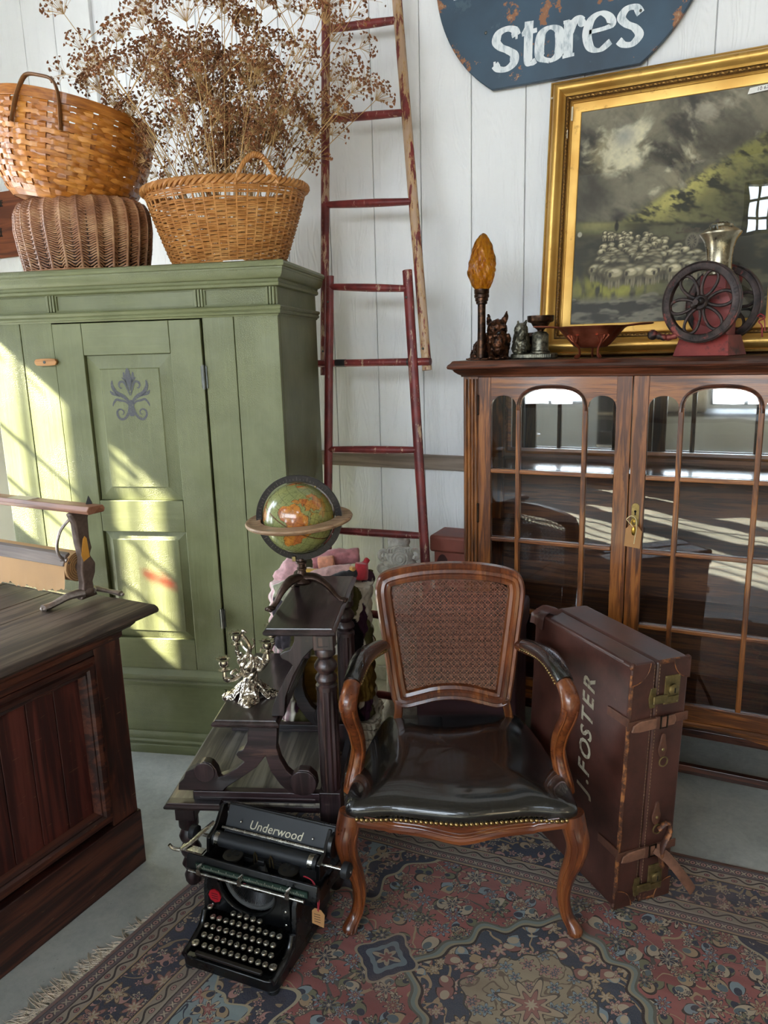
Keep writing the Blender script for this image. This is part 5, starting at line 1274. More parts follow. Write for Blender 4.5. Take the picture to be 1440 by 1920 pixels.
    im[:] = im*(.86+.28*vnoise(U*60, V*60, 20, 2))[..., None]
    wv, wu = np.meshgrid(np.arange(H), np.arange(W), indexing='ij')
    vs = np.stack([PX0-.004+(PX1-PX0+.008)*U, np.full_like(U, -.006), PZ0-.004+(PZ1-PZ0+.008)*V], -1).reshape(-1, 3)
    idx = (wv*W+wu)[:-1, :-1].ravel(); fs = np.stack([idx, idx+1, idx+W+1, idx+W], 1)
    return color_mesh('picture', vs.tolist(), fs.tolist(), np.clip(im, 0, 1).reshape(-1, 3), 'painted_picture', pt, .6, 0, False)
paint_picture()
MB().box(PX0-.003, PX1+.003, -.0112, -.0092, PZ0-.003, PZ1+.003).obj('glazing', glass_m, pt, smooth=0)
MB().box(PX0-.05, PX1+.05, .002, .010, PZ0-.05, PZ1+.05).obj('backboard', plain('backing_board', '#6b5640', .8), pt, smooth=0)
lb_ = MB().prism([(-.072, .866), (.012, .873), (.016, .892), (-.066, .886)], -.0136, -.0128, 'y').obj('paper_label', plain('white_label', '#e3e1da', .7, 0, .04), pt, smooth=0, label='torn white paper label with a written number')
tx = text_mb('10 67', .016, depth=.0002, shear=.15); tx.xf(Matrix.Translation((-.026, -.0139, .8745)) @ Matrix.Rotation(radians(-4.5), 4, 'Y') @ Matrix.Rotation(radians(90), 4, 'X')).obj('written_number', plain('ink_black', '#2a2622', .6), lb_, smooth=0)
# ================================================================== shop sign
def signblue():
    m = Mat('weathered_blue_paint'); co = m.co(); x, y, z = m.xyz(co); n = m.noise(co, 9, 6, .68); b = m.noise(co, 2.6, 4, .6)
    d = ((x+.02)*(x+.02)*7+(z+.24)*(z+.24)*30).sqrt()*-1+1.0; e = m.noise(m.map(co, (14, 14, 14), rot=(0, .5, 0)), 1, 4, .65)
    ed = (x*x+z*z).sqrt().ss(.455, .50)
    f = n+d.max(0)*.13+ed*.07+m.noise(m.map(co, (3, 3, 20), rot=(0, .6, 0)), 1, 2, .5)*.05
    col = m.mix(b.ss(.3, .7), '#1f3344', '#2f4a5e'); col = m.mix(e.ss(.62, .7)*.4, col, '#4f646f')
    col = m.mix(f.ss(.665, .69), col, m.mix(n.ss(.62, .72), '#8a5a38', '#b89a78'))
    return m.set(col, .5, normal=m.bump(n+f, .2, .002))
sg = thing('shop_sign', 'round dark blue wooden sign with worn white lettering hung above the picture', 'sign', (-.705, WALL_Y-.012, 3.0))
cp = [(.505*cos(a), .505*sin(a)) for a in np.linspace(radians(-57), radians(237), 90)]
MB().prism(cp, -.022, 0, 'y').obj('board', signblue(), sg, bevel=.003)
WH = Mat('worn_white_paint'); _n = WH.noise(WH.map(WH.co(), (30, 30, 9)), 1.5, 5, .7); WH.set(WH.mix(_n.ss(.46, .66)*.62, '#dbe0e3', '#6f8797'), .55); WH = WH.m
_lay = [0]
def pen(mb, pts, thick, thin, y):
    _lay[0] += 1; y = y-.00012*(_lay[0] % 9); thick, thin = thick*1.12, thin*1.15
    P = [np.array(p, float) for p in pts]; n = len(P); A = []; B = []
    for i in range(n):
        t = P[min(i+1, n-1)]-P[max(i-1, 0)]; t /= np.linalg.norm(t)+1e-9; w_ = sqrt((thick*t[1])**2+(thin*t[0])**2); q = np.array([-t[1], t[0]])*w_/2; A.append(P[i]+q); B.append(P[i]-q)
    mb.add([(p[0], y, p[1]) for p in A+B], [(i, i+1, n+i+1, n+i) for i in range(n-1)])
def glyph(pid, x, z, w_, h):
    mb = MB(); k = lambda pts: [(x+a*w_, z+b*h) for a, b in pts]; y = -.0226; th, tn = .030, .012
    if pid == 'S':
        pen(mb, spline(k([(.96, .78), (.85, .94), (.55, 1.0), (.22, .93), (.10, .74), (.28, .58), (.60, .46), (.86, .32), (.84, .12), (.55, .0), (.22, .03), (.04, .16)]), 8), .032, .017, y)
        pen(mb, k([(.97, .70), (.95, 1.0)]), .008, .008, y); pen(mb, k([(.03, .24), (.04, .02)]), .008, .008, y)
    if pid == 's':
        pen(mb, spline(k([(.90, .78), (.70, .98), (.35, .98), (.14, .78), (.34, .58), (.70, .42), (.88, .2), (.62, .0), (.28, .02), (.06, .16)]), 8), .028, .016, y)
    if pid == 't':
        pen(mb, spline(k([(.45, 1.30), (.42, .9), (.40, .4), (.42, .08), (.62, .0), (.95, .08)]), 8), .030, .012, y); pen(mb, k([(-.05, .95), (1.0, .99)]), .012, .014, y); pen(mb, k([(.0, .94), (.45, 1.28)]), .01, .012, y)
    if pid == 'o':
        pen(mb, spline(k([(.5, 0), (.12, .14), (.06, .5), (.16, .86), (.5, 1.0), (.86, .86), (.94, .5), (.86, .14), (.5, 0), (.12, .14)]), 8)[:-8], .033, .012, y)
    if pid == 'r':
        pen(mb, k([(.30, 1.0), (.30, .5), (.30, .02)]), .030, .012, y); pen(mb, k([(.0, .0), (.62, .02)]), .012, .010, y); pen(mb, k([(.02, .97), (.34, .98)]), .012, .010, y)
        pen(mb, spline(k([(.36, .66), (.55, .90), (.80, 1.0), (1.02, .90)]), 8), .028, .018, y); mb.sphere((x+.98*w_, y, z+.86*h), (.015, .0004, .014), 10, 6)
    if pid == 'e':
        pen(mb, spline(k([(.14, .54), (.9, .60), (.88, .84), (.55, 1.0), (.2, .86), (.06, .5), (.2, .12), (.55, .0), (.95, .18)]), 8), .030, .012, y)
    if pid == 'I':
        pen(mb, k([(.5, 0), (.5, 1.2)]), .036, .012, y); pen(mb, k([(0, .03), (1, .03)]), .012, .014, y)
    return mb.obj('letter', WH, sg, smooth=0)
ox, oz = .705, -3.0
for g_, x, z, w_, h in (('S', -.972, 2.640, .092, .138), ('t', -.860, 2.642, .055, .112), ('o', -.800, 2.640, .088, .112), ('r', -.708, 2.644, .070, .118), ('e', -.626, 2.644, .096, .120), ('s', -.512, 2.644, .086, .118), ('I', -1.135, 2.920, .060, .13), ('o', -.985, 2.900, .085, .12)): glyph(g_, x+ox, z+oz, w_, h)
for x, z in ((.27, -.255), (-.30, -.22), (.40, -.12)): MB().sphere((x, -.022, z), (.006, .003, .006), 8, 5).obj('nail', STEEL, sg)
# ================================================================== things on the cabinet top
CT_Z = 1.5525
BRZ = Mat('dark_bronze_patina'); _n = BRZ.noise(BRZ.co(), 40, 4, .6); BRZ.set(BRZ.mix(_n.ss(.4, .7), '#2c201a', '#6a4a35'), _n*.3+.22, .85, BRZ.bump(_n, .3, .002)); BRZ = BRZ.m
COPW = Mat('rubbed_bronze'); _n = COPW.noise(COPW.co(), 60, 4, .65); COPW.set(COPW.mix(_n.ss(.38, .66), '#241710', '#684029'), _n*.3+.25, .8); COPW = COPW.m
lp = thing('terrier_lamp', 'bronze terrier table lamp with flame-shaped amber glass shade', 'lamp', (-.905, 2.805, CT_Z), 8)
dg_ = MB(); S_ = dg_.sphere
S_((.035, -.02, .108), (.038, .040, .040), 14, 10); S_((.048, -.055, .086), (.026, .030, .024), 12, 8); S_((.050, -.066, .060), (.029, .026, .036), 12, 8); S_((.050, -.070, .036), (.020, .018, .020), 10, 6); S_((.052, -.072, .094), (.010, .012, .009), 8, 6)
S_((.024, -.046, .120), (.016, .014, .010), 8, 6); S_((.062, -.044, .118), (.016, .014, .010), 8, 6); S_((.018, -.052, .074), (.014, .014, .022), 8, 6); S_((.078, -.046, .074), (.014, .014, .022), 8, 6)
dg_.tube([(.054, -.012, .13), (.066, -.008, .155), (.070, -.004, .178)], [.014, .010, .003], 8); dg_.tube([(.008, -.010, .13), (.000, -.004, .152), (-.002, 0, .168)], [.013, .009, .003], 8)
S_((.028, .0, .052), (.044, .042, .052), 14, 10); S_((-.020, .045, .040), (.050, .055, .042), 14, 10); S_((.0, .02, .066), (.04, .045, .035), 12, 8)
for x in (.022, .066): dg_.tube([(x, -.022, .06), (x, -.040, .02), (x, -.050, .006)], [.020, .017, .014], 8); S_((x, -.058, .007), (.016, .020, .009), 10, 6)
dg_.tube([(-.06, .06, .03), (-.066, .045, .010), (-.050, .02, .008)], [.02, .018, .014], 8); dg_.box(-.075, .085, -.07, .095, 0, .006)
blobby(dg_, 'terrier_figure', COPW, lp, .0032, 2, .010, .010)
MB().sphere((.033, -.058, .113), .0045, 8, 6).obj('eye', plain('black_glass', '#050505', .1), lp); MB().sphere((.062, -.060, .111), .0045, 8, 6).obj('eye', plain('black_glass', '#050505', .1), lp)
MB().sphere((.052, -.083, .096), (.008, .006, .006), 8, 6).obj('nose', plain('black_glass', '#050505', .1), lp)
MB().lathe([(.030, 0), (.024, .004), (.018, .008), (.0165, .05), (.015, .12), (.0145, .165), (.015, .205)], 20, (-.022, -.028, 0)).obj('column', BRZ, lp)
MB().lathe([(.017, .203), (.021, .206), (.021, .214), (.0245, .216), (.0245, .226), (.028, .229), (.028, .238), (.026, .240), (.028, .243), (.028, .258), (.024, .258)], 24, (-.022, -.028, 0)).obj('lamp_socket', BRZ, lp)
AMB = Mat('amber_glass'); _c = AMB.co(); _n = AMB.noise(AMB.map(_c, (60, 60, 14)), 1.2, 3, .6, 1.2)
AMB.set(AMB.mix(_n.ss(.3, .7), '#a84d08', '#e39a22'), .10, normal=AMB.bump(_n, .8, .006)); AMB.b.inputs['Transmission Weight'].default_value = .82; AMB.b.inputs['IOR'].default_value = 1.35; AMB.b.inputs['Subsurface Weight'].default_value = 0.0; AMB = AMB.m
def flame(u, v):
    z = .258+.198*v; r = float(np.interp(v, [0, .06, .18, .34, .5, .66, .8, .9, .97, 1], [.025, .033, .044, .050, .047, .040, .031, .022, .012, .003])); a = 2*pi*u
    r *= 1+.06*cos(5*a+9*v)+.05*cos(9*a-16*v)+.035*cos(17*a+24*v); return (-.022+r*cos(a)+.006*v*v, -.028+r*sin(a), z)
MB().grid(flame, 96, 60, wrapu=True).obj('flame_shade', AMB, lp, smooth=180)
PEW = Mat('dull_pewter'); _n = PEW.noise(PEW.co(), 50, 4, .65); PEW.set(PEW.mix(_n.ss(.35, .7), '#3b3a33', '#8a8674'), _n*.3+.25, .8, PEW.bump(_n, .3, .002)); PEW = PEW.m
sm = thing('pewter_stand', 'grey pewter desk stand with seated dog and fluted column', 'figurine', (-.745, 2.79, CT_Z), 4)
mb = MB().prism([(.085*math.copysign(abs(cos(a))**.6, cos(a))+.02, .045*math.copysign(abs(sin(a))**.6, sin(a))) for a in np.linspace(0, 2*pi, 41)[:-1]], 0, .020, 'z'); mb.obj('base', PEW, sm, bevel=.006, bseg=3)
for i in range(10): MB().box(.018+i*.0075, .0215+i*.0075, -.0485, -.044, .004, .017).obj('base_rib', PEW, sm, bevel=.001)
d2 = MB(); S_ = d2.sphere
S_((-.030, 0, .105), (.026, .027, .026), 12, 8); S_((-.014, -.024, .098), (.015, .017, .013), 10, 6); d2.tube([(-.040, .004, .12), (-.044, .006, .138)], [.010, .003], 6); d2.tube([(-.018, .004, .122), (-.012, .006, .142)], [.010, .003], 6)
S_((-.030, .004, .065), (.032, .034, .045), 12, 8); S_((-.032, .016, .040), (.038, .040, .030), 12, 8); S_((-.022, -.028, .084), (.014, .014, .018), 8, 6)
for x in (-.040, -.014): d2.tube([(x, -.016, .06), (x, -.028, .03), (x, -.036, .022)], [.013, .011, .012], 8)
blobby(d2, 'dog_figure', PEW, sm, .0032, 2, .008, .009)
MB().lathe([(.036, .020), (.036, .026), (.031, .030), (.030, .036), (.030, .086), (.027, .090), (.022, .096), (.012, .098)], 64, (.042, 0, 0), flute=(16, .004, .037, .085)).obj('column', PEW, sm)
MB().lathe([(.010, .096), (.012, .104), (.018, .108), (.030, .120), (.034, .128), (.046, .132), (.0485, .136), (.0485, .154), (.045, .154), (.044, .138), (.030, .130), (.0, .124)], 36, (.042, 0, 0), capt=False).obj('bronze_gallery', BRZ, sm)
cup = thing('bronze_cup', 'small dark bronze cup standing behind the fluted column', 'cup', (-.765, 2.895, CT_Z))
MB().lathe([(.028, 0), (.030, .008), (.022, .020), (.030, .040), (.042, .075), (.046, .090), (.043, .090), (.036, .07), (.0, .03)], 28, capt=False).obj('bowl', BRZ, cup)
MB().lathe([(.0445, .080), (.049, .083), (.049, .094), (.0445, .096)], 28).obj('rim_band', BRZ, cup)
COP = Mat('red_copper'); _n = COP.noise(COP.co(), 14, 4, .6); COP.set(COP.mix(_n.ss(.3, .7), '#7d3f2c', '#a8604a'), _n*.2+.28, .85, COP.bump(COP.noise(COP.co(), 90, 2, .5), .12, .002)); COP = COP.m
bw_ = thing('copper_bowl', 'hexagonal red copper bowl on curled feet with two handles', 'bowl', (-.505, 2.72, CT_Z), 6)
def hexr(a, r, k=.07): return r*(1+k*(abs(cos(3*a))-.5))
pr_ = [(.0, .034), (.030, .034), (.050, .037), (.060, .044), (.085, .072), (.106, .098), (.118, .105), (.120, .108), (.116, .108), (.103, .100), (.080, .074), (.056, .047), (.03, .040), (.0, .040)]
MB().grid(lambda u, v: (lambda i, a: (lambda r, h: (hexr(a, r)*cos(a), hexr(a, r)*sin(a), h))(*[np.interp(i, range(len(pr_)), [p[q] for p in pr_]) for q in (0, 1)]))(v*(len(pr_)-1), 2*pi*u), 72, 40, wrapu=True).obj('bowl', COP, bw_, smooth=50)
for a in (radians(-62), radians(-128), radians(90)):
    ft = MB(); c, s = cos(a), sin(a); ft.tube(spline([(.088*c, .088*s, .075), (.082*c, .082*s, .055), (.060*c, .060*s, .035), (.056*c, .056*s, .012), (.066*c, .066*s, .004), (.074*c, .074*s, .010)], 6), [.0055]*40, 8, flat=(1.5, .7)); fo = ft.obj('foot', COP, bw_)
    for t in (-1, -.33, .33, 1): MB().tube([(.080*c-s*t*.006, .080*s+c*t*.006, .055), (.092*c-s*t*.022, .092*s+c*t*.022, .079)], [.003, .005], 6).obj('foot_leaf', COP, fo)
for s in (-1, 1):
    MB().tube(spline([(s*.108, -.02, .106), (s*.150, -.026, .110), (s*.190, -.010, .112), (s*.192, .012, .112), (s*.150, .024, .110), (s*.108, .02, .106)], 6), [.0055]*36, 8, flat=(1.3, .6)).obj('handle', COP, bw_)
# ---- coffee mill
ml = thing('coffee_mill', 'red iron double-wheel coffee mill with a nickel hopper', 'coffee mill', (-.125, 2.745, CT_Z), -20)
MRED = Mat('worn_red_enamel'); _n = MRED.noise(MRED.co(), 18, 5, .65); MRED.set(MRED.mix(_n.ss(.56, .70), MRED.mix(MRED.noise(MRED.co(), 6, 3, .5).ss(.3, .7), '#5f1a17', '#84302a'), '#3a1a16'), _n*.25+.36, .15, MRED.bump(_n, .2, .002)); MRED = MRED.m
WIR = Mat('black_red_iron'); _n = WIR.noise(WIR.co(), 16, 5, .65); WIR.set(WIR.mix(_n.ss(.56, .66), WIR.mix(WIR.noise(WIR.co(), 40, 3, .6).ss(.3, .7), '#1b1514', '#3d302d'), '#7a3a33'), _n*.3+.33, .5, WIR.bump(_n, .25, .002)); WIR = WIR.m
vs = []; q = [(-.092, -.075, 0), (.092, -.075, 0), (.092, .075, 0), (-.092, .075, 0), (-.078, -.055, .066), (.078, -.055, .066), (.078, .055, .066), (-.078, .055, .066)]
MB().add(q, [(0, 3, 2, 1), (4, 5, 6, 7), (0, 1, 5, 4), (1, 2, 6, 5), (2, 3, 7, 6), (3, 0, 4, 7)]).obj('pedestal', MRED, ml, bevel=.003)
MB().lathe([(.04, -.045), (.062, -.040), (.068, -.02), (.070, .0), (.068, .02), (.062, .04), (.04, .045)], 32, (.012, .0, .155), 'y').obj('grinding_drum', MRED, ml)
MB().box(-.045, .065, -.04, .04, .055, .12).obj('drum_foot', MRED, ml, bevel=.006); MB().box(-.030, .055, -.038, .038, .19, .255).obj('hopper_block', MRED, ml, bevel=.005)
NI = Mat('tarnished_nickel'); _n = NI.noise(NI.co(), 26, 4, .6); NI.set(NI.mix(_n.ss(.35, .7), '#8d8571', '#b5ad98'), _n*.2+.18, .95); NI = NI.m
MB().lathe([(.040, .252), (.044, .256), (.044, .266), (.040, .270), (.038, .30), (.041, .335), (.050, .362), (.060, .376), (.062, .380), (.058, .381)], 36, (.012, 0, 0)).obj('hopper', NI, ml)
ld_ = MB().lathe([(.063, .380), (.0635, .384), (.050, .394), (.036, .402), (.035, .408), (.026, .414), (.0, .417)], 36, (.012, 0, 0), capt=False).obj('hopper_lid', NI, ml)
kn = MB(); kn.tube([(.012-.012, -.052, .388), (.012-.008, -.055, .402), (.012+.008, -.055, .402), (.012+.012, -.052, .388)], .0025, 6); kn.sphere((.012, -.054, .398), .006, 8, 6); kn.obj('lid_catch', STEEL, ld_)
MB().tube([(0, -.13, .168), (0, .13, .168)], .009, 12).obj('axle', WIR, ml)
def wheel(y, face):
    R = .126; mb = MB(); mb.lathe([(R-.004, -.010), (R, -.008), (R, .008), (R-.004, .010), (R-.006, .0085), (.104, .0085), (.101, .010), (.099, .008), (.099, -.008), (.101, -.010), (.104, -.0085), (R-.006, -.0085)], 72, (0, y, .168), 'y', capb=False, capt=False)
    n = 72; k = 12; mb.add([], []); b = 0; mb.f += [((k-1)*n+i, (k-1)*n+(i+1) % n, (i+1) % n, i) for i in range(n)]; mb.mi += [0]*n
    w_ = mb.obj('wheel', WIR, ml, smooth=35)
    for j in range(6):
        a = radians(60*j+8); pts = []
        for t in np.linspace(0, 2*pi, 25)[:-1]:
            rad = .0615+.041*cos(t); tan_ = .0215*sin(t)*(1+.25*cos(t)); pts.append((rad*cos(a)-tan_*sin(a), y, .168+rad*sin(a)+tan_*cos(a)))
        MB().tube(pts, .0042, 6, closed=True, flat=(1.25, 1, (0, 1, 0))).obj('spoke_loop', WIR, w_)
    MB().lathe([(.020, y-.012), (.024, y-.008), (.024, y+.008), (.020, y+.012)], 20, (0, 0, .168), 'y').obj('hub', WIR, w_)
    if face:
        for word, a0 in (('CO', 262), ('U S A', 205), ('PHILADELPHIA', 145), ("MANF'G", 310), ('ENTERPRISE', 10)):
            for i, ch in enumerate(word):
                if ch == ' ': continue
                a = radians(a0-(i-(len(word)-1)/2)*5.6); t = text_mb(ch, .0135, depth=.0006)
                M = Matrix.Translation((.1085*cos(a), y-.0088, .168+.1085*sin(a))) @ Matrix.Rotation(-(a-pi/2), 4, 'Y') @ Matrix.Rotation(pi/2, 4, 'X')
                t.xf(M).obj('raised_letter', WIR, w_, smooth=0)
    return w_
w1 = wheel(-.088, True); w2 = wheel(.088, False)
mb = MB(); mb.sphere((-.016, -.104, .160), .012, 12, 8); mb.sphere((.006, -.106, .172), .012, 12, 8); mb.obj('axle_nut', WIR, w1)
MB().tube(spline([(-.075, -.088, .068), (-.098, -.098, .062), (-.112, -.112, .064), (-.128, -.118, .070)], 5), [.011, .011, .010, .009]*4, 10).obj('crank_arm', WIR, w1)
MB().sphere((-.140, -.122, .072), (.017, .015, .017), 14, 10).obj('crank_knob', WIR, w1)
rb = MB(); rb.tube(spline([(.112, .082, .12), (.128, .070, .128), (.138, .080, .115), (.122, .074, .105), (.134, .070, .09), (.138, .068, .055)], 6), [.0022]*40, 5); rb.tube(spline([(.122, .074, .118), (.140, .068, .112), (.146, .066, .075)], 6), [.002]*20, 5); rb.obj('red_string', plain('red_ribbon', '#8d1c2c', .6), w2)
# ================================================================== suitcase standing on end (local X across the narrow face, Y along its depth)
TL1 = Mat('brown_case_leather'); _c = TL1.co(); _n = TL1.noise(_c, 6, 5, .62); _s = TL1.noise(TL1.map(_c, (40, 40, 4)), 1, 4, .65); _w = TL1.noise(_c, 15, 5, .7)
_x, _y, _z = TL1.xyz(_c)
TL1.set(TL1.mix(_w.ss(.66, .74)*.55, TL1.mix(_n.ss(.28, .72), '#301812', '#57332a'), '#85593e'), _n*.22+.30, normal=TL1.bump(_w*.5+TL1.noise(_c, 160, 2, .5)*.3, .25, .002)); TL1.b.inputs['Coat Weight'].default_value = .2; TL1.b.inputs['Coat Roughness'].default_value = .25; TL1 = TL1.m
TAN = Mat('rubbed_tan_leather'); _n = TAN.noise(TAN.co(), 24, 5, .7); TAN.set(TAN.mix(_n.ss(.44, .60), '#432418', '#9c6236'), _n*.2+.5, normal=TAN.bump(_n, .3, .003)); TAN = TAN.m
STRAP = plain('strap_leather', '#5c3a2c', .5, 0, .3, 30, .3); ABR = plain('dull_brass', '#85754f', .42, .85, .3, 50, .25)
tk = thing('suitcase', 'large old brown leather suitcase standing on end with painted surname and straps', 'suitcase', (-.245, 1.929, .0185), 47)
tk.rotation_euler = (0, radians(2.2), radians(47))
TW, TD, TH = .197, .475, .742
def shell(x0, x1, name, seed):
    mb = MB(); r_ = np.random.default_rng(seed)
    mb.box(x0, x1, 0, TD, 0, TH); o = mb.obj(name, TL1, tk, bevel=.011, bseg=3); return o
lid = shell(0, .082, 'lid', 1); bod = shell(.0835, TW, 'body', 2)
# worn edges, stitched binding, corner caps
for p, q in (((.0, .0), 0), ):
    MB().tube([(.006, .006, z) for z in np.linspace(.03, TH-.03, 30)], [.0068+.0006*sin(i*1.7) for i in range(30)], 8).obj('rubbed_edge', TAN, lid)
MB().tube([(x, .005, TH-.005) for x in np.linspace(.09, TW-.01, 8)], .0065, 8).obj('rubbed_edge', TAN, bod)
MB().tube([(.006, y, TH-.006) for y in np.linspace(.04, TD-.02, 14)], [.0055+.001*sin(i*2.3) for i in range(14)], 8).obj('rubbed_edge', TL1, lid)
MB().tube([(x, .005, .006) for x in np.linspace(.09, TW-.01, 8)], .0065, 8).obj('rubbed_edge', TAN, bod)
def cap(x, z, par, sx, sz):
    mb = MB(); R = .058
    def P(u, v): # quarter cap on the front face wrapped over the edge
        a = u*pi/2; r = R*v; return (x+sx*r*cos(a), -.0018, z+sz*r*sin(a))
    mb.grid(P, 10, 4); mb.obj('corner_cap', TL1, par)
    mb = MB(); mb.tube([(x+sx*R*cos(a), -.0025, z+sz*R*sin(a)) for a in np.linspace(0, pi/2, 12)], .0014, 5); mb.obj('cap_stitching', TAN, par)
    MB().sphere((x+sx*.006, .006, z+sz*.006), (.0105, .0085, .0105), 12, 8).obj('rubbed_corner', TAN, par)
cap(0, TH, lid, 1, -1); cap(0, 0, lid, 1, 1); cap(TW, TH, bod, -1, -1); cap(TW, 0, bod, -1, 1)
mb = MB()
for x in (.074, .092):
    for i in range(72): mb.box(x-.0006, x+.0006, -.0012, .0, .01+i*.0101, .016+i*.0101)
mb.obj('stitching', plain('pale_thread', '#8a6f56', .8), bod, smooth=0, kind='stuff', label='pale stitches along the seam')
# torn leather flap at the top back corner
MB().grid(lambda u, v: (-.010-.004*sin(6*v)+(.075*u if u > .25 else .02*u), TD-.06+.075*v, TH+.006+.005*sin(7*u+3*v)-.05*max(0, .3-u)/.3), 14, 10).obj('torn_flap', TL1, lid, smooth=180)
# locks
for zc in (.655, .072):
    pl = MB().prism([(.112, zc-.042), (.164, zc-.042), (.164, zc+.042), (.112, zc+.042)], -.0035, 0, 'y').obj('lock_plate', ABR, bod, bevel=.0015)
    MB().lathe([(.017, -.004), (.017, -.008), (.013, -.011), (.0, -.012)][::-1], 20, (.140, 0, zc), 'y').obj('lock_barrel', ABR, pl)
    MB().box(.1385, .1415, -.0126, -.0118, zc-.007, zc+.007).obj('key_slot', plain('black_void', '#050505', .9), pl)
    MB().prism([(.118, zc-.034), (.160, zc-.034), (.160, zc-.018), (.118, zc-.018)], -.008, -.003, 'y').obj('slide', ABR, pl, bevel=.002)
    for x, z in ((.116, zc-.038), (.160, zc-.038), (.116, zc+.038), (.160, zc+.038)): MB().sphere((x, -.0035, z), (.0026, .0016, .0026), 8, 5).obj('rivet', ABR, pl)
    hp = MB().prism([(.066, zc-.046), (.084, zc-.046), (.084, zc+.012), (.066, zc+.012), (.060, zc-.017)], -.003, 0, 'y').obj('hasp', ABR, lid, bevel=.001)
    MB().box(.072, .120, -.010, -.003, zc-.034, zc-.010).obj('hasp_tongue', ABR, hp, bevel=.003)
# straps with buckles
for zc in (.568, .170):
    wd = .013
    MB().prism([(-.006, zc-wd), (-.0065, zc+wd), (TW+.004, zc+wd), (TW+.004, zc-wd)], -.0055, -.001, 'y').obj('strap', STRAP, tk, bevel=.002)
    MB().box(-.0055, -.001, -.005, .085, zc-wd+.010, zc+wd+.010).obj('strap', STRAP, tk, bevel=.002)
    MB().prism([(.004, zc-.016), (.030, zc-.020), (.150, zc-.016), (.155, zc), (.150, zc+.014), (.030, zc+.012), (.010, zc+.002)], -.012, -.006, 'y').obj('strap_end', plain('pale_strap', '#7a5442', .55, 0, .3, 30, .3), tk, bevel=.003)
    MB().tube([(.10, -.013, zc-.018), (.10, -.013, zc+.018), (.122, -.013, zc+.018), (.122, -.013, zc-.018)], .0028, 6, closed=True).obj('buckle', plain('dark_bronze', '#2c211a', .45, .8), tk)
    MB().box(.085, .097, -.0135, -.005, zc-.018, zc+.017).obj('keeper', STRAP, tk, bevel=.002)
# loose strap tail at the bottom, handle remnants
tail = spline([(.120, -.012, .175), (.150, -.030, .150), (.185, -.045, .105), (.222, -.050, .055), (.240, -.048, .030)], 6)
MB().tube(tail, [.015]*len(tail), 8, flat=(1.0, .22, (0, -1, .3))).obj('loose_strap', plain('pale_strap', '#7a5442', .55, 0, .3, 30, .3), tk)
for zc, ring in ((.485, True), (.275, False)):
    MB().prism([(.122+.015*sin(a)*(1 if cos(a) < .2 else .8), zc+(.042 if cos(a) > .8 else .030)*cos(a)) for a in np.linspace(0, 2*pi, 25)[:-1]], -.006, 0, 'y').obj('handle_tab', STRAP, bod, bevel=.002)
    MB().sphere((.122, -.007, zc-.006), (.005, .003, .005), 8, 6).obj('rivet', ABR, bod)
    MB().tube([(.125+.014*cos(a), -.008, zc-.042+.014*sin(a)) for a in np.linspace(0, 2*pi, 21)[:-1]], .0022, 6, closed=True).obj('handle_ring', ABR, bod)
hd = spline([(.128, -.010, .232), (.150, -.020, .255), (.158, -.022, .225), (.140, -.022, .185), (.136, -.020, .150), (.146, -.018, .115)], 6)
MB().tube(hd, [.010, .012]*15+[.012], 10, flat=(1, .6)).obj('broken_handle', TAN, bod)
# painted surname on the broad side, reading upwards
LET = Mat('worn_cream_paint'); _n = LET.noise(LET.map(LET.co(), (60, 60, 40)), 1, 5, .7); LET.set(LET.mix(_n.ss(.50, .64)*.7, '#a89f8a', '#4a3026'), .6); LET = LET.m
z0 = .262
M0 = Matrix(((0, 0, -1, -.0012), (0, -1, 0, .1), (1, 0, 0, 0), (0, 0, 0, 1)))
# text x -> up (+Z); text up -> away from the camera edge
for ch, wd in (('J', .050), ('.', .026), ('F', .056), ('O', .064), ('S', .056), ('T', .056), ('E', .054), ('R', .058)):
    t = text_mb(ch, .074, depth=.0002, shear=.22, align='LEFT', bold=.0016)
    xs = [v[0] for v in t.v]; off = min(xs)
    t.v = [(-.0012-v[2]*.5, .150+v[1], z0+(v[0]-off)*1.0) for v in t.v]
    if ch != 'J' or True: t.obj('painted_letter', LET, lid, smooth=0)
    z0 += wd*.92

# ================================================================== globe on the top shelf of the stand
sa, ca_ = sin(radians(21)), cos(radians(21))
def spos(x, y, z): return (-1.439+x*ca_-y*sa, 1.531+x*sa+y*ca_, z)
DBZ = plain('brown_bronze', '#43332b', .38, .8, .35, 60, .3)
gb = thing('globe', 'antique globe in a wooden horizon ring on a bronze tripod, on the top shelf', 'globe', spos(.345, .235, .8465), 21)
GC = Vector((0, 0, .262)); GR = .108
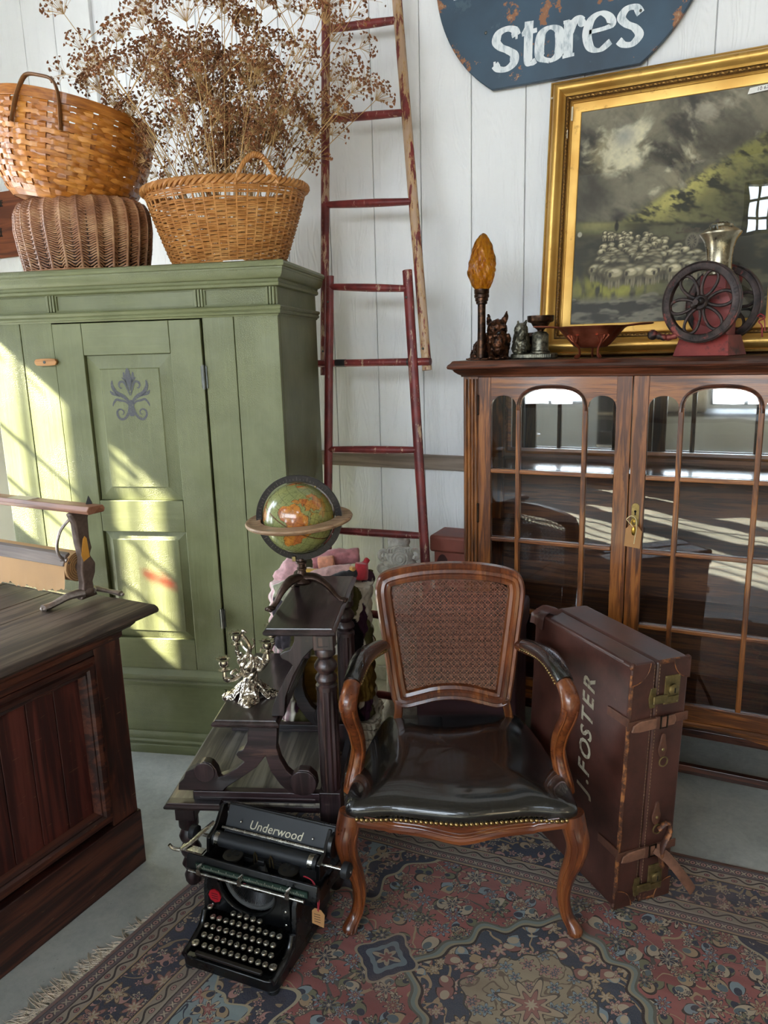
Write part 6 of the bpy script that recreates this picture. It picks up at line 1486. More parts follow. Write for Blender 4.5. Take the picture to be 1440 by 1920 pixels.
# earth: longitude and latitude outlines of the land, coarse
LAND = {'af': [(-17, 15), (-16, 22), (-9, 30), (-5, 36), (10, 37), (20, 32), (32, 31), (36, 23), (43, 12), (51, 12), (46, 2), (40, -4), (40, -15), (35, -22), (31, -29), (26, -34), (19, -34), (14, -22), (12, -10), (9, 2), (4, 6), (-8, 5), (-14, 10)],
        'eu': [(-9, 37), (-9, 43), (-2, 44), (-4, 48), (3, 51), (9, 54), (12, 57), (20, 55), (28, 60), (24, 66), (18, 60), (12, 58), (6, 59), (6, 62), (15, 68), (28, 71), (42, 67), (60, 69), (60, 50), (50, 45), (40, 47), (38, 44), (30, 46), (28, 41), (23, 38), (20, 41), (13, 45), (18, 40), (14, 39), (8, 44), (3, 43), (0, 38)],
        'as': [(28, 41), (36, 36), (36, 31), (43, 13), (55, 18), (58, 24), (50, 30), (57, 26), (67, 24), (73, 18), (77, 8), (80, 14), (88, 21), (94, 17), (99, 9), (104, 2), (105, 10), (109, 13), (108, 20), (118, 24), (121, 31), (121, 39), (128, 36), (130, 43), (140, 50), (160, 60), (180, 66), (170, 70), (140, 73), (105, 77), (75, 72), (60, 69), (60, 50), (50, 40), (40, 41)],
        'sa': [(-80, 0), (-76, 8), (-66, 11), (-52, 5), (-50, 0), (-35, -6), (-39, -15), (-48, -26), (-57, -37), (-66, -45), (-69, -53), (-74, -48), (-71, -20), (-80, -6)],
        'na': [(-82, 9), (-95, 18), (-105, 22), (-118, 34), (-124, 45), (-135, 58), (-165, 60), (-165, 70), (-120, 70), (-85, 70), (-62, 60), (-56, 52), (-70, 44), (-80, 32), (-81, 26), (-90, 30), (-97, 26), (-90, 20), (-86, 15)], 'gr': [(-50, 60), (-42, 60), (-22, 70), (-30, 82), (-60, 80), (-54, 68)],
        'au': [(114, -22), (130, -12), (142, -11), (153, -26), (146, -39), (130, -32), (115, -34)]}
def inside(px, py, P):
    r = np.zeros(px.shape, bool); n = len(P)
    for i in range(n):
        (x0, y0), (x1, y1) = P[i], P[(i+1) % n]; c = ((y0 > py) != (y1 > py)) & (px < (x1-x0)*(py-y0)/(y1-y0+1e-9)+x0); r ^= c
    return r
def build_earth():
    nu, nv = 360, 180; lo, la = np.meshgrid(np.linspace(-180, 180, nu, endpoint=False), np.linspace(-89.9, 89.9, nv))
    j1 = (vnoise(lo/14+20, la/14+20, 31, 4)-.5)*11; j2 = (vnoise(lo/14+50, la/14+5, 32, 4)-.5)*11
    img = np.zeros(lo.shape+(3,)); sea = LIN('#8b8b52')*(1-vnoise(lo/30+9, la/30+9, 33, 4)[..., None]*.5)+LIN('#5f7050')*vnoise(lo/30+9, la/30+9, 33, 4)[..., None]*.5; img[:] = sea
    pal = {'af': '#b5742c', 'eu': '#ad7434', 'as': '#9d7a38', 'sa': '#bb812c', 'na': '#93823f', 'gr': '#9b8a52', 'au': '#b5742c'}
    for k, P in LAND.items():
        m_ = inside(lo+j1, la+j2, P); n_ = vnoise(lo/7+40, la/7+40, 34, 4)[..., None]; n2 = (vnoise(lo/16+11, la/16+3, 35, 3)[..., None] > .54)
        c = LIN(pal[k])*(.75+.5*n_); c = np.where(n2, LIN('#a8622f' if k != 'as' else '#8f8a4a')*(.75+.5*n_), c); img[m_] = c[m_]
        e_ = inside(lo+j1+1.0, la+j2+.6, P) ^ m_; img[e_] = LIN('#5a4a2c')
    for g in range(-180, 180, 15): img[np.abs(lo-g) < .55] *= .66
    for g in range(-75, 90, 15): img[np.abs(la-g) < .55] *= .66
    img[np.abs(la) < .9] = LIN('#5a3c20')
    dots = (vnoise(lo/2.2+7, la/2.2+7, 36, 2) > .66); img[dots] *= .72
    a, b = np.radians(lo), np.radians(la); vs = np.stack([GR*np.cos(b)*np.cos(a), GR*np.cos(b)*np.sin(a), GR*np.sin(b)], -1).reshape(-1, 3)
    fs = [(j*nu+i, j*nu+(i+1) % nu, (j+1)*nu+(i+1) % nu, (j+1)*nu+i) for j in range(nv-1) for i in range(nu)]
    o = color_mesh('sphere', vs.tolist(), fs, np.clip(img, 0, 1).reshape(-1, 3), 'varnished_globe_map', gb, .22, 0, True, .5)
    o.data.materials[0].node_tree.nodes['Principled BSDF'].inputs['Coat Weight'].default_value = .6
    return o
ea = build_earth(); ea.location = GC
# spin Africa to the front (towards -Y), then tip the axis to the right within the meridian ring
ea.rotation_euler = (Matrix.Rotation(radians(30), 3, 'Y') @ Matrix.Rotation(radians(6), 3, 'X') @ Matrix.Rotation(radians(-90-14), 3, 'Z')).to_euler()
HW = wood('bleached_ring_wood', ['#6b4c36', '#9a7a5c', '#b89a78'], 'x', 1.0, .5, .1, .2)
pr_ = [(.116, -.008), (.150, -.010), (.160, -.006), (.163, 0), (.160, .005), (.152, .006), (.149, .0045), (.128, .0045), (.125, .006), (.116, .006)]
mb = MB(); n = 96; vs = []
for r, h in pr_: vs += [(r*cos(2*pi*k/n), r*sin(2*pi*k/n), h) for k in range(n)]
kk = len(pr_); mb.add(vs, [(i*n+k, i*n+(k+1) % n, ((i+1) % kk)*n+(k+1) % n, ((i+1) % kk)*n+k) for i in range(kk) for k in range(n)])
hr = mb.obj('horizon_ring', HW, gb, smooth=35); hr.location = GC+Vector((0, 0, -.004)); hr.rotation_euler = (radians(2), radians(-2.5), 0)
mr = MB(); pr_ = [(.113, -.006), (.131, -.006), (.132, 0), (.131, .006), (.113, .006)]; vs = []
for r, h in pr_: vs += [(r*cos(2*pi*k/n), h, r*sin(2*pi*k/n)) for k in range(n)]
kk = 5; mr.add(vs, [(i*n+k, i*n+(k+1) % n, ((i+1) % kk)*n+(k+1) % n, ((i+1) % kk)*n+k) for i in range(kk) for k in range(n)])
me_ = mr.obj('meridian_ring', plain('black_meridian', '#231f1d', .4, .6, .3, 40, .2), gb, smooth=35); me_.location = GC
mb = MB()
for i in range(72): a = 2*pi*i/72; mb.tube([(.116*cos(a), -.0066, .116*sin(a)), ((.121 if i % 3 else .127)*cos(a), -.0066, (.121 if i % 3 else .127)*sin(a))], .0004, 3)
mb.obj('degree_mark', plain('grey_engraving', '#6a635c', .5, .5), me_, smooth=0, kind='stuff')
ax = Vector((sin(radians(30)), 0, cos(radians(30))))
for s in (1, -1): MB().tube([GC+ax*s*.106, GC+ax*s*.122], .0035, 8).obj('pivot', ABR, gb)
MB().box(-.026, -.014, -.014, -.006, .128, .144).obj('clamp', ABR, gb, bevel=.002)
ped = [(.010, .135), (.012, .128), (.017, .126), (.017, .120), (.011, .117), (.011, .108), (.015, .104), (.015, .100), (.012, .097), (.014, .088), (.020, .080), (.032, .072), (.036, .064), (.030, .056), (.010, .052)]
MB().lathe(ped[::-1], 30, (0, 0, 0)).obj('stem', DBZ, gb)
for k, a in enumerate((-128, -8, 112)):
    a = radians(a); c, s = cos(a), sin(a); L = MB()
    pts = spline([(.012*c, .012*s, .074), (.045*c, .045*s, .074), (.080*c, .080*s, .052), (.104*c, .104*s, .024), (.122*c, .122*s, .008)], 6)
    L.tube(pts, list(np.interp(np.linspace(0, 1, len(pts)), [0, .25, .6, .85, 1], [.020, .017, .011, .0085, .010])), 12, flat=(1.1, .75)); lo_ = L.obj('leg', DBZ, gb)
    f = MB(); f.sphere((.128*c, .128*s, .008), (.014, .014, .008), 12, 8)
    for t in (-.6, 0, .6): f.sphere((.137*c-s*t*.016, .137*s+c*t*.016, .006), .0058, 8, 6)
    f.obj('paw_foot', DBZ, lo_)

# ================================================================== silver candelabrum on the middle shelf
SIL = Mat('polished_silver'); _n = SIL.noise(SIL.co(), 70, 4, .65); SIL.set(SIL.mix(_n.ss(.46, .70), '#cfc6b8', '#6a5f55'), _n*.2+.12, 1.0, SIL.bump(_n, .25, .002)); SIL = SIL.m
cd = thing('candelabrum', 'ornate silver four-light rococo candelabrum on the middle shelf of the stand', 'candelabrum', spos(.188, .135, .5665), 21)
cd.rotation_euler = (0, 0, radians(21))
b_ = MB()
for k in range(4):
    a = radians(-90+90*k+8); c, s = cos(a), sin(a)
    pts = spline([(0, 0, .062), (.022*c, .022*s, .046), (.040*c, .040*s, .020), (.062*c, .062*s, .012), (.076*c, .076*s, .004), (.080*c, .080*s, .010), (.073*c, .073*s, .014)], 5)
    b_.tube(pts, list(np.interp(np.linspace(0, 1, len(pts)), [0, .3, .6, .85, 1], [.012, .016, .016, .009, .006])), 8, flat=(1.5, .8))
    for t in (-1, 1):
        a2 = a+t*.42; c2, s2 = cos(a2), sin(a2)
        q = spline([(.018*c2, .018*s2, .05), (.044*c2, .044*s2, .026), (.060*c2, .060*s2, .008), (.068*c2, .068*s2, .012)], 5); b_.tube(q, list(np.linspace(.011, .004, len(q))), 8, flat=(1.5, .6))
        q = [(p[0]*1.02, p[1]*1.02, p[2]+.009) for p in q[:10]]; b_.tube(q, .003, 6)
b_.sphere((0, 0, .056), (.022, .022, .022), 12, 8)
blobby(b_, 'base', SIL, cd, .0022, 1, .0055, .010)
s_ = MB()
for ph in range(3):
    pts = []
    for t in np.linspace(0, 1, 40): a = ph*2.094+t*4.4; r = .013*(1-.45*t)+.010*sin(pi*t); pts.append((r*cos(a), r*sin(a), .058+.085*t))
    s_.tube(pts, list(np.linspace(.0105, .006, 40)), 8)
for k in range(5):
    a = 1.257*k; q = spline([(.010*cos(a), .010*sin(a), .085), (.026*cos(a+.3), .026*sin(a+.3), .098), (.034*cos(a+.5), .034*sin(a+.5), .118), (.026*cos(a+.7), .026*sin(a+.7), .126), (.022*cos(a+.6), .022*sin(a+.6), .118)], 5); s_.tube(q, list(np.linspace(.009, .003, len(q))), 8, flat=(1.3, .7))
blobby(s_, 'leafy_stem', SIL, cd, .0022, 1, .004, .008)
f = MB(); f.tube(spline([(0, 0, .14), (.006, -.004, .165), (-.004, -.004, .19), (-.014, -.004, .205), (-.010, -.004, .218), (0, -.004, .212)], 6), list(np.linspace(.008, .004, 31)), 8)
for t in (-1, 1): f.tube(spline([(0, 0, .15), (t*.016, .004, .165), (t*.020, .004, .182), (t*.012, .004, .19)], 5), list(np.linspace(.005, .002, 16)), 6)
f.obj('finial', SIL, cd)
cupp = [(.004, 0), (.006, .004), (.016, .006), (.0175, .008), (.006, .010), (.006, .014), (.012, .019), (.0145, .028), (.0135, .036), (.020, .039), (.0225, .042), (.0165, .0425), (.0105, .040), (.0095, .022), (.0, .022)]
for k, (dx, dy, cz) in enumerate(((-.062, -.050, .106), (-.048, .045, .150), (.062, -.012, .148), (.058, .075, .165))):
    ar = MB(); q = spline([(.0, .0, .095), (dx*.35, dy*.35, .082+.3*(cz-.1)), (dx*.62, dy*.62, .060+.55*(cz-.08)), (dx*.92, dy*.92, cz-.030), (dx*1.0, dy, cz-.018), (dx, dy, cz)], 6)
    ar.tube(q, list(np.interp(np.linspace(0, 1, len(q)), [0, .5, .8, 1], [.008, .0062, .006, .005])), 8)
    m_ = q[14]; ar.tube(spline([q[10], (m_[0]*1.0, m_[1], m_[2]+.020), (m_[0]*.75, m_[1]*.75, m_[2]+.030), (m_[0]*.65, m_[1]*.65, m_[2]+.020)], 5), list(np.linspace(.0055, .002, 16)), 6)
    for j in (8, 16, 22): ar.sphere((q[j][0], q[j][1], q[j][2]+.004), (.008, .008, .006), 8, 6)
    an = ar.obj('arm', SIL, cd)
    cu_ = MB(); n = 32
    vs = []
    for i, (r, h) in enumerate(cupp):
        for j in range(n): a = 2*pi*j/n; rr_ = r*(1+(.10*cos(8*a) if i in (2, 3, 9, 10, 11) else 0)); vs.append((dx+rr_*cos(a), dy+rr_*sin(a), cz+h+(.0015*cos(8*a) if i in (9, 10) else 0)))
    cu_.add(vs, [(i*n+j, i*n+(j+1) % n, (i+1)*n+(j+1) % n, (i+1)*n+j) for i in range(len(cupp)-1) for j in range(n)]); cu_.obj('candle_cup', SIL, an)

# ================================================================== quilts piled behind the stand, stone finial, clay box
def quilt(name, label, x0, x1, y0, y1, zt, zb, fn, seed, sq=4.0, parent_rz=21):
    """soft upright bundle with its own patch colours: fn(u, v) -> colour, u round the bundle, v from foot to top"""
    nu, nv = 200, 110; U, V = np.meshgrid(np.linspace(0, 1, nu, endpoint=False), np.linspace(0, 1, nv)); th = U*2*pi
    cx_, cy_, hx, hy = (x0+x1)/2, (y0+y1)/2, (x1-x0)/2, (y1-y0)/2; p = 2/sq
    side = np.clip(V/.80, 0, 1); top = np.clip((V-.80)/.20, 0, 1)
    puff = .010*np.abs(np.sin(U*2*pi*14+V*3))*np.abs(np.sin(V*42+np.sin(U*30)))+.010*(vnoise(U*12, V*10, seed, 3)-.5)
    slump = 1+.03*np.sin(V*9+U*6)+.02*np.cos(U*2*pi*3+V*14)
    rad = (1-top**1.5*.97)*slump
    X = cx_+(hx*np.sign(np.cos(th))*np.abs(np.cos(th))**p+puff*np.cos(th))*rad; Y = cy_+(hy*np.sign(np.sin(th))*np.abs(np.sin(th))**p+puff*np.sin(th))*rad
    Z = zb+(zt-zb)*(side*.97+.03*np.sin(top*pi/2))+.008*np.sin(U*2*pi*4)*side+puff*top
    vs = np.stack([X, Y, Z], -1).reshape(-1, 3); fs = [(j*nu+i, j*nu+(i+1) % nu, (j+1)*nu+(i+1) % nu, (j+1)*nu+i) for j in range(nv-1) for i in range(nu)]
    cols = fn(U, V); cols = cols*(.86+.28*vnoise(U*90, V*90, seed+1, 2))[..., None]
    o = color_mesh(name, vs.tolist(), fs, np.clip(cols, 0, 1).reshape(-1, 3), name+'_cloth', None, .95, .3, True, .1, 300); o.location = spos(0, 0, 0); o.rotation_euler = (0, 0, radians(parent_rz)); tag(o, label, 'quilt'); return o
def patches_top(U, V):
    c = np.zeros(U.shape+(3,)); c[:] = LIN('#cfc7b6')
    pink = (U < .68) & (U > .42); c[pink] = LIN('#d2aeb0'); c[pink & (np.abs(((U*36) % 1)-.5) < .2)] = LIN('#d9cdc4')
    w_ = .02*np.sin(V*60)
    d1 = (np.abs(((U-.87+w_*.2)*9)+((V*5.2) % 2-1)*.0) < 9); f = (U > .70) | (U < .10); uu = ((U-.70) % 1)/.40; vv = V
    a = (uu*1.7+vv*1.9+.2) % 1; b = (uu*1.7-vv*1.9+.1) % 1
    ol = f & (a < .45) & (b < .5); bl = f & (a > .55) & (b > .45) & (vv < .62); br = f & (a < .45) & (b > .62)
    c[ol] = LIN('#4f4a2e'); c[bl] = LIN('#191416'); c[br] = LIN('#3a2230')
    gold = f & (vv < .42) & (vv > .12); c[gold] = (LIN('#6d5426')*(.5+vnoise(U*60, V*60, 3, 3))[..., None])[gold]
    dk = (U > .60) & (U < .705) & (V > .45) & (V < .80); c[dk] = LIN('#4a4448'); pal_ = (U > .6) & (U < .74) & (V >= .74); c[pal_] = LIN('#9c9c86')
    return c
quilt('patchwork_quilt', 'folded patchwork quilt of olive, cream, black and pink patches behind the stand', .165, .515, .482, .712, .815, .298, patches_top, 51)
def creamy(U, V):
    c = np.zeros(U.shape+(3,)); c[:] = LIN('#bdb39d')*(.7+.6*vnoise(U*14, V*18, 8, 4))[..., None]; s_ = np.abs(((V*9+.2*np.sin(U*20)) % 1)-.5) < .06; c[s_] = LIN('#6f6656'); return c
quilt('cream_quilt', 'rumpled cream quilt under the patchwork quilt, seen through the stand', .185, .535, .478, .715, .292, .011, creamy, 77)
def cloth(name, label, parts, colr, cat='cloth', noise=.012, voxel=.005, extra=None):
    mb = MB()
    for kind, *a in parts:
        if kind == 's': mb.sphere(*a, 12, 8)
        else: mb.tube(*a, 10)
    o = blobby(mb, name, plain(name+'_fabric', colr, .92, 0, .22, 60, .3, 0, .3), None, voxel, 3, noise, .03); tag(o, label, cat); o.location = spos(0, 0, 0); o.rotation_euler = (0, 0, radians(21)); return o
QZ = .815
cloth('pink_cloth', 'crumpled pale pink cloth on the quilt, left of the globe stem', [('t', [(.20, .60, QZ), (.235, .58, QZ+.035), (.28, .58, QZ+.02)], [.03, .04, .03]), ('s', (.22, .56, QZ+.01), (.045, .03, .03))], '#c79a9d')
cloth('rose_cloth_roll', 'rolled dusty rose cloth lying at the back of the quilt pile', [('t', [(.30, .66, QZ+.03), (.38, .67, QZ+.045), (.47, .68, QZ+.05)], [.028, .034, .028])], '#b07478')
cloth('peach_cloth', 'small peach-coloured cloth between the pink cloths', [('t', [(.325, .625, QZ+.035), (.385, .63, QZ+.04)], [.026, .026])], '#d08d70', noise=.006)
cloth('yellow_cloth', 'mustard yellow cloth peeking out behind the globe stem', [('t', [(.255, .57, QZ+.012), (.34, .565, QZ+.014)], [.024, .022])], '#b08a36', noise=.006)
cloth('blush_cloth', 'blush pink cloth with a dark knot in the middle of the pile', [('t', [(.31, .545, QZ+.004), (.38, .55, QZ+.016), (.45, .58, QZ+.024)], [.026, .032, .024])], '#bd9690')
cloth('black_crochet', 'black crocheted cloth folded at the front of the quilt pile', [('t', [(.36, .525, QZ+.002), (.42, .53, QZ+.010), (.48, .56, QZ+.024)], [.016, .022, .018])], '#171315', noise=.014)
cloth('red_cloth', 'bright red quilted cloth end standing at right of the pile', [('t', [(.488, .56, QZ-.005), (.492, .565, QZ+.055)], [.026, .024]), ('s', (.508, .58, QZ+.06), (.012, .010, .012))], '#9c1f28', noise=.006)
cloth('tan_cloth', 'narrow ochre tan cloth edge beside the red cloth', [('t', [(.455, .55, QZ-.005), (.462, .552, QZ+.045)], [.014, .014])], '#b98a48', noise=.004)
STN = Mat('pale_carved_stone'); _n = STN.noise(STN.co(), 24, 5, .65); STN.set(STN.mix(_n.ss(.3, .7), '#b0aba0', '#dedacf'), .85, normal=STN.bump(_n, .6, .006)); STN = STN.m
sf = thing('stone_finial', 'pale carved stone finial figure standing on a plinth behind the armchair', 'stone ornament', (-1.285, 2.77, 0), 26)
MB().lathe([(.09, 0), (.09, .05), (.07, .08), (.06, .4), (.075, .55), (.085, .60), (.085, .63), (.07, .64)], 28).obj('plinth', STN, sf)
q = MB(); q.sphere((0, 0, .805), (.047, .047, .042), 16, 10); q.sphere((0, 0, .745), (.062, .055, .055), 16, 10); q.sphere((0, 0, .69), (.082, .07, .05), 16, 10); q.tube([(0, 0, .64), (0, 0, .72)], [.072, .07], 16)
blobby(q, 'carved_body', STN, sf, .005, 1, .012, .010)
for r in (.010, .022, .034): MB().tube([(r*cos(a), -.060+.012*(r/.034)**2, .745+r*sin(a)) for a in np.linspace(0, 2*pi, 25)[:-1]], .0038, 6, closed=True).obj('carved_ring', STN, sf)
for s in (-1, 1):
    MB().tube(spline([(s*.045, -.030, .77), (s*.07, -.02, .775), (s*.085, -.015, .755), (s*.075, -.018, .735), (s*.06, -.03, .745)], 5), [.009]*21, 8).obj('carved_scroll', STN, sf)
    for k in range(4): a = radians(-95+s*(18+k*22)); MB().sphere((.076*cos(a), .066*sin(a), .692), (.021, .016, .022), 10, 8).obj('carved_lobe', STN, sf)
    for k in range(3): MB().tube(spline([(s*.012*k, -.046, .80-.006*k), (s*(.02+.012*k), -.046, .79), (s*(.024+.012*k), -.048, .772)], 4), [.005]*9, 6).obj('carved_leaf', STN, sf)
TER = plain('terracotta_leather', '#84473a', .5, 0, .22, 8, .15)
tb = thing('terracotta_box', 'tall red-brown box with a thick top band between ladder and cabinet', 'box', (-1.060, 2.86, 0), 0)
MB().prism([(-.075, -.07), (.075, -.07), (.075, .07), (-.075, .07)], 0, .79, 'z').obj('body', TER, tb, bevel=.008)
MB().prism([(-.090, -.085), (.090, -.085), (.090, .085), (-.090, .085)], .775, .845, 'z').obj('top_band', TER, tb, bevel=.012, bseg=3)
MB().prism([(-.036+.030*cos(a), .690+.075*sin(a)) for a in np.linspace(0, 2*pi, 25)[:-1]], -.0715, -.069, 'y').obj('side_recess', plain('dark_recess', '#4a2a26', .8), tb)
# ---- dark things behind the armchair, glimpsed through its cane
MAR = plain('maroon_leatherette', '#32151a', .5, 0, .3, 20, .2)
mc = thing('dark_chest', 'dark maroon lidded chest behind the armchair, glimpsed through the cane back', 'chest', (-.845, 2.44, .001), 8)
box('body', MAR, mc, -.18, .18, -.13, .13, .02, .60, .008); box('lid', MAR, mc, -.19, .19, -.14, .14, .603, .70, .015)
for x in (-.11, .11): box('lid_strap', plain('black_strap', '#141011', .5), mc, x-.02, x+.02, -.144, .144, .45, .705, .003)
box('plinth', plain('black_strap', '#141011', .5), mc, -.185, .185, -.135, .135, 0, .04, .003)
# ================================================================== typewriter (local X across, Y away from the typist)
BLKE = Mat('black_japanned_iron'); _n = BLKE.noise(BLKE.co(), 12, 5, .65); BLKE.set(BLKE.mix(_n.ss(.60, .70)*.35, '#07080a', '#2a2a2a'), _n*.22+.18, .1, BLKE.bump(_n, .08, .002)); BLKE.b.inputs['Coat Weight'].default_value = .3; BLKE = BLKE.m
RUB = plain('black_rubber', '#15171a', .55, 0, .2, 20, .05); CHR = plain('worn_chrome', '#b9b6ae', .25, 1.0, .3, 60, .1)
tw = thing('typewriter', 'black vintage desk typewriter with round glass keys on the rug', 'typewriter', (-1.109, 1.279, .0105), 4)
def rr(x0, x1, y0, y1, r, n=6):
    P = []
    for cx_, cy_, a0 in ((x1-r, y1-r, 0), (x0+r, y1-r, 90), (x0+r, y0+r, 180), (x1-r, y0+r, 270)): P += [(cx_+r*cos(radians(a0+90*i/n)), cy_+r*sin(radians(a0+90*i/n))) for i in range(n+1)]
    return P
# base: open tray rim + side frames
def rim(name, x0, x1, y0, y1, r, t, z0, z1, par=tw):
    o_, i_ = rr(x0, x1, y0, y1, r), rr(x0+t, x1-t, y0+t, y1-t, max(.004, r-t)); n = len(o_); vs = [(p[0], p[1], z0) for p in o_]+[(p[0], p[1], z1) for p in o_]+[(p[0], p[1], z1) for p in i_]+[(p[0], p[1], z0) for p in i_]
    return MB().add(vs, [(k*n+i, k*n+(i+1) % n, ((k+1) % 4)*n+(i+1) % n, ((k+1) % 4)*n+i) for k in range(4) for i in range(n)]).obj(name, BLKE, par, bevel=.004, bseg=2)
rim('base_frame', -.145, .145, -.006, .315, .030, .020, .012, .044)
MB().box(-.128, .128, .012, .30, .014, .020).obj('base_pan', BLKE, tw)
for x, y in ((-.125, .015), (.125, .015), (-.125, .29), (.125, .29)): MB().lathe([(.016, 0), (.016, .010), (.012, .014)], 14, (x, y, 0)).obj('rubber_foot', RUB, tw)
# keyboard side cheeks rising to the body
ch = [(.012, .040), (.100, .060), (.112, .10), (.118, .165), (.135, .192), (.315, .192), (.315, .040)]
for s in (-1, 1):
    x0, x1 = (s*.145, s*.128) if s < 0 else (.128, .145)
    MB().prism(ch, min(x0, x1), max(x0, x1), 'x').obj('side_cheek', BLKE, tw, bevel=.004, bseg=2)
    MB().tube(spline([(s*.132, .0, .040), (s*.134, .04, .046), (s*.135, .085, .062), (s*.136, .105, .095)], 5), .010, 10).obj('cheek_roll', BLKE, tw)
    for zz in (.11, .15): MB().sphere((s*.115, .1135, zz), (.005, .003, .005), 8, 6).obj('screw_head', CHR, tw)
# front panel with the arched opening
arcx = [(.088*cos(a), .170-.062*sin(a)) for a in np.linspace(pi, 2*pi, 25)]
P = [(-.128, .060), (.128, .060), (.128, .192), (.094, .192)]+[(.088*cos(a), .188+.080*sin(a)) for a in np.linspace(0, -pi, 25)]+[(-.094, .192), (-.128, .192)]
def strip_panel(y0, y1):
    top = [(-.128, .192), (-.092, .192)]+[(.088*cos(a), .190+.078*sin(a)) for a in np.linspace(-pi, 0, 29)]+[(.092, .192), (.128, .192)]; n = len(top); vs = []
    for y in (y0, y1): vs += [(x, y, z) for x, z in top]+[(x, y, .098) for x, z in top]
    fs = []
    for i in range(n-1): fs += [(i, i+1, n+i+1, n+i), (2*n+i, 3*n+i, 3*n+i+1, 2*n+i+1), (i, 2*n+i, 2*n+i+1, i+1), (n+i, n+i+1, 3*n+i+1, 3*n+i)]
    fs += [(0, n, 3*n, 2*n), (n-1, 2*n-1, 4*n-1, 3*n-1)]
    return MB().add(vs, fs)
strip_panel(.112, .122).obj('front_panel', BLKE, tw, smooth=30)
MB().tube([(.088*cos(a), .1115, .190+.078*sin(a)) for a in np.linspace(-pi, 0, 33)], .0035, 8).obj('arch_lip', BLKE, tw)
MB().tube([(.078*cos(a), .122+.016, .186+.070*sin(a)) for a in np.linspace(-pi+.1, -.1, 33)], .0075, 8).obj('type_rest', plain('grey_felt_rest', '#4a4a48', .7, .3), tw)
sl_ = MB()
for i in range(42):
    a = -pi+.2+(pi-.4)*i/41; sl_.tube([(.074*cos(a), .134, .184+.066*sin(a)), (.040*cos(a), .165, .206+.030*sin(a)), (.012*cos(a), .190, .212)], .0011, 4)
sl_.obj('type_bar', plain('grey_steel', '#3d3d3d', .4, .8), tw, kind='stuff', label='fan of thin steel type bars')
MB().box(-.10, .10, .20, .206, .07, .21).obj('inner_back', plain('black_void', '#050505', .9), tw)
bd = MB().prism([(-.103+.020*cos(a), .142+.020*sin(a)) for a in np.linspace(0, 2*pi, 9)[:-1]], .1085, .112, 'y').obj('red_badge', plain('red_badge_enamel', '#9c1420', .35, 0, .15, 40), tw, label='small red badge')
for k in range(3): MB().box(-.113, -.093, .1080, .1086, .134+k*.007, .136+k*.007).obj('badge_line', plain('dark_badge', '#3a0a10', .5), bd, smooth=0)
# keys: glass discs with chromed rims on levers
def keycap(r):
    k = MB(); k.lathe([(r*.82, -.004), (r, -.002), (r, .0015), (r*.86, .003)], 18); return k
KG = plain('key_glass', '#4e4a44', .15, 0, .15, 300, 0); KR = plain('key_rim', '#a8a294', .3, .9, .2, 80, 0); LEV = plain('lever_steel', '#2b2a29', .4, .8)
ko = keycap(.0078).obj('key_rim', KR, None); kg = MB().lathe([(.0066, .0022), (.0, .0036)], 18, capt=False).obj('key_top', KG, None); kl = MB().tube([(0, 0, -.002), (0, .006, -.012), (0, .030, -.020), (0, .12, -.028)], .0014, 4).obj('key_lever', LEV, None)
tmpl = (ko, kg, kl); used_k = False
rows = [(.017, .070, [-.107]+[-.079+.0204*i for i in range(10)]+[.127], True), (.037, .082, [-.093+.0204*i for i in range(11)], False), (.057, .094, [-.098+.0204*i for i in range(11)], False), (.077, .106, [-.090+.0204*i for i in range(11)], False), (.094, .118, [-.110, -.036, -.0155, .005, .0255, .046], False)]
for y, z, xs, big in rows:
    for i, x in enumerate(xs):
        sc = 1.35 if big and i in (0, len(xs)-1) else 1.0
        e_ = bpy.data.objects.new('key', None); COL.objects.link(e_); e_.parent = tw; e_.location = (x, y, z); e_.empty_display_size = .005
        e_.scale = (sc, sc, 1)
        for t_ in tmpl: dup(t_, e_)
for t_ in tmpl: bpy.data.objects.remove(t_)
MB().prism(rr(-.098, .104, -.004, .008, .005), .052, .060, 'z').obj('space_bar', plain('dark_space_bar', '#1b1512', .35, 0, .2, 20), tw, bevel=.002)
for x in (-.08, .085): MB().tube([(x, .002, .053), (x, .03, .045), (x, .10, .05)], .0025, 6).obj('space_lever', LEV, tw)
# carriage: front tabulator rail with scale, platen, paper table, knobs, lever
fr_ = MB().prism([(.120, .196), (.138, .190), (.146, .204), (.142, .232), (.130, .238), (.124, .222)], -.200, .205, 'x').obj('tabulator_rail', BLKE, tw, bevel=.003)
MB().box(-.165, .180, .1175, .1215, .206, .222).obj('scale_strip', plain('dark_green_scale', '#20352c', .4, .2), fr_)
mk = MB()
for i in range(70): mk.box(-.162+i*.0048, -.1612+i*.0048, .1168, .1176, .2095, .2145 if i % 5 else .2195)
mk.obj('scale_mark', plain('pale_mark', '#c9c4b4', .5), fr_, smooth=0, kind='stuff', label='fine pale divisions of the carriage scale')
MB().tube([(-.185, .112, .198), (.172, .112, .198)], .0042, 10).obj('margin_rod', CHR, tw)
for x in (-.150, .125, -.02):
    m_ = MB(); m_.box(x-.006, x+.006, .106, .118, .196, .212); m_.tube([(x, .108, .212), (x+.004, .104, .226), (x+.012, .110, .232)], .0035, 6); m_.obj('margin_stop', CHR, tw)
pl_ = MB().tube([(-.165, .215, .236), (.165, .215, .236)], .0205, 28).obj('platen', RUB, tw)
for x in (-.158, .140): MB().tube([(x, .215, .236), (x+.014, .215, .236)], .0214, 28).obj('platen_band', CHR, pl_)
MB().tube([(-.235, .215, .236), (.262, .215, .236)], .0055, 10).obj('platen_axle', CHR, pl_)
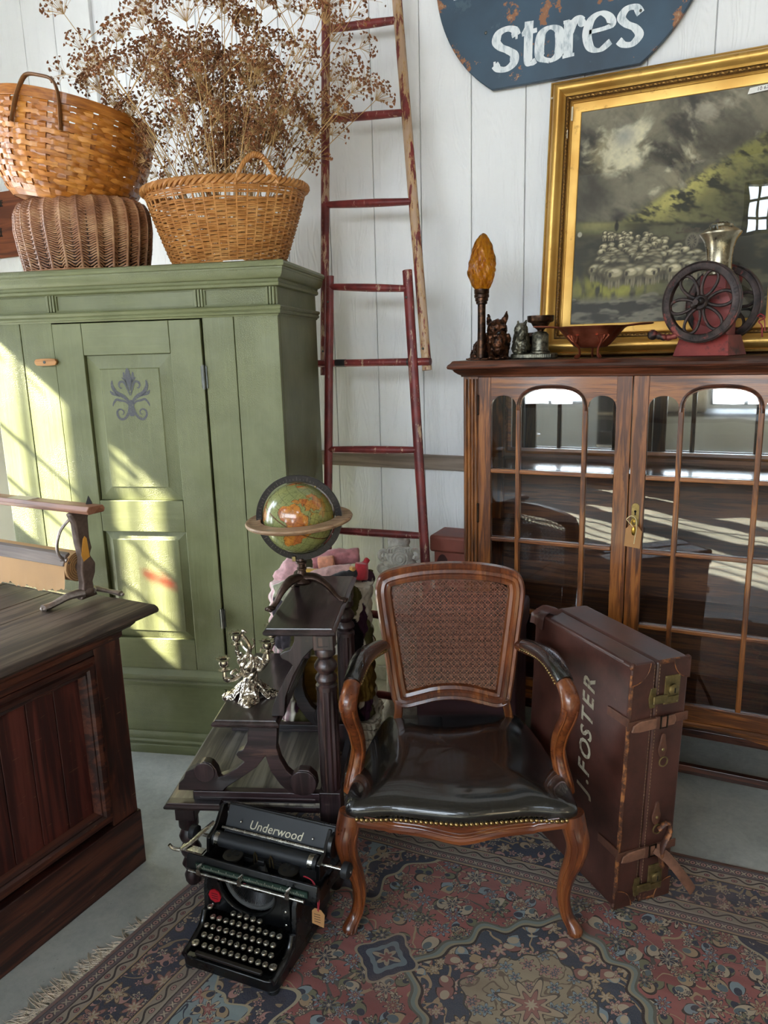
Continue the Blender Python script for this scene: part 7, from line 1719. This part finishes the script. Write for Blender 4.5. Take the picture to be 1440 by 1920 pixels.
for x in (-.248, .236): MB().lathe([(.014, 0), (.022, .003), (.023, .010), (.022, .020), (.016, .024)], 24, (x, .215, .236), 'x', flute=(16, .0015, .002, .021)).obj('platen_knob', RUB, pl_)
pt_ = MB().prism([(.236, .242), (.242, .240), (.288, .306), (.282, .310), (.276, .310)], -.150, .190, 'x').obj('paper_table', RUB, tw, bevel=.003)
MB().tube([(-.150, .283, .309), (.190, .283, .309)], .005, 8).obj('table_edge', BLKE, pt_)
MB().tube([(-.150, .233, .262), (.175, .233, .262)], .0042, 8).obj('paper_bail', CHR, tw)
tt = text_mb('Underwood', .034, depth=.0003, shear=.22, spacing=1.02); sl = atan2(.068, .040)
tt.xf(Matrix.Translation((.012, .2484, .2640)) @ Matrix.Rotation(sl, 4, 'X')).obj('maker_lettering', plain('silver_transfer', '#a59d86', .4, .4), pt_, smooth=0)
for x in (-.10, .13): MB().sphere((x, .2540, .276), .004, 8, 6).obj('screw_head', CHR, pt_)
for s, x0 in ((-1, -.178), (1, .170)):
    MB().prism([(.185, .205), (.245, .205), (.285, .250), (.292, .300), (.270, .306), (.230, .262), (.190, .250)], x0, x0+.012, 'x').obj('carriage_end', BLKE, tw, bevel=.003)
MB().lathe([(.030, .183), (.034, .186), (.034, .196), (.026, .200)], 28, (0, .262, .268), 'x').obj('end_drum', BLKE, tw)
lv = MB(); lv.tube(spline([(-.182, .240, .266), (-.195, .200, .258), (-.205, .150, .252), (-.215, .120, .250)], 5), .0055, 8, flat=(1.6, .6)); lv.tube(spline([(-.215, .120, .250), (-.232, .112, .256), (-.240, .108, .268)], 4), .005, 8); lv.box(-.222, -.150, .128, .150, .242, .248); lv.obj('carriage_lever', CHR, tw)
MB().box(-.19, .19, .15, .33, .150, .195).obj('carriage_bed', BLKE, tw, bevel=.004)
for x in (-.082, .094):
    sp_ = MB().lathe([(.010, .196), (.028, .198), (.029, .204), (.012, .206), (.012, .222), (.029, .224), (.028, .228), (.008, .230)], 28, (x, .178, 0)).obj('ribbon_spool', plain('spool_grey', '#35332f', .4, .7, .3), tw)
    for k in range(3): a = 2.094*k; MB().lathe([(.006, .2302), (.006, .2308)], 10, (x+.013*cos(a), .178+.013*sin(a), 0)).obj('spool_hole', plain('black_void', '#050505', .9), sp_)
for x in (-.018, .032):
    MB().tube([(x-.006, .192, .205), (x-.004, .190, .232), (x, .189, .243), (x+.004, .190, .232), (x+.006, .192, .205)], .0022, 6).obj('ribbon_guide', plain('bronze_guide', '#7a6a4c', .4, .9), tw)
MB().box(-.010, .012, .185, .195, .195, .222).obj('type_guide', plain('grey_steel', '#3d3d3d', .4, .8), tw, bevel=.003)
MB().sphere((-.028, .140, .176), (.008, .004, .007), 8, 6).obj('red_key_mark', plain('red_badge_enamel', '#9c1420', .35), tw)
tg_ = MB().prism([(.180, .118), (.214, .112), (.218, .152), (.208, .164), (.190, .166), (.181, .156)], .1365, .1375, 'y').obj('price_tag', plain('kraft_tag', '#a97b4c', .75, 0, .08, 12), tw, label='brown paper price tag on a dark red string')
mb = MB()
for k in range(4): mb.box(.187+.0045*k*0, .187+.018, .1358, .1366, .125+.0075*k, .1265+.0075*k)
mb.obj('written_line', plain('ink_brown', '#5a4030', .7), tg_, smooth=0)
MB().tube(spline([(.198, .137, .160), (.196, .142, .195), (.180, .150, .232), (.165, .150, .240), (.150, .156, .236), (.165, .150, .241), (.186, .146, .234), (.203, .139, .20), (.200, .137, .158)], 6), .0016, 5).obj('string', plain('red_ribbon', '#8d1c2c', .6), tg_)
